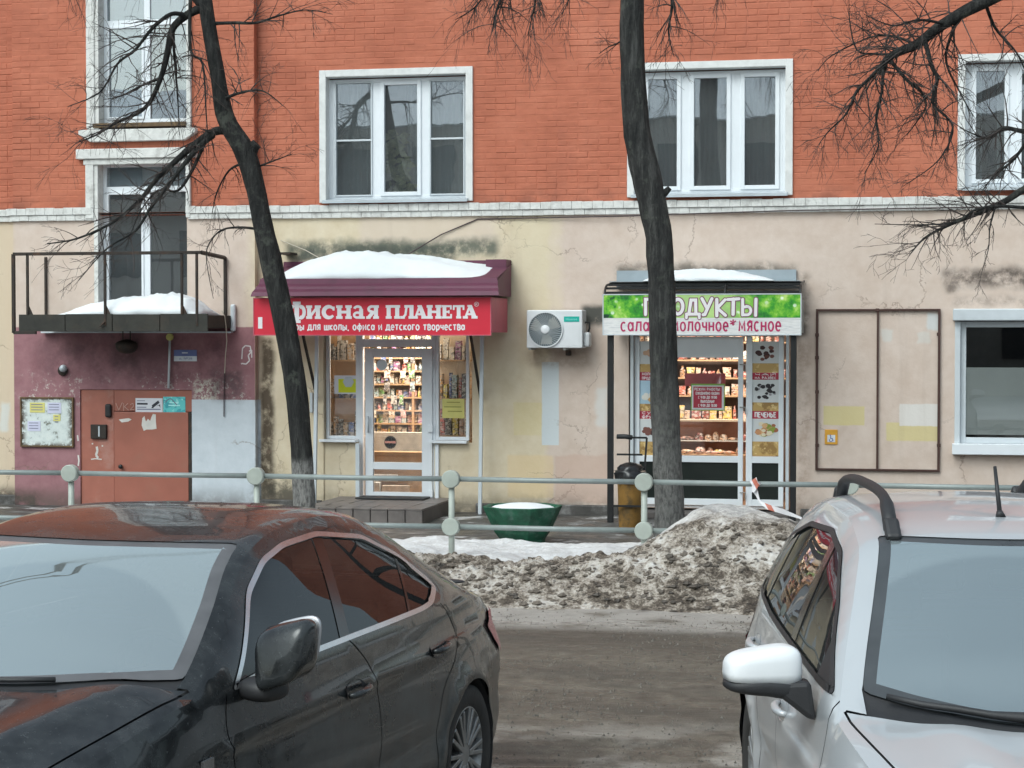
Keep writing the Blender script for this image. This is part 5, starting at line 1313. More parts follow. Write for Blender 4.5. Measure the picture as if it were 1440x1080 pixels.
# opening-hours sign on the door glass
hs2 = thing('opening_hours_sign', 'red opening hours sign with pale frame on the grocery door glass', 'sign', at(996, 560, YF))
A = rect(973, 542, 1018, 576, -.08)
M['green_edge'] = plain('green_sign_edge', srgb(120, 160, 70), .5)
MB().box(A[0] - .012, A[1] + .012, YF + .073, YF + .08, A[2] - .012, A[3] + .02).build('green_edge', M['green_edge'], hs2); MB().box(A[0], A[1], YF + .068, YF + .0725, A[2], A[3]).build('pale_frame', M['poster_white'], hs2)
MB().box(A[0] + .02, A[1] - .025, YF + .064, YF + .0675, A[2] + .022, A[3] - .014).build('red_field', M['poster_red'], hs2)
for k, s_ in enumerate(('РЕЖИМ РАБОТЫ:', 'Ежедневно Будни', 'с 9:00 до 19:00', 'Выходные', 'с 9:00 до 18:00')):
    hh = (A[3] - A[2] - .05) / 5; ins = (.035, .05, .08, .11, .08)[k]
    lettering('lettering', s_, M['print_white'], hs2, A[0] + ins, A[1] - ins - .005, A[3] - .02 - hh * (k + .85), A[3] - .02 - hh * (k + .25), YF + .0625, .2)
A = rect(963, 525, 1020, 543, -.3)
o = MB().box(A[0], A[1], YF + .3, YF + .31, A[2], A[3]).build('red_banner', plain('dull_red_banner', srgb(170, 84, 92), .6)); tag(o, 'dull red hanging banner behind the grocery door glass', 'banner')
# crowded counter: glass case of meat, shelves of packs, dim wall behind
M['case_back'] = plain('salmon_panel', (.46, .22, .15), .6, var=.25, scale=3)
ct = thing('display_counter', 'salmon lined display counter inside the grocery shop', 'counter', (fx(1000), YF + 1.4, zf2))
x0, x1 = lx0 - .75, lx1 + .35; zct = fz(1000, 640, -1.25); zs1 = fz(1000, 592, -1.75)
MB().box(x0, x1, YF + 1.25, YF + 1.8, zf2, zct).build('body', M['wood'], ct)
MB().box(x0, x1, YF + 1.78, YF + 1.8, zct, zs1).build('backboard', M['case_back'], ct)
MB().box(x0, x1, YF + 1.55, YF + 1.9, zs1, zs1 + .025).build('shelf', M['shop_wall'], ct)
MB().box(x0, x1, YF + 1.5, YF + 1.8, zct + .16, zct + .17).build('glass_shelf', M['poster_white'], ct)
MB().box(x0 - .5, x1 + .5, YF + 2.6, YF + 2.65, zf2, 2.75).build('back_wall_panel', plain('dim_brown_wall', (.11, .075, .06), .8, var=.4, scale=3), ct)
FCOL = [((.72, .36, .22), 'tan'), ((.80, .52, .36), 'peach'), ((.62, .16, .12), 'red'), ((.80, .58, .18), 'yellow'), ((.82, .46, .40), 'pink'), ((.34, .08, .07), 'dark red'), ((.80, .76, .70), 'white'), ((.42, .22, .10), 'brown')]
FM = [m_goods(c_, i + 20) for i, (c_, _) in enumerate(FCOL)]
r_ = random.Random(9)
def sausage(x, y, z, L, rad, ci, label):
    m = MB(); m.tube([(x, y, z + rad), (x + L * .25, y - .01, z + rad * 1.2), (x + L * .6, y, z + rad * 1.1), (x + L, y + .01, z + rad)], [rad * .5, rad, rad, rad * .5], 9); tag(m.build('sausage', FM[ci], smooth=True), label, 'food', 'food in the grocery counter')
def hampiece(x, y, z, w, h, ci, label):
    m = MB(); m.lathe((x + w / 2, y, z), [(0, 0), (w * .46, 0), (w * .5, h * .35), (w * .42, h * .8), (w * .2, h), (0, h)], 11); m.box(x + w * .2, x + w * .75, y - w * .52, y - w * .5, z + h * .2, z + h * .5); tag(m.build('wrapped_food', FM[ci], smooth=True, auto=50), label, 'food', 'food in the grocery counter')
for rowi, (zz, yy, nm_) in enumerate(((zct, YF + 1.34, 'front row'), (zct, YF + 1.55, 'middle row'), (zct + .17, YF + 1.62, 'glass shelf'))):
    x = x0 + .05; q_ = 0
    while x < x1 - .1 and q_ < 40:
        ci = r_.choice((0, 1, 2, 3, 4, 4, 5, 1)); w = r_.uniform(.07, .16)
        lb = '%s %s, %s from left in the %s of the grocery counter'
        if r_.random() < .5: sausage(x, yy, zz, w * 1.3, r_.uniform(.018, .035), ci, lb % (FCOL[ci][1], 'sausage', ORD[q_], nm_)); x += w * 1.3
        else: hampiece(x, yy, zz, w, r_.uniform(.06, .12), ci, lb % (FCOL[ci][1], 'wrapped food', ORD[q_], nm_)); x += w
        x += r_.uniform(.0, .02); q_ += 1
for rowi, (zz, yy, hmax) in enumerate(((zs1 + .025, YF + 1.68, .2), (zs1 + .32, YF + 2.3, .16), (zs1 + .56, YF + 2.3, .16), (zs1 + .80, YF + 2.3, .16), (zs1 + 1.04, YF + 2.3, .16))):
    if rowi: MB().box(x0 - .45, x1 + .1, yy - .05, yy + .2, zz - .02, zz).build('wall_shelf', M['wood'], ct)
    x = x0 + .02 - (.35 if rowi else 0); q_ = 0
    while x < x1 and q_ < 40:
        w = r_.uniform(.05, .13); ci = r_.randrange(8); kind = r_.choice(('box', 'bag', 'bottle', 'bag')); nm, wd, ct_ = NAMES[kind]
        good(x, yy, zz, w, r_.uniform(.5, 1) * hmax, .09, kind, FM[ci], nm, '%s %s, %s from left on the %s grocery shelf up' % (FCOL[ci][1], wd, ORD[q_], ORD[rowi]), ct_, 'goods on the grocery shelves')
        x += w + r_.uniform(0, .025); q_ += 1

# canopy, sign and snow
cn = thing('shop_canopy', 'black metal frame canopy on two posts over the grocery shop door', 'canopy', (fx(990), YF - .8, SWZ))
DC = .95; yc = YF - DC
xl, xr = at(850, 440, yc).x, at(1125, 440, yc).x
zt1, zt2 = at(990, 400, yc + .25).z, at(990, 417, yc).z
for px, pb in ((858.5, 736), (1115.5, 724)):
    x = at(px, 600, yc + .06).x; MB().box(x - .035, x + .035, yc + .03, yc + .10, SWZ, zt2).build('post', M['black_metal'], cn, bevel=.004)
for zz, yy in ((zt2, yc), (zt2 + .05, yc + .05), ((zt1 + zt2) / 2 + .03, yc + .12), (zt1, yc + .25)): MB().bar((xl, yy, zz), (xr, yy, zz), .028, .028).build('front_rail', M['black_metal'], cn)
for x in (xl, (xl * .38 + xr * .62), xr):
    MB().tube([(x, yc, zt2 - .35 if x != xl * .38 + xr * .62 else zt2)] + [(x, yc + .25 - .25 * math.cos(q * .26), zt2 + (zt1 - zt2) * math.sin(q * .26)) for q in range(7)] + [(x, YF - .02, zt1 + .05)], .014, 6).build('curved_rib', M['black_metal'], cn)
for k in range(3):
    yy = yc + .4 + k * .2; MB().bar((xl, yy, zt1 + .02), (xr, yy, zt1 + .02), .025, .025).build('roof_rail', M['black_metal'], cn)
M['canopy_sheet'] = plain('grey_blue_polycarbonate', srgb(152, 162, 168), .35, var=.08)
MB().box(xl + .02, xr - .02, yc + .25, YF - .02, zt1 + .035, zt1 + .043).build('roof_sheet', M['canopy_sheet'], cn)
A = rect(868, 380, 1120, 404); MB().box(A[0], A[1], YF - .05, YF - .01, A[2], A[3]).build('wall_upstand', M['canopy_sheet'], cn)
gs = thing('grocery_sign', 'green leaf print sign with white lettering over the grocery shop', 'sign', (fx(990), yc, fz(990, 460)))
ys2 = yc - .03
zs0, zs1 = at(990, 470.5, ys2).z, at(990, 414, ys2).z; zsm = at(990, 447, ys2).z
t = NT('green_leaf_print'); x, y, z = t.xyz()
n = t.noise(7, 5, .6); v = t.voro(9)
c = t.ramp(n, (.32, srgb(22, 92, 44)), (.45, srgb(58, 150, 44)), (.56, srgb(120, 186, 56)), (.68, srgb(190, 220, 120)))
xm_ = (xl + xr) / 2
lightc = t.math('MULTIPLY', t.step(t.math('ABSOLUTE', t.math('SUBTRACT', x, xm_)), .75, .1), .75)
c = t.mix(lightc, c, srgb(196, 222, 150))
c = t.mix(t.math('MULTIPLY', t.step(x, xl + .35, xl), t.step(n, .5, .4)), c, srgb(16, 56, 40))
c = t.mix(t.math('MULTIPLY', t.step(v, .25, .12), t.step(t.noise(3, 3), .5, .62)), c, srgb(226, 240, 220))
M['leaf_print'] = t.done(t.bsdf(c, .35))
t = NT('pale_plank_print'); n = t.noise(5, 4, vec=t.mapping(t.pos(), (1, 1, 9)))
M['plank_print'] = t.done(t.bsdf(t.ramp(n, (.35, srgb(196, 196, 196)), (.5, srgb(222, 220, 218)), (.65, srgb(206, 204, 202))), .4))
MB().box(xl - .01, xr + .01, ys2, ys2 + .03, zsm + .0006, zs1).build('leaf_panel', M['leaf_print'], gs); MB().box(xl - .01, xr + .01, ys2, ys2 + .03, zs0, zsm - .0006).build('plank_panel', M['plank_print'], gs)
frame_rect(MB(), xl - .018, xr + .018, zs0 - .008, zs1 + .008, .012, ys2 - .005, ys2 + .04).build('edge_trim', M['upvc_grey'], gs)
for x in (xl + .0, xr - .012): MB().box(x, x + .012, ys2 + .042, YF - .1, zs0 + .02, zs1 - .05).build('side_panel', M['grey_box'], gs)
RND = {
 'П': [([(.12, .02), (.12, .95), (.88, .95), (.88, .02)], .2)],
 'Р': [([(.15, .0), (.15, .95)], .2), ([(.15, .93), (.5, .95)] + arc(.52, .70, .3, .25, 90, -90, 10) + [(.15, .45)], .19)],
 'О': [(arc(.5, .5, .36, .45, 0, 360, 24), .2)],
 'Д': [([(.2, .1), (.36, .95), (.70, .95), (.72, .1)], .19), ([(.02, .1), (.98, .1)], .18), ([(.04, .1), (.02, -.12)], .17), ([(.96, .1), (.98, -.12)], .17)],
 'У': [([(.12, .98), (.5, .42)], .2), ([(.9, .98), (.35, .02), (.22, .0)], .2)],
 'К': [([(.18, .0), (.18, .98)], .21), ([(.86, .96), (.22, .46), (.90, .02)], .19)],
 'Т': [([(.08, .92), (.95, .96)], .19), ([(.52, .95), (.5, .02)], .21)],
 'Ы': [([(.1, .98), (.1, .04)], .16), ([(.1, .52), (.36, .54)] + arc(.36, .30, .22, .25, 90, -90, 10) + [(.1, .05)], .15), ([(.88, .98), (.86, .02)], .17)],
}
zb_, zt_ = at(990, 444, ys2).z, at(990, 419.5, ys2).z
G = lambda px: at(px, 432, ys2).x
spec = [('П', 906, 922), ('Р', 926, 942), ('О', 944, 963), ('Д', 965, 984), ('У', 985, 1003), ('К', 1005, 1022), ('Т', 1022, 1040), ('Ы', 1042, 1066)]
M['outline'] = plain('plum_outline_film', srgb(128, 66, 96), .4)
sp = [(c_, G(p0), G(p1), zb_ + (.0 if i % 2 else .012), zt_ - (.01 if i % 2 else 0)) for i, (c_, p0, p1) in enumerate(spec)]
word(gs, RND, sp, M['outline'], ys2 - .003, 'round', 1.75, 'letter_outline'); word(gs, RND, sp, M['letter_white'], ys2 - .007, 'round', 1.1, 'letter')
M['crimson'] = plain('crimson_lettering', srgb(176, 44, 92), .4)
for s_, p0, p1, q0, q1 in (('салаты', 873, 936, 465.5, 453), ('молочное', 945, 1024, 465.5, 453), ('мясное', 1039, 1098, 465.5, 452.5)):
    lettering('small_lettering', s_, M['crimson'], gs, G(p0), G(p1), at(990, q0, ys2).z, at(990, q1, ys2).z, ys2 - .002, .19, .24)
for px in (940, 1031): text('star', '*', M['crimson'], gs, G(px - 4.5), G(px + 4.5), at(990, 458, ys2).z, at(990, 449, ys2).z, ys2 - .002, bold=.02)
snow_heap('canopy_snow', 'low white snow heap on the grocery canopy', at(908, 395, yc + .5).x, at(1090, 395, yc + .5).x, yc + .2, YF - .06, zt1 + .045, .14, 15,
          prof=lambda u: (.55 + .45 * math.sin(min(1, u * 1.9) * 1.57)) * (1 if u < .55 else 1 - (u - .55) * 1.7))

# ------------------------------------------------------------------ things on the right wall
wf = thing('wall_frame', 'thin brown metal two-panel frame fixed on the pink wall', 'frame', at(1234, 662, YF))
M['brown_metal'] = plain('brown_painted_steel', srgb(74, 50, 44), .55, .2, var=.2, scale=12)
x0, x1, z0, z1 = rect(1147, 434.5, 1322, 662)
xm = fx(1234, 550)
for nm, q in (('left_stile', (x0, x0 + .03, z0, z1)), ('right_stile', (x1 - .03, x1, z0, z1)), ('mullion', (xm - .012, xm + .012, z0 + .025, z1 - .025)), ('top_rail', (x0 + .03, x1 - .03, z1 - .024, z1)), ('bottom_rail', (x0 + .03, x1 - .03, z0, z0 + .024))):
    MB().box(q[0], q[1], YF - .04, YF - .004, q[2], q[3]).build(nm, M['brown_metal'], wf, bevel=.003)
for px, py in ((1149, 471), (1149, 503), (1149, 551), (1149, 626), (1320, 470), (1320, 626), (1234, 436)):
    p = at(px, py, YF); MB().box(p.x - .022, p.x + .022, YF - .043, YF - .002, p.z - .02, p.z + .02).build('clip', M['brown_metal'], wf, bevel=.004)
wc_ = thing('wheelchair_sign', 'small yellow wheelchair access sign on the pink wall', 'sign', at(1169, 615, YF))
A = rect(1160, 604, 1178, 625); M['amber'] = plain('amber_sign', srgb(206, 150, 50), .4)
MB().box(A[0], A[1], YF - .012, YF, A[2], A[3]).build('plate', M['amber'], wc_, bevel=.003)
B = (A[0] + .03, A[1] - .03, A[2] + .03, A[3] - .065); MB().box(B[0], B[1], YF - .0135, YF - .0125, B[2], B[3]).build('white_field', M['plate_white'], wc_)
m = MB(); q = Vector(((B[0] + B[1]) / 2, YF - .015, (B[2] + B[3]) / 2))
ribbon(m, [(q.x + .02 * math.cos(R(k)) - .004, q.z - .018 + .02 * math.sin(R(k))) for k in range(150, 400, 25)], .008, q.y); ribbon(m, [(q.x - .008, q.z + .03), (q.x - .006, q.z), (q.x + .014, q.z), (q.x + .024, q.z - .028)], .009, q.y, .0005)
m.poly([(q.x - .01 + .008 * math.cos(k * .785), q.y, q.z + .04 + .008 * math.sin(k * .785)) for k in range(8)]); m.build('wheelchair_symbol', M['plate_blue'], wc_, fix=False)['kind'] = 'stuff'

# ------------------------------------------------------------------ planter, bin
pt = thing('concrete_planter', 'chipped green octagonal concrete planter filled with snow', 'planter', at(735, 760, 20.2))
yp_ = 20.2; pc = at(735, 711, yp_); ztp = pc.z
M['green_paint'] = plain('chipped_green_paint', srgb(16, 74, 52), .65, var=.4, scale=9, bump=.8, dirt=.7, dirtcol=(.10, .15, .13))
rt = (at(789, 711, yp_).x - at(681, 711, yp_).x) / 2 * 1.05
zb_ = SWZ
MB().lathe((pc.x, yp_, 0), [(rt * .56, zb_), (rt * .58, zb_ + .05), (rt * .70, zb_ + (ztp - zb_) * .30), (rt * .84, zb_ + (ztp - zb_) * .62), (rt * .98, ztp - .02), (rt * 1.0, ztp), (rt * .88, ztp), (rt * .84, ztp - .05)], 8, a0=R(22.5), a1=R(382.5)).build('bowl', M['green_paint'], pt, bevel=.01)
b_ = MB(); b_.lathe((pc.x, yp_, 0), [(rt * .86, ztp - .04), (rt * .7, ztp - .005), (rt * .4, ztp + .02), (0, ztp + .03)], 24); o = b_.build('planter_snow', M['snow'], smooth=True); tag(o, 'flat cap of snow inside the green planter', 'snow')
bn = thing('rubbish_bin', 'yellow plastic bin with black bag in a black stand by the grocery door', 'bin', at(886, 730, 22.0))
yb = 21.9; p = at(886, 728, yb); zt_ = at(886, 668, yb).z
M['yellow_plastic'] = plain('scuffed_yellow_plastic', srgb(150, 112, 56), .6, var=.25, scale=8, dirt=.95, dirtcol=(.06, .055, .04))
MB().lathe((p.x, yb, 0), [(0, SWZ), (.115, SWZ), (.13, SWZ + .02), (.15, zt_), (.158, zt_ + .012), (.14, zt_ + .012)], 20).build('bucket', M['yellow_plastic'], bn, smooth=True, auto=40)
M['bag'] = plain('black_bin_bag', (.012, .012, .013), .3, var=.2)
bg_ = MB(); r = random.Random(31)
for j in range(9):
    for i in range(22):
        th = i / 22 * 6.283; hh = [-.09, -.03, .03, .05, .06, .09, .12, .14, .15][j]; rad = [.17, .178, .176, .165, .15, .14, .11, .06, .005][j] * (1 + .34 * noise.noise(Vector((math.cos(th) * 3, math.sin(th) * 3, j * .9))))
        bg_.v.append(Vector((p.x + rad * math.cos(th), yb + rad * math.sin(th), zt_ + hh)))
for j in range(8):
    for i in range(22): q = j * 22; bg_.f.append((q + i, q + (i + 1) % 22, q + 22 + (i + 1) % 22, q + 22 + i))
bg_.build('bin_bag', M['bag'], bn, smooth=True)
zr1, zr2, zr0 = at(886, 616, yb).z, at(886, 640, yb).z, at(886, 710, yb).z
xs_, xe_ = at(868, 640, yb).x, at(908, 640, yb).x
for nm, a_, b2 in (('top_bar', (xs_, yb + .1, zr1), (xe_, yb + .1, zr1)), ('middle_bar', (xs_ - .02, yb + .1, zr2), (xe_ - .05, yb + .1, zr2)), ('lower_bar', (xs_ - .02, yb - .16, zr0), (xe_, yb - .16, zr0)), ('upright', (xe_ - .03, yb + .1, zt_), (xe_, yb + .1, zr1))):
    MB().bar(a_, b2, .022, .022, up=(0, 1, 0)).build(nm, M['black_metal'], bn)
MB().tube([(xs_ - .02, yb + .1, zr1 + .01), (xs_ + .08, yb + .1, zr1 + .012), (xs_ + .16, yb + .1, zr1)], .028, 8).build('grip', M['black'], bn, smooth=True)

# ------------------------------------------------------------------ street railing
YR_ = 18.0
M['rail_paint'] = plain('grey_green_rail_paint', srgb(132, 140, 138), .45, .1, var=.10, scale=9, bump=.2, dirt=.25, dirtcol=(.16, .15, .13))
M['rail_disc'] = plain('pale_rail_disc_paint', srgb(158, 164, 156), .5, .05, var=.08, scale=9, dirt=.2, dirtcol=(.2, .19, .16))
rl = thing('street_railing', 'grey pipe railing with round discs at its posts along the pavement', 'railing', (-4, YR_, 0))
zt_, zl_ = .905, .445
p1 = at(635, 672, YR_).x; p2 = at(906, 674, YR_).x; sp_ = p2 - p1
posts = [at(100, 667, YR_).x - 2.0, at(100, 667, YR_).x, at(361, 668, YR_).x, p1, p2, at(1195, 684, YR_).x, at(1195, 684, YR_).x + sp_, at(1195, 684, YR_).x + 2 * sp_]
for i, x in enumerate(posts):
    pp = MB().tube([(x, YR_, -.02), (x, YR_, zt_)], .030, 12).build('post', M['rail_disc'], rl, smooth=True)
    for zz, s_ in ((zt_, 1), (zl_, 1)):
        tilt = .0
        d_ = MB().lathe((x, YR_ - .02, zz), [(0, -.045), (.078, -.043), (.086, -.035), (.086, .035), (.078, .043), (0, .045)], 28, 'Y').build('disc', M['rail_disc'], pp, smooth=True, auto=40)
for x0, x1 in zip(posts[:-1], posts[1:]):
    for zz in (zt_, zl_): MB().tube([(x0 + .07, YR_, zz), ((x0 + x1) / 2, YR_, zz - .004), (x1 - .07, YR_, zz + .0)], .026, 10).build('rail', M['rail_paint'], rl, smooth=True)
# barrier tape tied to the rail
tp = thing('barrier_tape', 'red and white barrier tape tied to the railing and trailing on the snow', 'tape', at(1062, 690, YR_))
t = NT('red_white_tape'); x, y, z = t.xyz()
M['tape'] = t.done(t.bsdf(t.mix(t.step(t.math('SINE', t.math('MULTIPLY', t.math('ADD', x, t.math('MULTIPLY', z, .6)), 22)), .80, .92), srgb(206, 204, 206), srgb(176, 96, 76)), .35))
def tape(pts, w, name):
    m = MB(); P = [at(a_, b_, yy) for a_, b_, yy in pts]; n_ = len(P)
    for i, q in enumerate(P):
        d_ = (P[min(i + 1, n_ - 1)] - P[max(i - 1, 0)]).normalized(); s_ = Vector((-d_.z, 0, d_.x)).normalized() * w * (.7 + .4 * math.sin(i * 1.7)) / 2 + Vector((0, .02 * math.sin(i * 2.1), 0))
        m.v += [q + s_, q - s_]
    for i in range(n_ - 1): m.f.append((2 * i, 2 * i + 1, 2 * i + 3, 2 * i + 2))
    o = m.build(name, M['tape'], tp, smooth=True, fix=False); return o
tape([(1060, 680, 17.95), (1061, 688, 17.94), (1065, 697, 17.93), (1068, 705, 17.92), (1080, 713, 17.9), (1100, 719, 17.88), (1125, 728, 17.86), (1140, 737, 17.84)], .05, 'trailing_end')
tape([(1056, 680, 17.96), (1062, 676, 17.95), (1066, 683, 17.95), (1070, 679, 17.95)], .06, 'knot'); tape([(1058, 692, 17.93), (1062, 684, 17.93), (1067, 679, 17.94)], .045, 'loose_end')

# ------------------------------------------------------------------ ploughed snow bank
def m_bank():
    t = NT('dirty_ploughed_snow'); x, y, z = t.xyz()
    att = t.node('ShaderNodeAttribute'); att.attribute_name = 'clean'
    n = t.noise(3, 6, .65); n2 = t.noise(13, 6, .72); n3 = t.noise(48, 5, .7)
    k = t.math('ADD', t.math('MULTIPLY', n, .45), t.math('ADD', t.math('MULTIPLY', n2, .35), t.math('MULTIPLY', n3, .2)))
    dirty = t.ramp(k, (.40, srgb(50, 43, 37)), (.46, srgb(92, 82, 72)), (.505, srgb(148, 138, 127)), (.56, srgb(180, 172, 163)), (.66, srgb(206, 204, 202)))
    clean = t.ramp(n2, (.3, srgb(196, 193, 190)), (.7, srgb(222, 223, 225)))
    clod = t.step(t.voro(16), .34, .14)
    dirty = t.mix(t.math('MULTIPLY', clod, t.math('MULTIPLY', t.step(n, .42, .6), .8)), dirty, srgb(46, 41, 37))
    c = t.mix(t.math('ADD', att.outputs['Fac'], t.math('MULTIPLY', t.math('SUBTRACT', n, .5), .5), clamp=True), dirty, clean)
    return t.done(t.bsdf(c, .75, 0, t.bump(t.math('ADD', n2, t.math('MULTIPLY', n3, .5)), .7, .03), .35))
M['bank'] = m_bank()
def bank_h(x, y):
    # crest line along the railing, a taller pile by the grocery door
    xp = at(1000, 715, 17.7).x
    crest = .30 + .05 * noise.noise(Vector((x * .7, 3, 0)))
    pile = .44 * math.exp(-((x - xp - .02) / .60) ** 2 - ((y - 17.6) / .95) ** 2) + .36 * math.exp(-((x - xp - .95) / .85) ** 2 - ((y - 17.45) / .95) ** 2)
    y0, y1 = 15.5 + .12 * noise.noise(Vector((x * 1.1, 0, 5))), 17.55
    f = max(0, min(1, (y - y0) / (16.6 - y0))); f = f * f * (3 - 2 * f) if f < 1 else 1
    bck = max(0, min(1, (y - 19.55 - .25 * noise.noise(Vector((x * .9, 7, 2)))) / .7)); bck = 1 - bck * bck * (3 - 2 * bck)
    face = f * bck
    h = (crest * (1 - .5 * max(0, min(1, (y - 16.9) / .7))) + pile) * face
    cl = noise.fractal(Vector((x * 2.2, y * 2.2, 1)), .9, 2.1, 5); rdg = abs(noise.fractal(Vector((x * 5.5, y * 5.5, 8)), .8, 2.1, 4))
    bl_ = noise.cell(Vector((x * 7, y * 7, 2)))
    rough = max(0, min(1, 1.25 - max(0, (y - 16.75) / .8))) * (1 - .65 * min(1, pile * 2.4))
    h += face * (.05 * cl + rough * (.07 * rdg - .02 + .018 * bl_))
    clean = max(0, min(1, (y - 17.05 - .18 * cl) / .28))
    if h < .02: clean *= .8
    top = math.exp(-((x - xp - .3) / 1.2) ** 2) * max(0, min(1, (y - 16.9) / .6)); clean = max(clean * (1 - .45 * math.exp(-((x - xp - .4) / 1.2) ** 2)), top * .62) * (1 if y < 17.9 or abs(x - xp) < 1.4 else 1)
    return h - .035 + .03 * f - (.06 * max(0, min(1, (y - 20.1) / .25))), clean
nx_, ny_ = 850, 240; X0, X1, Y0, Y1 = -12.5, 4.5, 15.2, 20.5
b_ = MB(); att = []
for j in range(ny_ + 1):
    for i in range(nx_ + 1):
        x = X0 + (X1 - X0) * i / nx_; y = Y0 + (Y1 - Y0) * j / ny_; h, c_ = bank_h(x, y); b_.v.append(Vector((x, y, h))); att.append(c_)
for j in range(ny_):
    for i in range(nx_): q = j * (nx_ + 1) + i; b_.f.append((q, q + 1, q + nx_ + 2, q + nx_ + 1))
bo = b_.build('snow_bank', M['bank'], smooth=True, fix=False); bo.data.attributes.new('clean', 'FLOAT', 'POINT').data.foreach_set('value', att)
tag(bo, 'dirty ploughed snow bank heaped along the kerb between the cars', 'snow bank')
# frozen clods lying on the bank
r = random.Random(77); m = MB()
for k in range(1500):
    x = r.uniform(-8.5, .8); y = r.triangular(15.55, 17.1, 16.2); h, _ = bank_h(x, y); s_ = .010 + .03 * r.random() ** 2.2
    k0 = len(m.v); n_ = 5
    for (zz, rr_) in ((-.5, .7), (.1, 1.0), (.6, .55)):
        for q in range(n_):
            th = q / n_ * 6.283 + zz; m.v.append(Vector((x + s_ * rr_ * math.cos(th) * r.uniform(.7, 1.5), y + s_ * rr_ * math.sin(th) * r.uniform(.7, 1.3), h + s_ * zz * r.uniform(.6, 1.2))))
    for L_ in range(2):
        for q in range(n_): a_ = k0 + L_ * n_ + q; b2 = k0 + L_ * n_ + (q + 1) % n_; m.f.append((a_, b2, b2 + n_, a_ + n_))
    m.f.append(tuple(k0 + 2 * n_ + q for q in range(n_)))
M['clod'] = plain('frozen_dirty_clod', srgb(92, 84, 76), .7, var=.6, scale=3, bump=.5)
o = m.build('frozen_clods', M['clod'], fix=True); o['kind'] = 'stuff'; o['label'] = 'small frozen clods scattered over the dirty snow bank'; o['category'] = 'clods'

# ------------------------------------------------------------------ trees
def m_bark(wash_z, name):
    t = NT(name); x, y, z = t.xyz(); o = t.pos()
    n = t.noise(14, 6, .75, vec=t.mapping(o, (1, 1, .16))); f = t.noise(34, 5, .7, vec=t.mapping(o, (1, 1, .35)))
    k_ = 1.25 if 'faded' in name else 1
    c = t.ramp(n, (.34, srgb(28 * k_, 29 * k_, 29 * k_)), (.5, srgb(46 * k_, 46 * k_, 45 * k_)), (.66, srgb(70 * k_, 70 * k_, 68 * k_)))
    lich = t.step(t.noise(5, 5, .65, vec=t.mapping(o, loc=(4, 4, 9))), .54, .66); c = t.mix(t.math('MULTIPLY', lich, .35), c, srgb(104, 108, 98))
    if wash_z:
        zz = t.math('ADD', z, t.math('MULTIPLY', t.math('SUBTRACT', t.noise(6, 5), .5), .25))
        k = t.math('MULTIPLY', t.step(zz, wash_z[0], wash_z[1]), t.ramp(f, (.36, (.25,) * 3), (.58, (1,) * 3)))
        c = t.mix(t.math('MULTIPLY', k, wash_z[2]), c, srgb(160, 158, 154))
    return t.done(t.bsdf(c, .85, 0, t.bump(t.math('ADD', n, t.math('MULTIPLY', f, .6)), 1, .07), .25))
M['bark1'] = m_bark((1.02, .86, .75), 'dark_bark_whitewashed'); M['bark2'] = m_bark((2.1, .9, .40), 'grey_bark_faded_wash'); M['bark3'] = m_bark(None, 'dark_branch_bark')
M['twig'] = plain('dark_twig_bark', srgb(58, 50, 47), .8, var=.3, scale=8)
class Tree:
    def __init__(s, name, label, base, bark, seed, group='bare street trees'):
        s.o = thing(name, label, 'tree', base, group); s.bark = bark; s.tw = MB(); s.r = random.Random(seed)
    def trunk(s, pts, rad, n=18, name='trunk'):
        P = smooth_path(pts, rad); MB().tube([p for p, _ in P], [q for _, q in P], n, jit=.10).build(name, s.bark, s.o, smooth=True)
    def limb(s, pts, r0, r1, twigs=0, tl=.6, droop=.4, name='branch', start=.15, side=None):
        rad = [r0 + (r1 - r0) * i / (len(pts) - 1) for i in range(len(pts))]
        P = smooth_path(pts, rad, 5); MB().tube([p for p, _ in P], [q for _, q in P], 7, jit=.1).build(name, M['bark3'], s.o, smooth=True)
        for k in range(twigs):
            u = start + (1 - start) * (k + s.r.random()) / twigs; i = min(int(u * (len(P) - 1)), len(P) - 2); p = P[i][0]; d_ = (P[i + 1][0] - p).normalized()
            v = (d_ * s.r.uniform(.3, 1.0) + Vector((s.r.gauss(0, .6), s.r.gauss(0, .45), s.r.gauss(0, .6)))).normalized()
            if side: v = (v + Vector(side) * .5).normalized()
            s.twig(p, v, tl * s.r.uniform(.5, 1.2), min(P[i][1] * .55, .0085), droop, 2)
    def twig(s, p, v, L, r_, droop, lev):
        n = 5; pts = [Vector(p)]; v = Vector(v)
        for i in range(n):
            v = (v + Vector((s.r.gauss(0, .14), s.r.gauss(0, .12), s.r.gauss(0, .14) - droop * .16))).normalized(); pts.append(pts[-1] + v * L / n)
        rr = [max(r_ * (1 - .75 * i / n), .0016) for i in range(n + 1)]
        s.tw.tube(pts, rr, 4 if lev > 1 else 3, cap=False)
        if lev > 0:
            for k in range(s.r.randint(2, 4) if lev > 1 else s.r.randint(1, 3)):
                i = s.r.randint(1, n - 1); d_ = (pts[i + 1] - pts[i]).normalized()
                w = (d_ + Vector((s.r.gauss(0, .5), s.r.gauss(0, .4), s.r.gauss(0, .5)))).normalized()
                s.twig(pts[i], w, L * s.r.uniform(.35, .65), rr[i] * .7, droop, lev - 1)
    def done(s):
        o = s.tw.build('twigs', M['twig'], s.o, fix=False); o['kind'] = 'stuff'
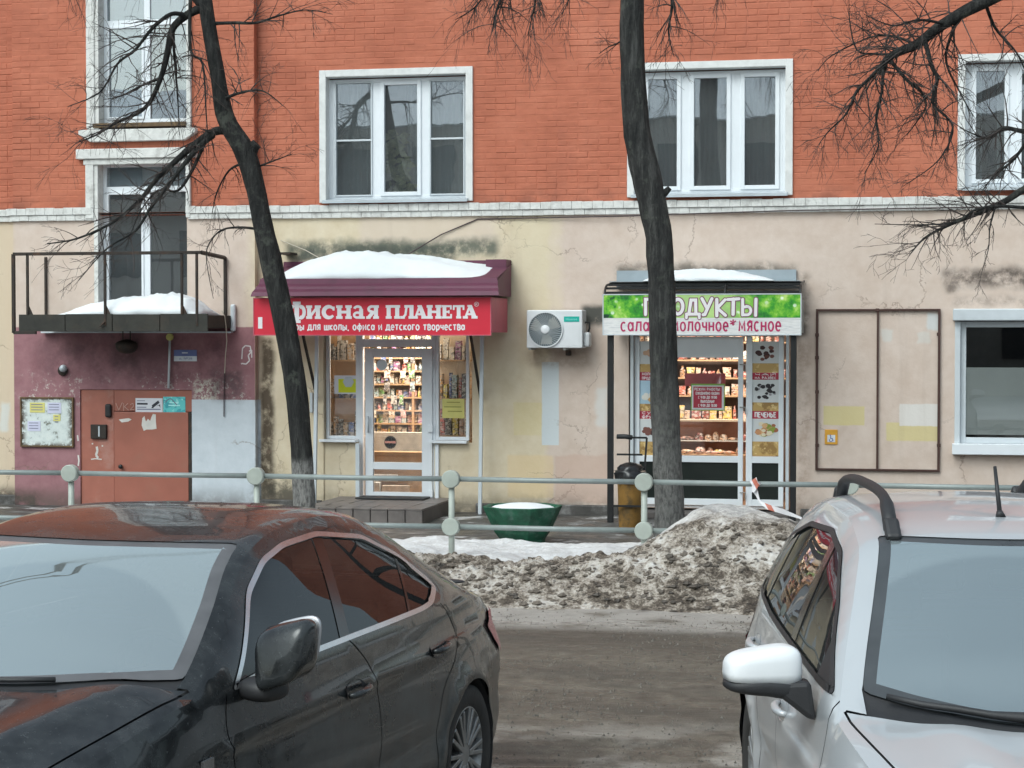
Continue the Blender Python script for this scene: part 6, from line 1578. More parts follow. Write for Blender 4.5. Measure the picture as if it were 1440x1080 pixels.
def smooth_path(pts, rad, sub=6):
    P = []; n = len(pts); pts = [Vector(p) for p in pts]
    for i in range(n - 1):
        p0, p1, p2, p3 = pts[max(i - 1, 0)], pts[i], pts[i + 1], pts[min(i + 2, n - 1)]
        for k in range(sub):
            t_ = k / sub; q = .5 * ((2 * p1) + (p2 - p0) * t_ + (2 * p0 - 5 * p1 + 4 * p2 - p3) * t_ ** 2 + (3 * p1 - p0 - 3 * p2 + p3) * t_ ** 3)
            P.append((q, rad[i] + (rad[i + 1] - rad[i]) * t_))
    P.append((pts[-1], rad[-1])); return P
PXM = lambda y: FPX / (y * 1.02)
def pp(lst, y, dy=0): return [at(q[0], q[1], y + (q[2] if len(q) > 2 else 0)) for q in lst]
# left leaning tree
y1_ = 20.0; k = PXM(y1_) 
T = Tree('bare_tree', 'dark leaning bare tree with whitewashed foot in front of the stationery shop', at(428, 765, y1_), M['bark1'], 5)
tp_ = [(429, 790, 17), (428, 740, 16), (427, 690, 15.5), (418, 563, 16), (399, 447, 15.8), (373, 333, 15), (360, 267, 13.5), (346, 217, 15.5), (318, 167, 13), (305, 100, 11), (293, 33, 10.5), (286, -20, 10), (270, -140, 9), (280, -300, 7), (262, -460, 5)]
T.trunk([at(a_, b_, y1_) for a_, b_, _ in tp_], [w / k for *_, w in tp_])
T.limb(pp([(350, 222), (356, 208), (361, 202)], y1_), .07, .06, 0, name='stub')
T.limb(pp([(340, 196), (318, 184), (296, 188), (272, 205), (248, 226), (222, 250), (196, 282), (160, 312), (110, 335), (66, 343)], y1_, 0), .055, .006, 34, .55, .35)
T.limb(pp([(300, 190), (280, 206, -.1), (258, 232, -.2), (236, 262, -.2), (212, 292, -.2), (190, 325, -.2), (150, 350, -.3), (110, 395, -.3)], y1_), .035, .004, 26, .45, .5)
T.limb(pp([(288, 200), (270, 240, .1), (250, 268, .1), (222, 268, .2), (196, 300, .2), (176, 352, .2)], y1_), .022, .003, 14, .4, .6)
T.limb(pp([(282, 12), (262, 22), (243, 40), (236, 72), (228, 104), (214, 138), (196, 158), (165, 172), (135, 190), (110, 200)], y1_), .05, .005, 34, .6, .5)
T.limb(pp([(262, 22), (240, 20, -.2), (214, 40, -.3), (190, 70, -.3), (165, 90, -.4), (140, 130, -.4), (95, 150, -.4)], y1_), .028, .004, 24, .55, .5)
T.limb(pp([(243, 40), (246, 90, .2), (250, 140, .2), (252, 190, .2)], y1_), .02, .003, 14, .45, .9)
T.limb(pp([(225, 110), (200, 120, .2), (170, 135, .2), (146, 140, .2)], y1_), .018, .003, 10, .4, .5)
T.limb(pp([(298, 33), (330, 32), (360, 32), (392, 22), (430, 14), (468, 20)], y1_), .022, .003, 20, .45, .3)
T.limb(pp([(312, 140), (340, 130, -.2), (370, 128, -.2), (402, 152, -.2)], y1_), .02, .003, 14, .4, .5)
T.limb(pp([(340, 230), (322, 240, .2), (305, 270, .2), (298, 300, .2)], y1_), .016, .003, 9, .35, .9)
T.limb(pp([(362, 322), (340, 320), (316, 322), (300, 334), (290, 360), (300, 420)], y1_), .016, .003, 10, .35, .9)
T.limb(pp([(358, 236), (385, 226), (412, 216)], y1_), .014, .003, 8, .35, .3)
T.limb(pp([(268, -10), (268, 70, -.1), (285, 90, -.1), (290, 160, -.2), (294, 220, -.2)], y1_), .022, .003, 18, .4, 1)
T.limb(pp([(286, 10), (240, -40), (180, -70), (120, -60), (60, -30)], y1_), .05, .01, 26, .7, .7)
T.limb(pp([(272, -130), (340, -220), (400, -330)], y1_), .05, .01, 14, .8, .3); T.limb(pp([(275, -200), (200, -300), (120, -420)], y1_), .05, .01, 14, .8, .3)
T.done()
# straight right tree
y2_ = 19.7; k = PXM(y2_)
T = Tree('bare_tree', 'straight grey bare tree trunk in front of the grocery shop', at(941, 765, y2_), M['bark2'], 11)
tp_ = [(942, 800, 24), (942, 740, 22), (941, 700, 20.5), (938, 640, 20), (934, 545, 19.5), (931, 417, 18.6), (926, 333, 18.6), (911, 258, 20), (896, 190, 18.8), (890, 100, 17.2), (889, 0, 16.5), (893, -120, 15), (880, -260, 12), (890, -420, 8)]
T.trunk([at(a_, b_, y2_) for a_, b_, _ in tp_], [w / k for *_, w in tp_], 22)
T.limb(pp([(924, 282), (936, 270), (942, 264)], y2_), .05, .025, 0, name='stub')
T.limb(pp([(885, 45), (870, 60), (856, 66), (842, 76)], y2_), .012, .003, 7, .3, .5)
T.limb(pp([(890, -120), (820, -110), (760, -60), (720, -30), (700, 10), (692, 45)], y2_), .05, .005, 34, .55, 1.0)
T.limb(pp([(760, -70), (720, -50, .2), (690, -20, .2), (668, 10, .2), (640, 28, .2)], y2_), .025, .003, 28, .45, .8)
T.limb(pp([(760, -60), (756, -20, -.2), (750, 15, -.2), (742, 50, -.2)], y2_), .02, .003, 18, .45, 1)
T.limb(pp([(800, -90), (790, -40, -.3), (800, -5, -.3), (790, 20, -.3)], y2_), .018, .003, 14, .4, 1)
T.limb(pp([(893, -60), (930, -40), (945, 0), (940, 45), (948, 80)], y2_), .03, .003, 22, .45, 1.1)
T.limb(pp([(895, -120), (980, -130), (1010, -60), (1005, -10)], y2_), .03, .003, 18, .45, 1.0)
T.done()
# tree standing beyond the right edge, branches reaching in
y3_ = 19.2; k = PXM(y3_)
T = Tree('bare_tree', 'bare tree beyond the right edge with knotted branches reaching over the pink wall', at(1600, 780, y3_), M['bark3'], 23)
tp_ = [(1606, 810, 24), (1600, 600, 20), (1590, 380, 18), (1596, 200, 17), (1600, 0, 15), (1610, -300, 10)]
T.trunk([at(a_, b_, y3_) for a_, b_, _ in tp_], [w / k for *_, w in tp_])
T.limb(pp([(1598, -80), (1520, -60), (1440, -25), (1385, 2), (1350, 20), (1318, 40), (1290, 62), (1262, 74), (1245, 86), (1238, 105)], y3_), .085, .030, 36, .6, .4, start=.4)
T.limb(pp([(1244, 86), (1225, 108), (1205, 128), (1190, 160), (1165, 185), (1150, 205)], y3_), .022, .003, 26, .4, .6)
T.limb(pp([(1242, 92), (1240, 130, -.2), (1232, 165, -.2), (1235, 205, -.2), (1215, 245, -.2)], y3_), .018, .003, 24, .38, .8)
T.limb(pp([(1252, 85), (1275, 112), (1296, 130), (1302, 150), (1290, 170), (1275, 190)], y3_), .02, .004, 22, .38, .7)
T.limb(pp([(1300, 55), (1310, 92, -.2), (1318, 112, -.2), (1312, 145, -.2), (1340, 178, -.2), (1320, 225, -.2), (1270, 262, -.2)], y3_), .026, .003, 32, .42, .6)
T.limb(pp([(1262, 76), (1232, 76, .2), (1205, 70, .2), (1195, 30, .2), (1194, -5, .2)], y3_), .014, .003, 18, .36, .3)
T.limb(pp([(1290, 64), (1260, 52, .3), (1225, 52, .3), (1170, 78, .3), (1150, 100, .3)], y3_), .016, .003, 22, .4, .5)
T.limb(pp([(1330, 34), (1292, 28, -.3), (1255, 36, -.3), (1215, 20, -.3)], y3_), .016, .003, 20, .4, .4)
T.limb(pp([(1385, 2), (1400, 40, .2), (1430, 75, .2), (1450, 120, .2)], y3_), .02, .004, 16, .45, .6)
T.limb(pp([(1350, 20), (1330, 80, .2), (1350, 130, .2), (1370, 165, .2)], y3_), .018, .003, 16, .4, .6)
T.limb(pp([(1592, 240), (1520, 245), (1450, 262), (1410, 285), (1370, 302), (1335, 316), (1300, 335), (1278, 360)], y3_), .05, .004, 26, .42, .4, start=.4)
T.limb(pp([(1440, 292), (1400, 290, -.2), (1370, 296, -.2), (1345, 312, -.2), (1300, 316, -.2), (1230, 315, -.2)], y3_), .018, .003, 20, .35, .3)
T.limb(pp([(1400, 290), (1392, 320, -.2), (1390, 350, -.2), (1380, 385, -.2)], y3_), .01, .002, 7, .3, .6)
T.limb(pp([(1592, 150), (1520, 170), (1450, 185), (1410, 180), (1390, 195), (1350, 180)], y3_), .04, .004, 22, .4, .4, start=.4)
T.limb(pp([(1450, 190), (1425, 225, .1), (1400, 245, .1), (1380, 270, .1)], y3_), .02, .003, 16, .36, .6)
T.done()

# ------------------------------------------------------------------ across the street, behind the viewer: seen only mirrored in the glass
ob = thing('opposite_building', 'long plastered building with snowy roof mirrored in the upper windows', 'building', (-4, -26, 0))
M['opp'] = plain('grey_cream_plaster', (.34, .31, .27), .9, var=.15, scale=.6); M['opp_glass'] = plain('dark_window', (.03, .035, .04), .15)
MB().box(-40, 34, -38, -26, 0, 10.5).build('wall', M['opp'], ob); MB().prism([(-40.5, -25.4, 10.5), (-40.5, -38.6, 10.5), (-40.5, -32, 13)], (75, 0, 0)).build('roof', M['snow'], ob)
for i in range(22):
    for j in range(3): MB().box(-38 + i * 3.2, -36.5 + i * 3.2, -25.98, -25.9, 1.4 + j * 3.2, 3.2 + j * 3.2).build('window', M['opp_glass'], ob)
for k, (z_, y_) in enumerate(((9.7, 13.6), (10.6, 14.2))):
    o = MB().tube([(-36 + 1.5 * i, y_ + .03 * i, z_ - 2.0 * (i / 40) * (1 - i / 40)) for i in range(41)], .03, 6).build('overhead_cable', M['black'])
    tag(o, 'black overhead cable mirrored in the windscreens, the %s of two' % ('lower', 'upper')[k], 'cable')
# ------------------------------------------------------------------ cars
def curve(tab):
    tab = sorted(tab); xs = [p[0] for p in tab]; ys = [p[1] for p in tab]; n = len(xs)
    h = [xs[i + 1] - xs[i] for i in range(n - 1)]; d_ = [(ys[i + 1] - ys[i]) / h[i] for i in range(n - 1)]
    m = [d_[0]] + [0 if d_[i - 1] * d_[i] <= 0 else 2 * d_[i - 1] * d_[i] / (d_[i - 1] + d_[i]) for i in range(1, n - 1)] + [d_[-1]]
    def f(x):
        if x <= xs[0]: return ys[0] + (x - xs[0]) * m[0] * .5
        if x >= xs[-1]: return ys[-1] + (x - xs[-1]) * m[-1] * .5
        lo, hi = 0, n - 1
        while hi - lo > 1:
            k = (lo + hi) // 2
            if xs[k] <= x: lo = k
            else: hi = k
        t = (x - xs[lo]) / h[lo]; t2, t3 = t * t, t * t * t
        return (2 * t3 - 3 * t2 + 1) * ys[lo] + (t3 - 2 * t2 + t) * h[lo] * m[lo] + (-2 * t3 + 3 * t2) * ys[lo + 1] + (t3 - t2) * h[lo] * m[lo + 1]
    return f
def inpoly(p, P):
    x, y = p; c = False; n = len(P); j = n - 1
    for i in range(n):
        if (P[i][1] > y) != (P[j][1] > y) and x < (P[j][0] - P[i][0]) * (y - P[i][1]) / (P[j][1] - P[i][1]) + P[i][0]: c = not c
        j = i
    return c
def resample(P, step, closed=False):
    Q = []; n = len(P)
    for i in range(n if closed else n - 1):
        a_, b_ = Vector(P[i]), Vector(P[(i + 1) % n]); k = max(1, int(math.ceil((b_ - a_).length / step)))
        Q += [tuple(a_ + (b_ - a_) * j / k) for j in range(k)]
    if not closed: Q.append(tuple(P[-1]))
    return Q
def spline2(P, sub=6, closed=False):
    n = len(P); Q = []; P = [Vector(p) for p in P]
    for i in range(n if closed else n - 1):
        g_ = (lambda k: P[k % n]) if closed else (lambda k: P[max(0, min(n - 1, k))])
        p0, p1, p2, p3 = g_(i - 1), g_(i), g_(i + 1), g_(i + 2)
        for k in range(sub):
            t = k / sub; Q.append(tuple(.5 * ((2 * p1) + (p2 - p0) * t + (2 * p0 - 5 * p1 + 4 * p2 - p3) * t ** 2 + (3 * p1 - p0 - 3 * p2 + p3) * t ** 3)))
    if not closed: Q.append(tuple(P[-1]))
    return Q
def round_poly(P, r, n=4):
    """round corners of a closed polygon; r scalar"""
    Q = []; N_ = len(P)
    for i in range(N_):
        a_, b_, c_ = Vector(P[i - 1]), Vector(P[i]), Vector(P[(i + 1) % N_]); d0, d1 = (a_ - b_), (c_ - b_); q = min(r, d0.length * .45, d1.length * .45)
        s_, e_ = b_ + d0.normalized() * q, b_ + d1.normalized() * q
        for k in range(n + 1):
            t = k / n; Q.append(tuple(s_ * (1 - t) ** 2 + b_ * 2 * t * (1 - t) + e_ * t * t))
    return Q
def inset(P, d_):
    """offset closed polygon inward (d_>0), any winding"""
    n = len(P); A = sum(P[i][0] * P[(i + 1) % n][1] - P[(i + 1) % n][0] * P[i][1] for i in range(n)); sg_ = 1 if A > 0 else -1; Q = []
    for i in range(n):
        a_, b_, c_ = Vector(P[i - 1]), Vector(P[i]), Vector(P[(i + 1) % n]); e0, e1 = (b_ - a_), (c_ - b_)
        if e0.length < 1e-9 or e1.length < 1e-9: Q.append(tuple(b_)); continue
        n0 = Vector((-e0.y, e0.x)).normalized() * sg_; n1 = Vector((-e1.y, e1.x)).normalized() * sg_; m = (n0 + n1)
        m = m.normalized() / max(.45, m.normalized().dot(n0)) if m.length > 1e-6 else n0
        dd = d_(b_) if callable(d_) else d_
        Q.append(tuple(b_ + m * dd))
    return Q
def thicken(P, w):
    L, Rr = [], []; n = len(P)
    for i in range(n):
        d_ = (Vector(P[min(i + 1, n - 1)]) - Vector(P[max(i - 1, 0)])).normalized(); q = Vector((-d_.y, d_.x)) * w / 2; p = Vector(P[i]); L.append(tuple(p + q)); Rr.append(tuple(p - q))
    return L + Rr[::-1]
def cdt(polys, box, step):
    pts = []; edges = []
    for P in polys:
        k = len(pts); pts += [Vector((p[0], p[1])) for p in P]; edges += [(k + i, k + (i + 1) % len(P)) for i in range(len(P))]
    x0, x1, y0, y1 = box; nx = int((x1 - x0) / step); ny = int((y1 - y0) / step)
    for i in range(nx + 1):
        for j in range(ny + 1): pts.append(Vector((x0 + (x1 - x0) * (i + (.25 if j % 2 else -.25)) / nx, y0 + (y1 - y0) * j / ny)))
    v, e, f, *_ = delaunay_2d_cdt(pts, edges, [], 0, 1e-5)
    return [tuple(p) for p in v], f
def lifted(name, verts, tris, lift, mat, parent, off=0, flip=False):
    """mesh of 2-D triangles lifted onto a smooth surface, exact normals"""
    used = {}; V = []; Nn = []; F = []; e = .002
    for t in tris:
        q = []
        for i in t:
            if i not in used:
                a_, b_ = verts[i]; p = lift(a_, b_)
                n_ = (lift(a_ + e, b_) - lift(a_ - e, b_)).cross(lift(a_, b_ + e) - lift(a_, b_ - e))
                n_ = n_.normalized() if n_.length > 1e-12 else Vector((0, 0, 1))
                used[i] = len(V); V.append(p); Nn.append(n_)
            q.append(used[i])
        F.append(q)
    if not F: return None
    ctr = Vector((1.2, 0, .6))
    # orient outward
    s_ = sum((1 if Nn[i].dot(V[i] - Vector((V[i].x, 0, .45))) > 0 else -1) for i in range(len(V)))
    if s_ < 0: Nn = [-n_ for n_ in Nn]
    V = [v + n_ * off for v, n_ in zip(V, Nn)]
    G_ = []
    for q in F:
        gn = (V[q[1]] - V[q[0]]).cross(V[q[2]] - V[q[0]]); av = Nn[q[0]] + Nn[q[1]] + Nn[q[2]]
        G_.append(tuple(q) if gn.dot(av) > 0 else tuple(q[::-1]))
    me = bpy.data.meshes.new(name); me.from_pydata([tuple(v) for v in V], [], G_); me.update()
    me.polygons.foreach_set('use_smooth', [True] * len(me.polygons))
    me.normals_split_custom_set_from_vertices([tuple(n_) for n_ in Nn])
    me.materials.append(mat)
    o = bpy.data.objects.new(name, me); COL.objects.link(o)
    o.parent = parent
    return o
def put(o, parent): o.parent = parent; return o       # car-local geometry: no inverse
class CB(MB):
    def build(s, name, mat, parent, **kw):
        o = MB.build(s, name, mat, None, **kw); o.parent = parent; return o

def m_paint(name, base, metal, rough, dust, dustcol, height_dust=.0, coat=.85):
    t = NT(name); o = t.obj(); gx = t.node('ShaderNodeNewGeometry'); 
    n = t.noise(2.2, 6, .65); f = t.noise(9, 6, .7); x, y, z = t.xyz()
    flake = t.noise(900, 1)
    k = t.math('MULTIPLY', t.ramp(t.math('ADD', t.math('MULTIPLY', n, .6), t.math('MULTIPLY', f, .4)), (.42, (.06,) * 3), (.66, (1,) * 3)), dust)
    hd = t.math('MULTIPLY', t.step(z, .95, .30), height_dust)
    k = t.math('ADD', k, t.math('MULTIPLY', hd, t.ramp(f, (.3, (.6,) * 3), (.7, (1,) * 3))), clamp=True)
    speck = t.math('MULTIPLY', t.step(t.noise(55, 4, .7), .60, .72), dust * .8)
    k = t.math('ADD', k, speck, clamp=True)
    c = t.mix(k, base, dustcol)
    ro = t.math('ADD', rough, t.math('MULTIPLY', k, .45))
    return t.done(t.bsdf(c, ro, t.math('MULTIPLY', t.math('SUBTRACT', 1, k), metal), None, .25, t.math('SUBTRACT', coat, t.math('MULTIPLY', k, .8), clamp=True), .03))
def m_car_glass(name, tint, film, filmcol, refl=.05):
    return m_glass(name, refl, tint, film, filmcol, gain=.62)
M['black_paint'] = m_paint('dusty_black_car_paint', (.008, .009, .010, 1), .2, .20, .32, (.16, .175, .18, 1), .28, .6)
M['silver_paint'] = m_paint('silver_car_paint', (.47, .49, .51, 1), .25, .34, .12, (.42, .41, .40, 1), .30)
M['mirror_white'] = plain('white_gloss_paint', srgb(226, 228, 230), .25, var=.02)
M['chrome'] = plain('satin_chrome', (.62, .63, .65), .22, .95, var=.1, scale=8, dirt=.2, dirtcol=(.4, .4, .4))
M['chrome_dark'] = plain('dusty_satin_trim', (.45, .45, .47), .4, .7, var=.15, scale=8)
M['piano'] = plain('gloss_black_pillar', (.012, .012, .013), .12, var=.1)
M['plastic'] = plain('black_car_plastic', (.022, .022, .024), .55, var=.2, scale=8, bump=.2, bscale=200)
M['tyre'] = plain('dirty_tyre_rubber', (.030, .029, .028), .8, var=.3, scale=9, bump=.5)
M['alloy'] = plain('dirty_grey_alloy', (.28, .285, .29), .4, .6, var=.2, scale=10, dirt=.4, dirtcol=(.09, .085, .08))
M['tail_red'] = plain('red_tail_lamp', (.42, .035, .07), .2, var=.1)
M['side_glass_dark'] = m_car_glass('tinted_car_glass', (.16, .17, .17), .05, (.35, .36, .36), .015)
M['side_glass'] = m_car_glass('car_glass', (.5, .53, .52), .04, (.4, .4, .4), .05)
M['windscreen_dark'] = None
M['interior'] = plain('dark_car_interior', (.045, .046, .05), .8, var=.2); M['dash'] = plain('dashboard_plastic', (.07, .075, .08), .6, var=.2)
def m_windscreen(name, wiped, tint, film_in, film_out, fcol, refl):
    """laminated screen with salt film; the wiper sweep is cleaner. wiped = list of (u,v,radius) in the car's own frame"""
    t = NT(name); o = t.obj(); x, y, z = t.xyz(o)
    mask = None
    for (cu, cv, r0) in wiped:
        du = t.math('SUBTRACT', x, cu); dv = t.math('SUBTRACT', y, cv)
        dd = t.math('SQRT', t.math('ADD', t.math('MULTIPLY', du, du), t.math('MULTIPLY', dv, dv)))
        k = t.step(dd, r0 + .02, r0 - .02); mask = k if mask is None else t.math('MAXIMUM', mask, k)
    n = t.ramp(t.noise(1.3, 3, .5, vec=o), (.3, (.86,) * 3), (.7, (1.08,) * 3))
    fac_film = t.math('MULTIPLY', n, t.math('ADD', film_out, t.math('MULTIPLY', mask, film_in - film_out)), clamp=True)
    fr = t.node('ShaderNodeFresnel'); fr.inputs[0].default_value = 1.6
    fac = t.math('ADD', t.math('MULTIPLY', fr.outputs[0], 1.5), refl, clamp=True)
    tr = t.node('ShaderNodeBsdfTransparent'); tr.inputs[0].default_value = (*tint, 1)
    gl = t.node('ShaderNodeBsdfGlossy'); t.put(gl.inputs['Roughness'], t.math('ADD', .012, t.math('MULTIPLY', t.math('SUBTRACT', 1, mask), .05)))
    gl.inputs[0].default_value = (.90, .99, .98, 1)
    mx = t.node('ShaderNodeMixShader'); t.put(mx.inputs[0], fac); t.l.new(tr.outputs[0], mx.inputs[1]); t.l.new(gl.outputs[0], mx.inputs[2])
    df = t.node('ShaderNodeBsdfDiffuse'); df.inputs[0].default_value = (*fcol, 1)
    m2 = t.node('ShaderNodeMixShader'); t.put(m2.inputs[0], fac_film); t.l.new(mx.outputs[0], m2.inputs[1]); t.l.new(df.outputs[0], m2.inputs[2])
    return t.done(m2.outputs[0])

class Car:
    A_, B_ = .020, .028
    def __init__(s, sp, root):
        s.sp = sp; s.root = root; s.WC = curve(sp['wc']); s.VB = curve(sp['vb']); s.WB = curve(sp['wb']); s.PL = curve(sp['plan'])
        s.uA, s.uC = sp['uA'], sp['uC']; s.VE = curve(sp['ve']); s.WE = curve(sp['we']); s.OFF = curve(sp['off']); s.w0 = sp['w0']
        s.hubs = sp['hubs']; s.RA = sp['arch']
    def seam(s, u):
        if s.uC < u < s.uA: return s.VE(u), s.WE(u)
        return s.VB(u) - s.A_, s.WB(u)
    def side_v(s, u, w):
        ve, we = s.seam(u); wb, vb, pl = s.WB(u), s.VB(u), s.PL(u)
        if not (s.uC < u < s.uA): wb = we
        if w <= wb:
            t = (w - s.w0) / (wb - s.w0); k = max(0, min(1, (t - .62) / .38)); k = k * k * (3 - 2 * k)
            v = pl + s.OFF(t) + (vb - pl - s.OFF(1)) * k
        else:
            q = (w - wb) / max(we - wb, 1e-4); v = vb + (ve + s.A_ - vb) * q + s.sp.get('bow', .02) * 4 * q * (1 - q) * min(1, (we - wb) / .2)
        v -= s.A_ * math.exp(-max(0, we - w) / s.B_)
        for (hu, hw) in s.hubs:
            r_ = math.hypot(u - hu, w - hw); v += s.sp.get('flare', .016) * math.exp(-((r_ - s.RA - .01) / .05) ** 2) * (1 if w < wb - .05 else 0)
        cr = s.sp.get('crease')
        if cr: v += cr[2] * math.exp(-((w - cr[0] - cr[1] * u) / .022) ** 2)
        lc = s.sp.get('lower_crease')
        if lc: v -= lc[2] * math.exp(-((w - lc[0] - lc[1] * u) / .07) ** 2)
        return v
    def S(s, sd): return lambda u, w: Vector((u, sd * s.side_v(u, w), w))
    def top(s, u, v):
        ve, we = s.seam(u); q = min(1.0, abs(v) / ve); base = we + s.A_
        h = base + (s.WC(u) - base) * (1 - q ** s.sp.get('crown', 2.3)) - s.A_ * math.exp(-max(0, ve - abs(v)) / s.B_)
        for (va, vb_, ua, ub, hh, w_) in s.sp.get('hood_lines', []):
            if u > ua - .2:
                vv = va + (vb_ - va) * (u - ua) / (ub - ua); k = max(0, min(1, (u - ua + .15) / .2)); h += hh * k * math.exp(-((abs(v) - vv) / w_) ** 2)
        return h
    def T(s): return lambda u, v: Vector((u, v, s.top(u, v)))
    def build(s):
        sp = s.sp; P = sp['paint']; root = s.root; w0 = s.w0
        FB, RB_ = sp['front'], sp['rear']                    # (u,w) bottom->top
        uf, ur = FB[-1][0], RB_[-1][0]
        us = [ur + (uf - ur) * i / 110 for i in range(111)]
        seam_pts = [(u, s.seam(u)[1]) for u in us]
        # --- side
        bottom = [(RB_[0][0] + (FB[0][0] - RB_[0][0]) * i / 60, w0) for i in range(61)]
        dom = bottom + spline2(FB, 4)[1:] + seam_pts[::-1][1:] + spline2(RB_, 4)[::-1][1:-1]
        arches = [[(hu + s.RA * math.cos(R(a)), hw + s.RA * math.sin(R(a))) for a in range(0, 360, 6)] for hu, hw in s.hubs]
        dlo = resample(round_poly(sp['dlo'], sp.get('dlo_r', .05)), .05, True)
        inn = inset(dlo, sp['chrome_w'])
        gaps = [thicken(resample(spline2(g_, 5), .04), .007) for g_ in sp['gaps']]
        bp = [thicken(resample(spline2(g_, 3), .05), w_) for g_, w_ in sp['pillars']]
        polys = [dom, dlo, inn] + arches + gaps + bp
        lamps = sp.get('side_lamps', [])
        polys += [resample(p, .03, True) for _, p, _ in lamps]
        V2, F2 = cdt(polys, (RB_[0][0] - .1, FB[0][0] + .15, w0, 1.7), .055)
        groups = {}
        for t in F2:
            c_ = (sum(V2[i][0] for i in t) / 3, sum(V2[i][1] for i in t) / 3)
            if not inpoly(c_, dom): continue
            if any(math.hypot(c_[0] - hu, c_[1] - hw) < s.RA * .999 for hu, hw in s.hubs): continue
            key = None
            if inpoly(c_, dlo):
                if not inpoly(c_, inn): key = 'window_trim'
                elif inpoly(c_, bp[0]): key = 'pillar_trim'
                elif any(inpoly(c_, b_) for b_ in bp[1:]): key = 'window_divider'
                else: key = 'glass%d' % sum(1 for x in sp['pane_split'] if c_[0] < x(c_[1]))
            else:
                for nm, p, _ in lamps:
                    if inpoly(c_, p): key = 'lamp:' + nm
                if key is None and any(inpoly(c_, g_) for g_ in gaps): continue
                if key is None:
                    key = next((nm for nm, p in sp['panels'] if inpoly(c_, p)), 'quarter_panel' if c_[0] < 1.2 else 'front_wing')
                    if sp.get('clad') and c_[1] < sp['clad'](c_[0]) : key = 'cladding'
            groups.setdefault(key, []).append(t)
        names = sp['pane_names']
        for sd in (1, -1):
            for key, tr in groups.items():
                if key.startswith('glass'): lifted(names[int(key[5:])], V2, tr, s.S(sd), sp['glass'], root, -.006)
                elif key == 'window_trim': lifted('window_trim', V2, tr, s.S(sd), sp['trim'], root, .004)
                elif key in ('pillar_trim', 'window_divider'): lifted(key, V2, tr, s.S(sd), M['piano'], root, -.003)
                elif key == 'cladding': lifted('cladding', V2, tr, s.S(sd), M['plastic'], root, .004)
                elif key.startswith('lamp:'): lifted(key[5:], V2, tr, s.S(sd), next(m for nm, p, m in lamps if nm == key[5:]), root, .012)
                else: lifted(key, V2, tr, s.S(sd), P, root)
            inner = [t for k, v in groups.items() if not k.startswith('glass') for t in v]
            lifted('inner_structure', V2, [t for t in F2 if inpoly((sum(V2[i][0] for i in t) / 3, sum(V2[i][1] for i in t) / 3), dom) and (sum(V2[i][1] for i in t) / 3) < s.WB(sum(V2[i][0] for i in t) / 3) - .02 and not any(math.hypot(sum(V2[i][0] for i in t) / 3 - hu, sum(V2[i][1] for i in t) / 3 - hw) < s.RA + .02 for hu, hw in s.hubs)], s.S(sd), M['interior'], root, -.022)
        # --- top
        fb, rb = sp['front_bulge'], sp['rear_bulge']
        def ue(v, u0, b_): ve = s.seam(u0)[0]; return u0 + b_ * (1 - min(1, (v / ve) ** 2))
        front_edge = [(ue(v, uf, fb), v) for v in [s.seam(uf)[0] * (1 - 2 * i / 24) for i in range(25)]]
        rear_edge = [(ue(v, ur, -rb), v) for v in [s.seam(ur)[0] * (-1 + 2 * i / 24) for i in range(25)]]
        domT = [(u, s.seam(u)[0]) for u in us] + front_edge[1:-1] + [(u, -s.seam(u)[0]) for u in us[::-1]] + rear_edge[1:-1]
        ws = sp['windscreen']; vW = lambda u: s.seam(u)[0] - ws['pillar']
        def screen_poly(base_u, base_sw, top_u, top_sw, inset_):
            vb_ = vW(base_u - base_sw); vt = vW(top_u - top_sw); n = 16
            base = [(base_u - base_sw * (v / vb_) ** 2, v) for v in [vb_ * (-1 + 2 * i / n) for i in range(n + 1)]]
            topp = [(top_u - top_sw * (v / vt) ** 2, v) for v in [vt * (1 - 2 * i / n) for i in range(n + 1)]]
            sideR = [(base[-1][0] + (topp[0][0] - base[-1][0]) * i / 8,) for i in range(1, 8)]; sideR = [(q[0], vW(q[0])) for q in sideR]
            return base + sideR + topp + [(q[0], -q[1]) for q in sideR[::-1]]
        WS = round_poly(screen_poly(ws['base'], ws['base_sw'], ws['top'], ws['top_sw'], 0), .03, 2); WSi = inset(WS, ws['frit'])
        polysT = [domT, WS, WSi]; rw = sp.get('rear_screen'); RWp = None
        if rw:
            n = 12; vb_, vt = s.seam(rw['base'])[0] - .12, s.seam(rw['top'])[0] - .08
            RWp = [(rw['top'] + .0 - .04 * (1 - (v / vt) ** 2), v) for v in [vt * (-1 + 2 * i / n) for i in range(n + 1)]] + [(rw['base'] - .08 * (1 - (v / vb_) ** 2), v) for v in [vb_ * (1 - 2 * i / n) for i in range(n + 1)]]
            RWp = round_poly(RWp, .04, 2); polysT.append(RWp)
        vc = vW(ws['base'] - ws['base_sw']); cowl_f = lambda v: ws['base'] + ws['cowl'] - ws['base_sw'] * (v / vc) ** 2
        vl = s.VB(cowl_f(vc)) - sp['hood_gap'](cowl_f(vc))
        cowl = [(cowl_f(v), v) for v in [vl * x / 16 for x in range(-16, 17)]]
        ears = [[(ws['base'] - ws['base_sw'] - .004, q * vc), (cowl_f(vc), q * vc)] for q in (1, -1)]
        hood_side = [(cowl_f(vl) + (uf + .1 - cowl_f(vl)) * i / 16, 0) for i in range(17)]
        hood_side = [(u, s.VB(u) - sp['hood_gap'](u)) for u, _ in hood_side]
        gapsT = [thicken(cowl, .010), thicken(hood_side, .009), thicken([(u, -v) for u, v in hood_side], .009)]
        if sp.get('trunk'):
            k = sp['trunk']; gapsT.append(thicken([(k, v) for v in [x / 10 for x in range(-7, 8)]], .008))
        polysT += gapsT + ears
        V3, F3 = cdt(polysT, (ur - .3, uf + fb + .1, -1, 1), .055); gt_ = {}
        cowl_u = cowl_f
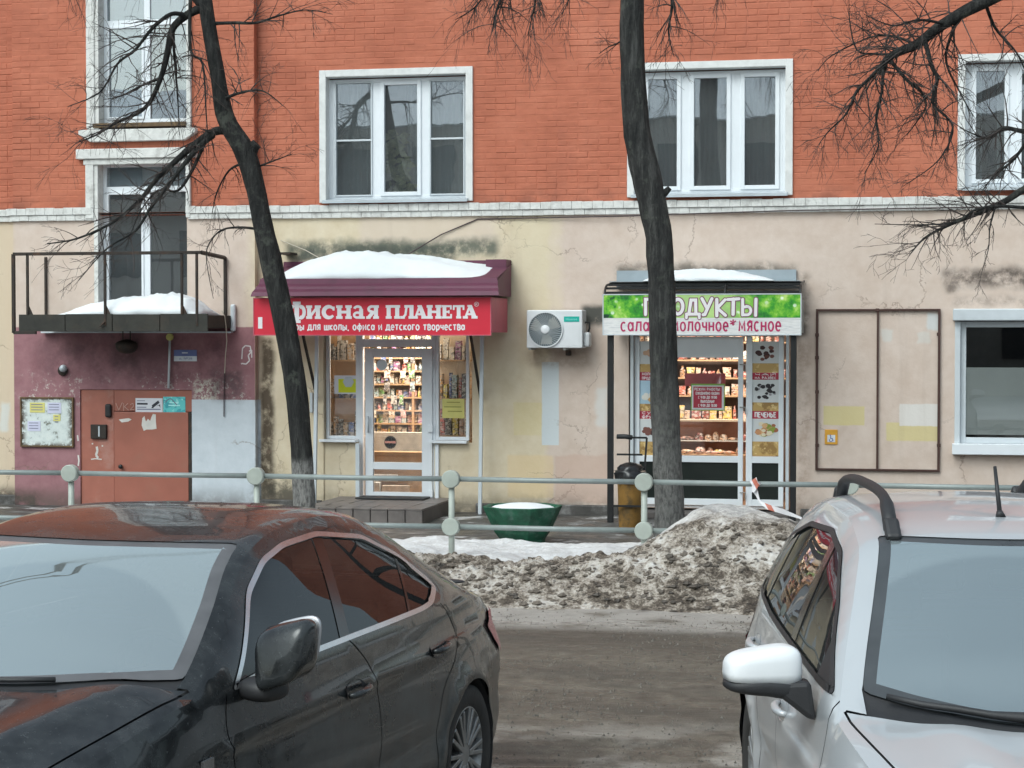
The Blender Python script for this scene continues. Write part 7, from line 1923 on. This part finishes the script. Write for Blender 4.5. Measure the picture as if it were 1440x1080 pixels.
        for t in F3:
            c_ = (sum(V3[i][0] for i in t) / 3, sum(V3[i][1] for i in t) / 3)
            if not inpoly(c_, domT): continue
            if inpoly(c_, WSi): key = 'windscreen'
            elif inpoly(c_, WS): key = 'windscreen_border'
            elif RWp and inpoly(c_, RWp): key = 'rear_window'
            elif any(inpoly(c_, g_) for g_ in gapsT): continue
            elif c_[0] > cowl_u(c_[1]) and abs(c_[1]) < s.VB(c_[0]) - sp['hood_gap'](c_[0]): key = 'bonnet'
            elif abs(c_[1]) < vc and cowl_u(c_[1]) - ws['cowl'] - .03 < c_[0] < cowl_u(c_[1]): key = 'scuttle'
            elif sp.get('trunk') and c_[0] < sp['trunk']: key = 'boot_lid'
            else: key = 'roof_panel'
            gt_.setdefault(key, []).append(t)
        mt = {'windscreen': sp['screen'], 'windscreen_border': sp['border'], 'rear_window': sp['glass'], 'bonnet': P, 'scuttle': M['plastic'], 'boot_lid': P, 'roof_panel': P}
        of = {'windscreen': -.004, 'windscreen_border': -.004, 'rear_window': -.004, 'scuttle': -.012}
        for key, tr in gt_.items():
            o = lifted(key, V3, tr, s.T(), mt[key], root, of.get(key, 0))
            if key == 'bonnet': lifted('bonnet_liner', V3, tr, s.T(), M['interior'], root, -.03)
        lifted('roof_lining', V3, gt_.get('roof_panel', []), s.T(), M['interior'], root, -.03)
        # --- ends
        for nm, Bd, bul, sgn, u_top in (('front_bumper', FB, fb, 1, uf), ('rear_bumper', RB_, rb, -1, ur)):
            rows = spline2(Bd, 5); m = CB(); n = 28; wtop = Bd[-1][1]; wbot = Bd[0][1]; ve_t = s.seam(u_top)[0]
            for (u, w) in rows:
                hv = s.side_v(u, min(w, s.seam(u)[1])); k = (w - wbot) / (wtop - wbot)
                for i in range(n + 1):
                    q = -1 + 2 * i / n; uu = u + sgn * bul * (1 - q * q)
                    cz = (s.top(uu, q * ve_t) - wtop) * max(0, (k - .6) / .4) if k > .6 else 0
                    m.v.append(Vector((uu, q * hv, w + cz)))
            for j in range(len(rows) - 1):
                for i in range(n): q = j * (n + 1) + i; m.f.append((q, q + 1, q + n + 2, q + n + 1))
            m.build(nm, P, root, smooth=True, auto=50)
        for args in sp.get('end_parts', []): args(s)
        # --- floor, arches, interior
        CB().box(ur + .1, uf - .05, -.74, .74, w0 - .02, w0 + .06).build('underbody', M['interior'], root)
        for hu, hw in s.hubs:
            for sd in (1, -1):
                m = CB(); m.lathe((hu, 0, hw), [(s.RA + .004, sd * (s.PL(hu) - .02)), (s.RA + .004, sd * .50), (.02, sd * .50)], 30, 'Y', R(-25), R(205)); m.build('wheel_arch_liner', M['interior'], root)
                s.wheel(hu, sd * (s.PL(hu) - .115), hw, sd)
        s.interior()
    def wheel(s, u, v, w, sd):
        sp = s.sp; r_ = sp['tyre_r']; rr = sp['rim_r']; e = bpy.data.objects.new('wheel', None); COL.objects.link(e); e.parent = s.root; e.location = (u, v, w)
        h = .105 * sd
        CB().lathe((0, 0, 0), [(rr - .01, -h * .8), (r_ - .035, -h), (r_ - .008, -h * .85), (r_, -h * .5), (r_, h * .5), (r_ - .008, h * .85), (r_ - .035, h), (rr + .012, h * .92), (rr - .012, h * .8)], 48, 'Y').build('tyre', M['tyre'], e, smooth=True)
        m = CB(); m.lathe((0, 0, 0), [(rr, h * .82), (rr - .012, h * .84), (rr - .025, h * .70), (rr - .03, h * -.6)], 48, 'Y'); m.lathe((0, 0, 0), [(.0, h * .80), (.05, h * .80), (.062, h * .70), (.062, h * .2)], 24, 'Y')
        m.build('rim', M['alloy'], e, smooth=True, auto=40)
        for k in range(sp['spokes']):
            for q in (-1, 1):
                a0 = R(360 / sp['spokes'] * k + q * sp['spoke_gap'] * .5); a1 = R(360 / sp['spokes'] * k + q * sp['spoke_gap'])
                CB().bar((.05 * math.cos(a0), h * .70, .05 * math.sin(a0)), ((rr - .015) * math.cos(a1), h * .76, (rr - .015) * math.sin(a1)), .022, .026, up=(0, 1, 0)).build('spoke', M['alloy'], e, bevel=.004)
        CB().lathe((0, 0, 0), [(0, h * .1), (rr * .66, h * .1), (rr * .66, -h * .1)], 32, 'Y').build('brake_disc', M['dark_metal'], e, smooth=True, auto=40)
    def interior(s):
        sp = s.sp; I = sp['cabin']; root = s.root
        for (u, v, w_) in I['seats']:
            m = CB(); k = .48 if w_ < 1 else 1.2
            m.box(u - .05, u + .48, v - k / 2, v + k / 2, I['floor'], I['seat_z']); m.build('seat_cushion', M['interior'], root, bevel=.05)
            m = CB(); m.prism([(u + .02, v - k / 2 + .02, I['seat_z'] - .05), (u - .10, v - k / 2 + .02, I['seat_z'] - .05), (u - .28, v - k / 2 + .05, I['back_z']), (u - .18, v - k / 2 + .05, I['back_z'])], (0, k - .06, 0)); m.build('seat_back', M['interior'], root, bevel=.04)
            m = CB(); m.box(u - .32, u - .22, v - .13, v + .13, I['back_z'] + .02, I['back_z'] + .20); m.build('headrest', M['interior'], root, bevel=.05)
        ws = sp['windscreen']; b = ws['base']
        m = CB(); zc = s.WC(b) - .04
        m.prism([(b + .02, -.72, zc - .02), (b - .30, -.72, zc - .01), (b - .55, -.72, zc - .04), (b - .62, -.72, zc - .16), (b - .55, -.72, zc - .5), (b, -.72, zc - .5)], (0, 1.44, 0)); m.build('dashboard', M['dash'], root, bevel=.03)
        su, sv, sz = I['wheel']
        ring = [Vector((su + .08 * math.cos(R(a)) , sv + .185 * math.sin(R(a)), sz + .165 * math.cos(R(a)))) for a in range(0, 361, 12)]
        CB().tube(ring, .016, 8, cap=False).build('steering_wheel', M['plastic'], root, smooth=True)
        CB().bar((su + .02, sv - .17, sz), (su + .02, sv + .17, sz), .05, .03).build('steering_spoke', M['plastic'], root)
        mr = I['mirror']; CB().box(mr[0], mr[0] + .04, -.12, .12, mr[1] - .07, mr[1]).build('interior_mirror', M['plastic'], root, bevel=.015)
    def handle(s, u, w, sd, mat, slope=.04, cup=True):
        P = []; L = .20; S_ = s.S(sd)
        if cup:
            m = CB(); p0 = S_(u + .02, w)
            for j in range(5):
                for i in range(17):
                    a = 2 * math.pi * i / 16; rr_ = j / 4; q = S_(u + .02 + .105 * rr_ * math.cos(a), w + .045 * rr_ * math.sin(a)); dd = .022 * (1 - rr_ ** 2) - .002; m.v.append(q - Vector((0, sd * dd, 0)))
            for j in range(4):
                for i in range(16): q = j * 17 + i; m.f.append((q, q + 1, q + 18, q + 17))
            m.build('handle_recess', M['plastic'] if mat is not M['silver_paint'] else mat, s.root, smooth=True)
        pts = []
        for i in range(9):
            q = i / 8; p = S_(u - .09 + .20 * q, w + slope * (q - .5) * -.3); p.y += sd * (.030 * math.sin(math.pi * q) ** .5 + .004); pts.append(p)
        CB().tube(pts, [.010, .014, .016, .017, .017, .017, .016, .014, .010], 10).build('door_handle', mat, s.root, smooth=True)
    def shell(s, name, mat, ctr, half, rotz, pw=2.6, parent=None, cut=None, n=28, sh=None, auto=None):
        """superellipsoid shell for mirror housings"""
        m = CB(); c_, sn = math.cos(rotz), math.sin(rotz)
        sg = lambda v, p: (abs(v) ** p) * (1 if v >= 0 else -1)
        for j in range(n // 2 + 1):
            ph = -math.pi / 2 + math.pi * j / (n // 2)
            for i in range(n):
                th = 2 * math.pi * i / n; e_ = 2 / pw
                x = half[0] * sg(math.cos(ph), e_) * sg(math.cos(th), e_); y = half[1] * sg(math.cos(ph), e_) * sg(math.sin(th), e_); z = half[2] * sg(math.sin(ph), e_)
                p = Vector((x, y, z))
                if cut: p = cut(p)
                m.v.append(Vector((ctr[0] + p.x * c_ - p.y * sn, ctr[1] + p.x * sn + p.y * c_, ctr[2] + p.z)))
        for j in range(n // 2):
            for i in range(n): a, b = j * n + i, j * n + (i + 1) % n; m.f.append((a, b, b + n, a + n))
        return m.build(name, mat, parent or s.root, smooth=True, auto=auto)

def car_root(name, label, cx, cy, th, group=None):
    """cx,cy: rear axle in camera-aligned ground axes; th: heading off the view axis"""
    f_ = Vector((-math.sin(YAW), math.cos(YAW))); r_ = Vector((math.cos(YAW), math.sin(YAW)))
    p = r_ * cx + f_ * cy; h = r_ * (-math.sin(th)) + f_ * (-math.cos(th))
    return thing(name, label, 'car', (p.x, p.y, .0), group, math.atan2(h.y, h.x))

# ---- black saloon
M['windscreen1'] = m_windscreen('salt_filmed_windscreen', [(2.70, .02, .83), (2.66, -.60, .66)], (.40, .44, .45), .16, .25, (.54, .60, .60), .50)
M['border1'] = plain('filmed_dark_screen_border', (.10, .10, .105), .4, var=.2, scale=6)
SED = dict(
    wc=[(3.86, .70), (3.75, .80), (3.4, .95), (3.0, 1.06), (2.74, 1.115), (2.66, 1.13), (2.3, 1.285), (1.95, 1.43), (1.66, 1.53), (1.4, 1.575), (1.0, 1.605), (.6, 1.588), (.3, 1.535), (0, 1.45), (-.25, 1.335), (-.5, 1.205), (-.72, 1.105), (-.9, 1.07), (-1.05, 1.045), (-1.2, 1.02)],
    vb=[(3.6, .66), (3.3, .76), (2.9, .825), (2.48, .866), (1.6, .884), (.8, .886), (0, .872), (-.4, .84), (-.8, .78), (-1.0, .72)],
    wb=[(3.6, .80), (3.3, .905), (2.9, 1.00), (2.48, 1.068), (1.8, 1.065), (1.0, 1.07), (.2, 1.065), (-.3, 1.05), (-.7, 1.02), (-1.0, .975)],
    ve=[(2.48, .846), (2.3, .815), (2.0, .745), (1.75, .672), (1.55, .638), (1.3, .618), (.9, .606), (.5, .606), (.15, .635), (-.15, .69), (-.4, .75), (-.7, .785)],
    we=[(2.48, 1.066), (2.3, 1.15), (2.0, 1.305), (1.75, 1.43), (1.55, 1.505), (1.3, 1.548), (.9, 1.562), (.5, 1.52), (.15, 1.41), (-.15, 1.265), (-.4, 1.14), (-.7, 1.018)],
    uA=2.48, uC=-.70, plan=[(3.6, .80), (3.3, .87), (2.65, .918), (2.2, .922), (1.4, .926), (.6, .93), (-.22, .934), (-.5, .915), (-.8, .865), (-1.0, .81)],
    off=[(0, -.06), (.12, -.025), (.3, -.004), (.5, 0), (.62, -.004), (1, -.03)], w0=.20, hubs=[(-.20, .335), (2.67, .335)], arch=.365,
    crease=(.90, -.012, .012), lower_crease=(.52, -.012, .014), flare=.018, bow=.012, crown=2.4,
    front=[(3.62, .2), (3.66, .45), (3.66, .64), (3.60, .798)], rear=[(-.90, .2), (-.95, .45), (-.98, .70), (-.98, .88), (-.96, .978)], front_bulge=.24, rear_bulge=.12,
    dlo=[(2.22, 1.062), (1.9, 1.085), (1.1, 1.088), (.28, 1.088), (.12, 1.098), (-.02, 1.155), (.02, 1.205), (.22, 1.335), (.55, 1.455), (1.0, 1.512), (1.35, 1.502), (1.57, 1.462), (1.8, 1.365)], dlo_r=.05,
    chrome_w=lambda p: .020 if p.x > .15 else .030,
    gaps=[[(2.20, .2), (2.22, .5), (2.26, .80), (2.28, .95), (2.25, 1.06)], [(.92, .2), (.92, .5), (.94, .84), (1.0, .97), (1.16, 1.09)], [(.22, .2), (.24, .55), (.17, .72), (-.03, .84), (-.08, .96), (.03, 1.09)], [(2.3, .285), (1.5, .285), (.22, .285)]],
    pillars=[([(1.19, 1.07), (.98, 1.54)], .085), ([(.46, 1.07), (.235, 1.36)], .022)], pane_split=[lambda w: 1.19 - (w - 1.07) * .447, lambda w: .46 - (w - 1.07) * .776], pane_names=['front_door_window', 'rear_door_window', 'quarter_window'],
    panels=[('front_door', [(2.22, .285), (2.26, .80), (2.28, .95), (2.24, 1.10), (1.17, 1.10), (1.0, .97), (.94, .84), (.92, .285)]), ('rear_door', [(.92, .285), (.94, .84), (1.0, .97), (1.17, 1.10), (.03, 1.10), (-.08, .96), (-.03, .84), (.17, .72), (.24, .55), (.22, .285)]), ('sill_panel', [(2.4, .19), (2.4, .285), (.1, .285), (.1, .19)])],
    side_lamps=[('tail_lamp', [(-.64, .895), (-.80, .93), (-1.06, .93), (-1.06, .74), (-.88, .72), (-.74, .80)], M['tail_red'])],
    paint=M['black_paint'], glass=M['side_glass_dark'], trim=M['chrome'], screen=M['windscreen1'], border=M['border1'],
    windscreen=dict(base=2.66, base_sw=.26, top=1.68, top_sw=.10, pillar=.05, frit=.05, cowl=.06), rear_screen=dict(top=.02, base=-.56), trunk=-.70,
    hood_gap=lambda u: .045 + max(0, (u - 2.4)) * .06, hood_lines=[(.62, .30, 2.6, 3.7, .022, .10)],
    tyre_r=.338, rim_r=.235, spokes=10, spoke_gap=7,
    cabin=dict(seats=[(1.15, .38, 0), (1.15, -.38, 0), (.35, 0, 1.3)], floor=.3, seat_z=.56, back_z=1.10, wheel=(1.80, .38, 1.04), mirror=(1.70, 1.40)),
)
sed = car_root('parked_saloon_car', 'dusty black saloon car parked nose to the camera on the left', -1.14, 9.2, R(18.2))
sed.location.z = -.04
C1 = Car(SED, sed); C1.build()
for sd in (1, -1):
    C1.handle(1.15, .885, sd, M['black_paint']); C1.handle(.17, .91, sd, M['black_paint'])
    # wedge mirror: tall tapering housing, bright rear rim, foot on the door
    cz = lambda p: Vector((p.x * (1 - .30 * (p.z / .12)), p.y * (1 + .16 * p.z / .12) , p.z + .035 * (p.y * sd / .12) - .25 * max(0, p.x)))
    C1.shell('mirror_housing', M['black_paint'], (2.12, sd * 1.045, 1.20), (.088, .100, .108), sd * R(-6), 4.2, cut=cz)
    C1.shell('mirror_rim', M['chrome_dark'], (2.045, sd * 1.05, 1.208), (.012, .100, .105), sd * R(-6), 3.6, cut=lambda p: Vector((p.x, p.y * (1 + .16 * p.z / .12), p.z + .035 * (p.y * sd / .12))))
    C1.shell('mirror_foot', M['plastic'], (2.10, sd * .945, 1.06), (.085, .085, .045), sd * R(-20), 2.6)
    CB().box(2.44, 2.52, sd * (C1.side_v(2.48, .86) + .0), sd * (C1.side_v(2.48, .86) + .010), .845, .88).build('wing_badge', M['chrome'], sed)
for v in (-.28, .40):
    P_ = [C1.T()(2.64 - .22 * ((v - .62 * k) / .78) ** 2, v - .62 * k) + Vector((0.03, 0, .006)) for k in (0, .25, .5, .75, 1)] if v > 0 else [C1.T()(2.65 - .22 * ((v - .40 * k) / .78) ** 2, v - .40 * k) + Vector((0.03, 0, .006)) for k in (0, .25, .5, .75, 1)]
    CB().tube(P_, .010, 6).build('wiper', M['plastic'], sed, smooth=True)
def headlamps(C, u_, v_, w_, mat_, size):
    for sd in (1, -1): C.shell('headlamp', mat_, (u_, sd * v_, w_), size, sd * R(-35), 3)
M['lens'] = plain('headlamp_lens', (.5, .52, .54), .1, .3); headlamps(C1, 3.66, .62, .62, M['lens'], (.07, .16, .06))
CB().box(3.84, 3.90, -.42, .42, .25, .60).build('grille', M['plastic'], sed, bevel=.03)
C1.shell('boot_spoiler', M['plastic'], (-.98, .0, 1.055), (.07, .62, .014), 0, 3)

# ---- silver crossover hatchback
M['windscreen2'] = m_windscreen('hazy_windscreen', [(2.26, -.10, .80), (2.26, .5, .66)], (.42, .47, .49), .14, .24, (.46, .54, .57), .44)
M['border2'] = plain('dark_screen_border_film', (.055, .06, .065), .3, var=.2, scale=6)
HAT = dict(
    wc=[(3.42, .62), (3.3, .74), (3.0, .86), (2.6, .945), (2.34, .98), (2.22, .99), (1.9, 1.20), (1.6, 1.39), (1.36, 1.525), (1.1, 1.585), (.7, 1.62), (.3, 1.615), (-.2, 1.575), (-.6, 1.49)],
    vb=[(3.2, .62), (2.95, .70), (2.6, .765), (2.1, .812), (1.5, .818), (.8, .818), (0, .805), (-.4, .77), (-.7, .71)],
    wb=[(3.2, .72), (2.95, .82), (2.6, .905), (2.1, .985), (1.5, 1.03), (.8, 1.05), (0, 1.07), (-.4, 1.09), (-.7, 1.09)],
    ve=[(2.12, .790), (1.9, .735), (1.6, .652), (1.32, .590), (.9, .568), (.4, .562), (-.1, .55), (-.5, .525), (-.62, .515), (-.9, .49)],
    we=[(2.12, .984), (1.9, 1.135), (1.6, 1.345), (1.32, 1.495), (.9, 1.565), (.4, 1.57), (-.1, 1.53), (-.5, 1.445), (-.62, 1.405), (-.9, 1.3)],
    uA=2.12, uC=-1.5, plan=[(3.2, .74), (2.95, .81), (2.59, .855), (2.1, .862), (1.4, .866), (.6, .868), (0, .87), (-.4, .85), (-.75, .78)],
    off=[(0, -.05), (.12, -.02), (.3, -.002), (.5, 0), (.62, -.004), (1, -.03)], w0=.24, hubs=[(0, .34), (2.59, .34)], arch=.365,
    crease=(.82, -.02, .010), lower_crease=(.55, -.02, .012), flare=.022, bow=.012, crown=2.5,
    front=[(3.18, .24), (3.24, .42), (3.24, .60), (3.18, .728)], rear=[(-.68, .24), (-.72, .5), (-.73, .8), (-.71, 1.05), (-.66, 1.25), (-.60, 1.412)], front_bulge=.20, rear_bulge=.07,
    dlo=[(2.0, 1.048), (1.2, 1.062), (.3, 1.08), (-.30, 1.11), (-.46, 1.17), (-.44, 1.27), (-.2, 1.385), (.3, 1.49), (.85, 1.515), (1.2, 1.465), (1.55, 1.31)], dlo_r=.05, chrome_w=.022,
    gaps=[[(2.04, .24), (2.06, .6), (2.07, .85), (2.04, 1.04)], [(1.02, .24), (1.01, .6), (.99, 1.05)], [(.42, .24), (.43, .55), (.32, .74), (.0, .85), (-.12, .98), (-.16, 1.11)]],
    pillars=[([(1.02, 1.03), (.97, 1.55)], .11), ([(-.02, 1.05), (.06, 1.50)], .05)], pane_split=[lambda w: .99, lambda w: .0], pane_names=['front_door_window', 'rear_door_window', 'quarter_window'],
    panels=[('front_door', [(2.05, .24), (2.07, .85), (2.04, 1.06), (.99, 1.06), (1.02, .24)]), ('rear_door', [(1.02, .24), (.99, 1.06), (-.16, 1.12), (-.12, .98), (0, .85), (.32, .74), (.43, .55), (.42, .24)])],
    clad=lambda u: .34, side_lamps=[('tail_lamp', [(-.60, .98), (-.70, 1.02), (-.78, 1.02), (-.78, .76), (-.66, .78)], M['tail_red'])],
    paint=M['silver_paint'], glass=M['side_glass'], trim=M['plastic'], screen=M['windscreen2'], border=M['border2'],
    windscreen=dict(base=2.20, base_sw=.17, top=1.36, top_sw=.08, pillar=.075, frit=.045, cowl=.10), rear_screen=None, trunk=None,
    hood_gap=lambda u: .05 + max(0, (u - 2.1)) * .07, hood_lines=[(.42, .26, 2.2, 3.2, .014, .10)],
    tyre_r=.34, rim_r=.21, spokes=7, spoke_gap=9,
    cabin=dict(seats=[(1.0, .36, 0), (1.0, -.36, 0), (.15, 0, 1.3)], floor=.36, seat_z=.62, back_z=1.1, wheel=(1.45, .36, 1.0), mirror=(1.42, 1.42)),
)
hat = car_root('parked_crossover_car', 'silver crossover hatchback with roof rails parked nose to the camera on the right', 1.93, 8.6, R(.9))
C2 = Car(HAT, hat); C2.build()
for sd in (1, -1):
    C2.handle(1.14, .84, sd, M['silver_paint']); C2.handle(.06, .92, sd, M['silver_paint'])
    up = lambda p: Vector((p.x, p.y, max(p.z, -.030) * (1 - .22 * (p.y * sd / .14))))
    C2.shell('mirror_cap', M['mirror_white'], (1.80, sd * 1.01, 1.098), (.085, .138, .088), sd * R(-10), 3.8, cut=up)
    lo_ = lambda p: Vector((p.x, p.y, (min(p.z, .018) if p.z > 0 else p.z * (1 - .35 * p.y * sd / .14)) - .10 * max(0, -p.y * sd) ))
    C2.shell('mirror_base', M['plastic'], (1.80, sd * 1.005, 1.055), (.088, .145, .040), sd * R(-10), 3.0, cut=lo_)
    m = CB(); m.prism([(1.78, sd * v_, w_) for v_, w_ in ((1.10, 1.045), (.95, 1.07), (.845, 1.075), (.825, .93), (.86, .945), (.95, 1.015))], (.09, 0, 0)); m.build('mirror_stalk', M['plastic'], hat, bevel=.018)
    m = CB(); q = [C2.S(sd)(u, w) + Vector((0, sd * .006, 0)) for u, w in ((1.99, 1.05), (1.72, 1.055), (1.70, 1.22))]; m.poly(q); m.build('mirror_sail', M['plastic'], hat)
    # roof rail: a bowed bar with splayed feet
    pts = []; rad = []
    for k in range(25):
        q = k / 24; u = 1.24 - 1.50 * q; ve, we = C2.seam(u); lift = .105 * min(1, math.sin(math.pi * min(q, 1 - q) * 3.4) if min(q, 1 - q) < .147 else 1)
        pts.append(Vector((u, sd * (ve - .13), C2.top(u, ve - .13) + lift * .68))); rad.append(.028 if min(q, 1 - q) < .1 else .021)
    CB().tube(pts, rad, 12).build('roof_rail', M['plastic'], hat, smooth=True)
    for uu in (1.28, -.30): 
        ve = C2.seam(uu)[0] - .13; we = C2.top(uu, ve); CB().bar((uu + (.05 if uu > 0 else -.05), sd * ve, we - .02), (uu - (.03 if uu > 0 else -.03), sd * ve, we + .05), .06, .045).build('rail_foot', M['plastic'], hat, bevel=.015)
u0 = 1.10; z0 = C2.top(u0, 0)
CB().tube([(u0, 0, z0), (u0 - .02, 0, z0 + .02)], [.02, .012], 10).build('antenna_base', M['plastic'], hat, smooth=True); CB().tube([(u0 - .015, 0, z0 + .015), (u0 - .10, 0.0, z0 + .19)], [.010, .007], 8).build('antenna', M['plastic'], hat, smooth=True)
for v0, v1 in ((-.62, .05), (-.05, .55)):
    P_ = [C2.T()(2.20 - .17 * ((v0 + (v1 - v0) * k / 6) / .72) ** 2, v0 + (v1 - v0) * k / 6) + Vector((.0 + .02 * (1 if v0 < -.3 else 0), 0, .018)) for k in range(7)]
    CB().tube(P_, [.010, .012, .013, .014, .02, .022, .02], 7).build('wiper', M['plastic'], hat, smooth=True)
headlamps(C2, 3.20, .58, .62, M['lens'], (.08, .14, .08)); CB().box(3.36, 3.42, -.40, .40, .40, .58).build('grille', M['plastic'], hat, bevel=.03)
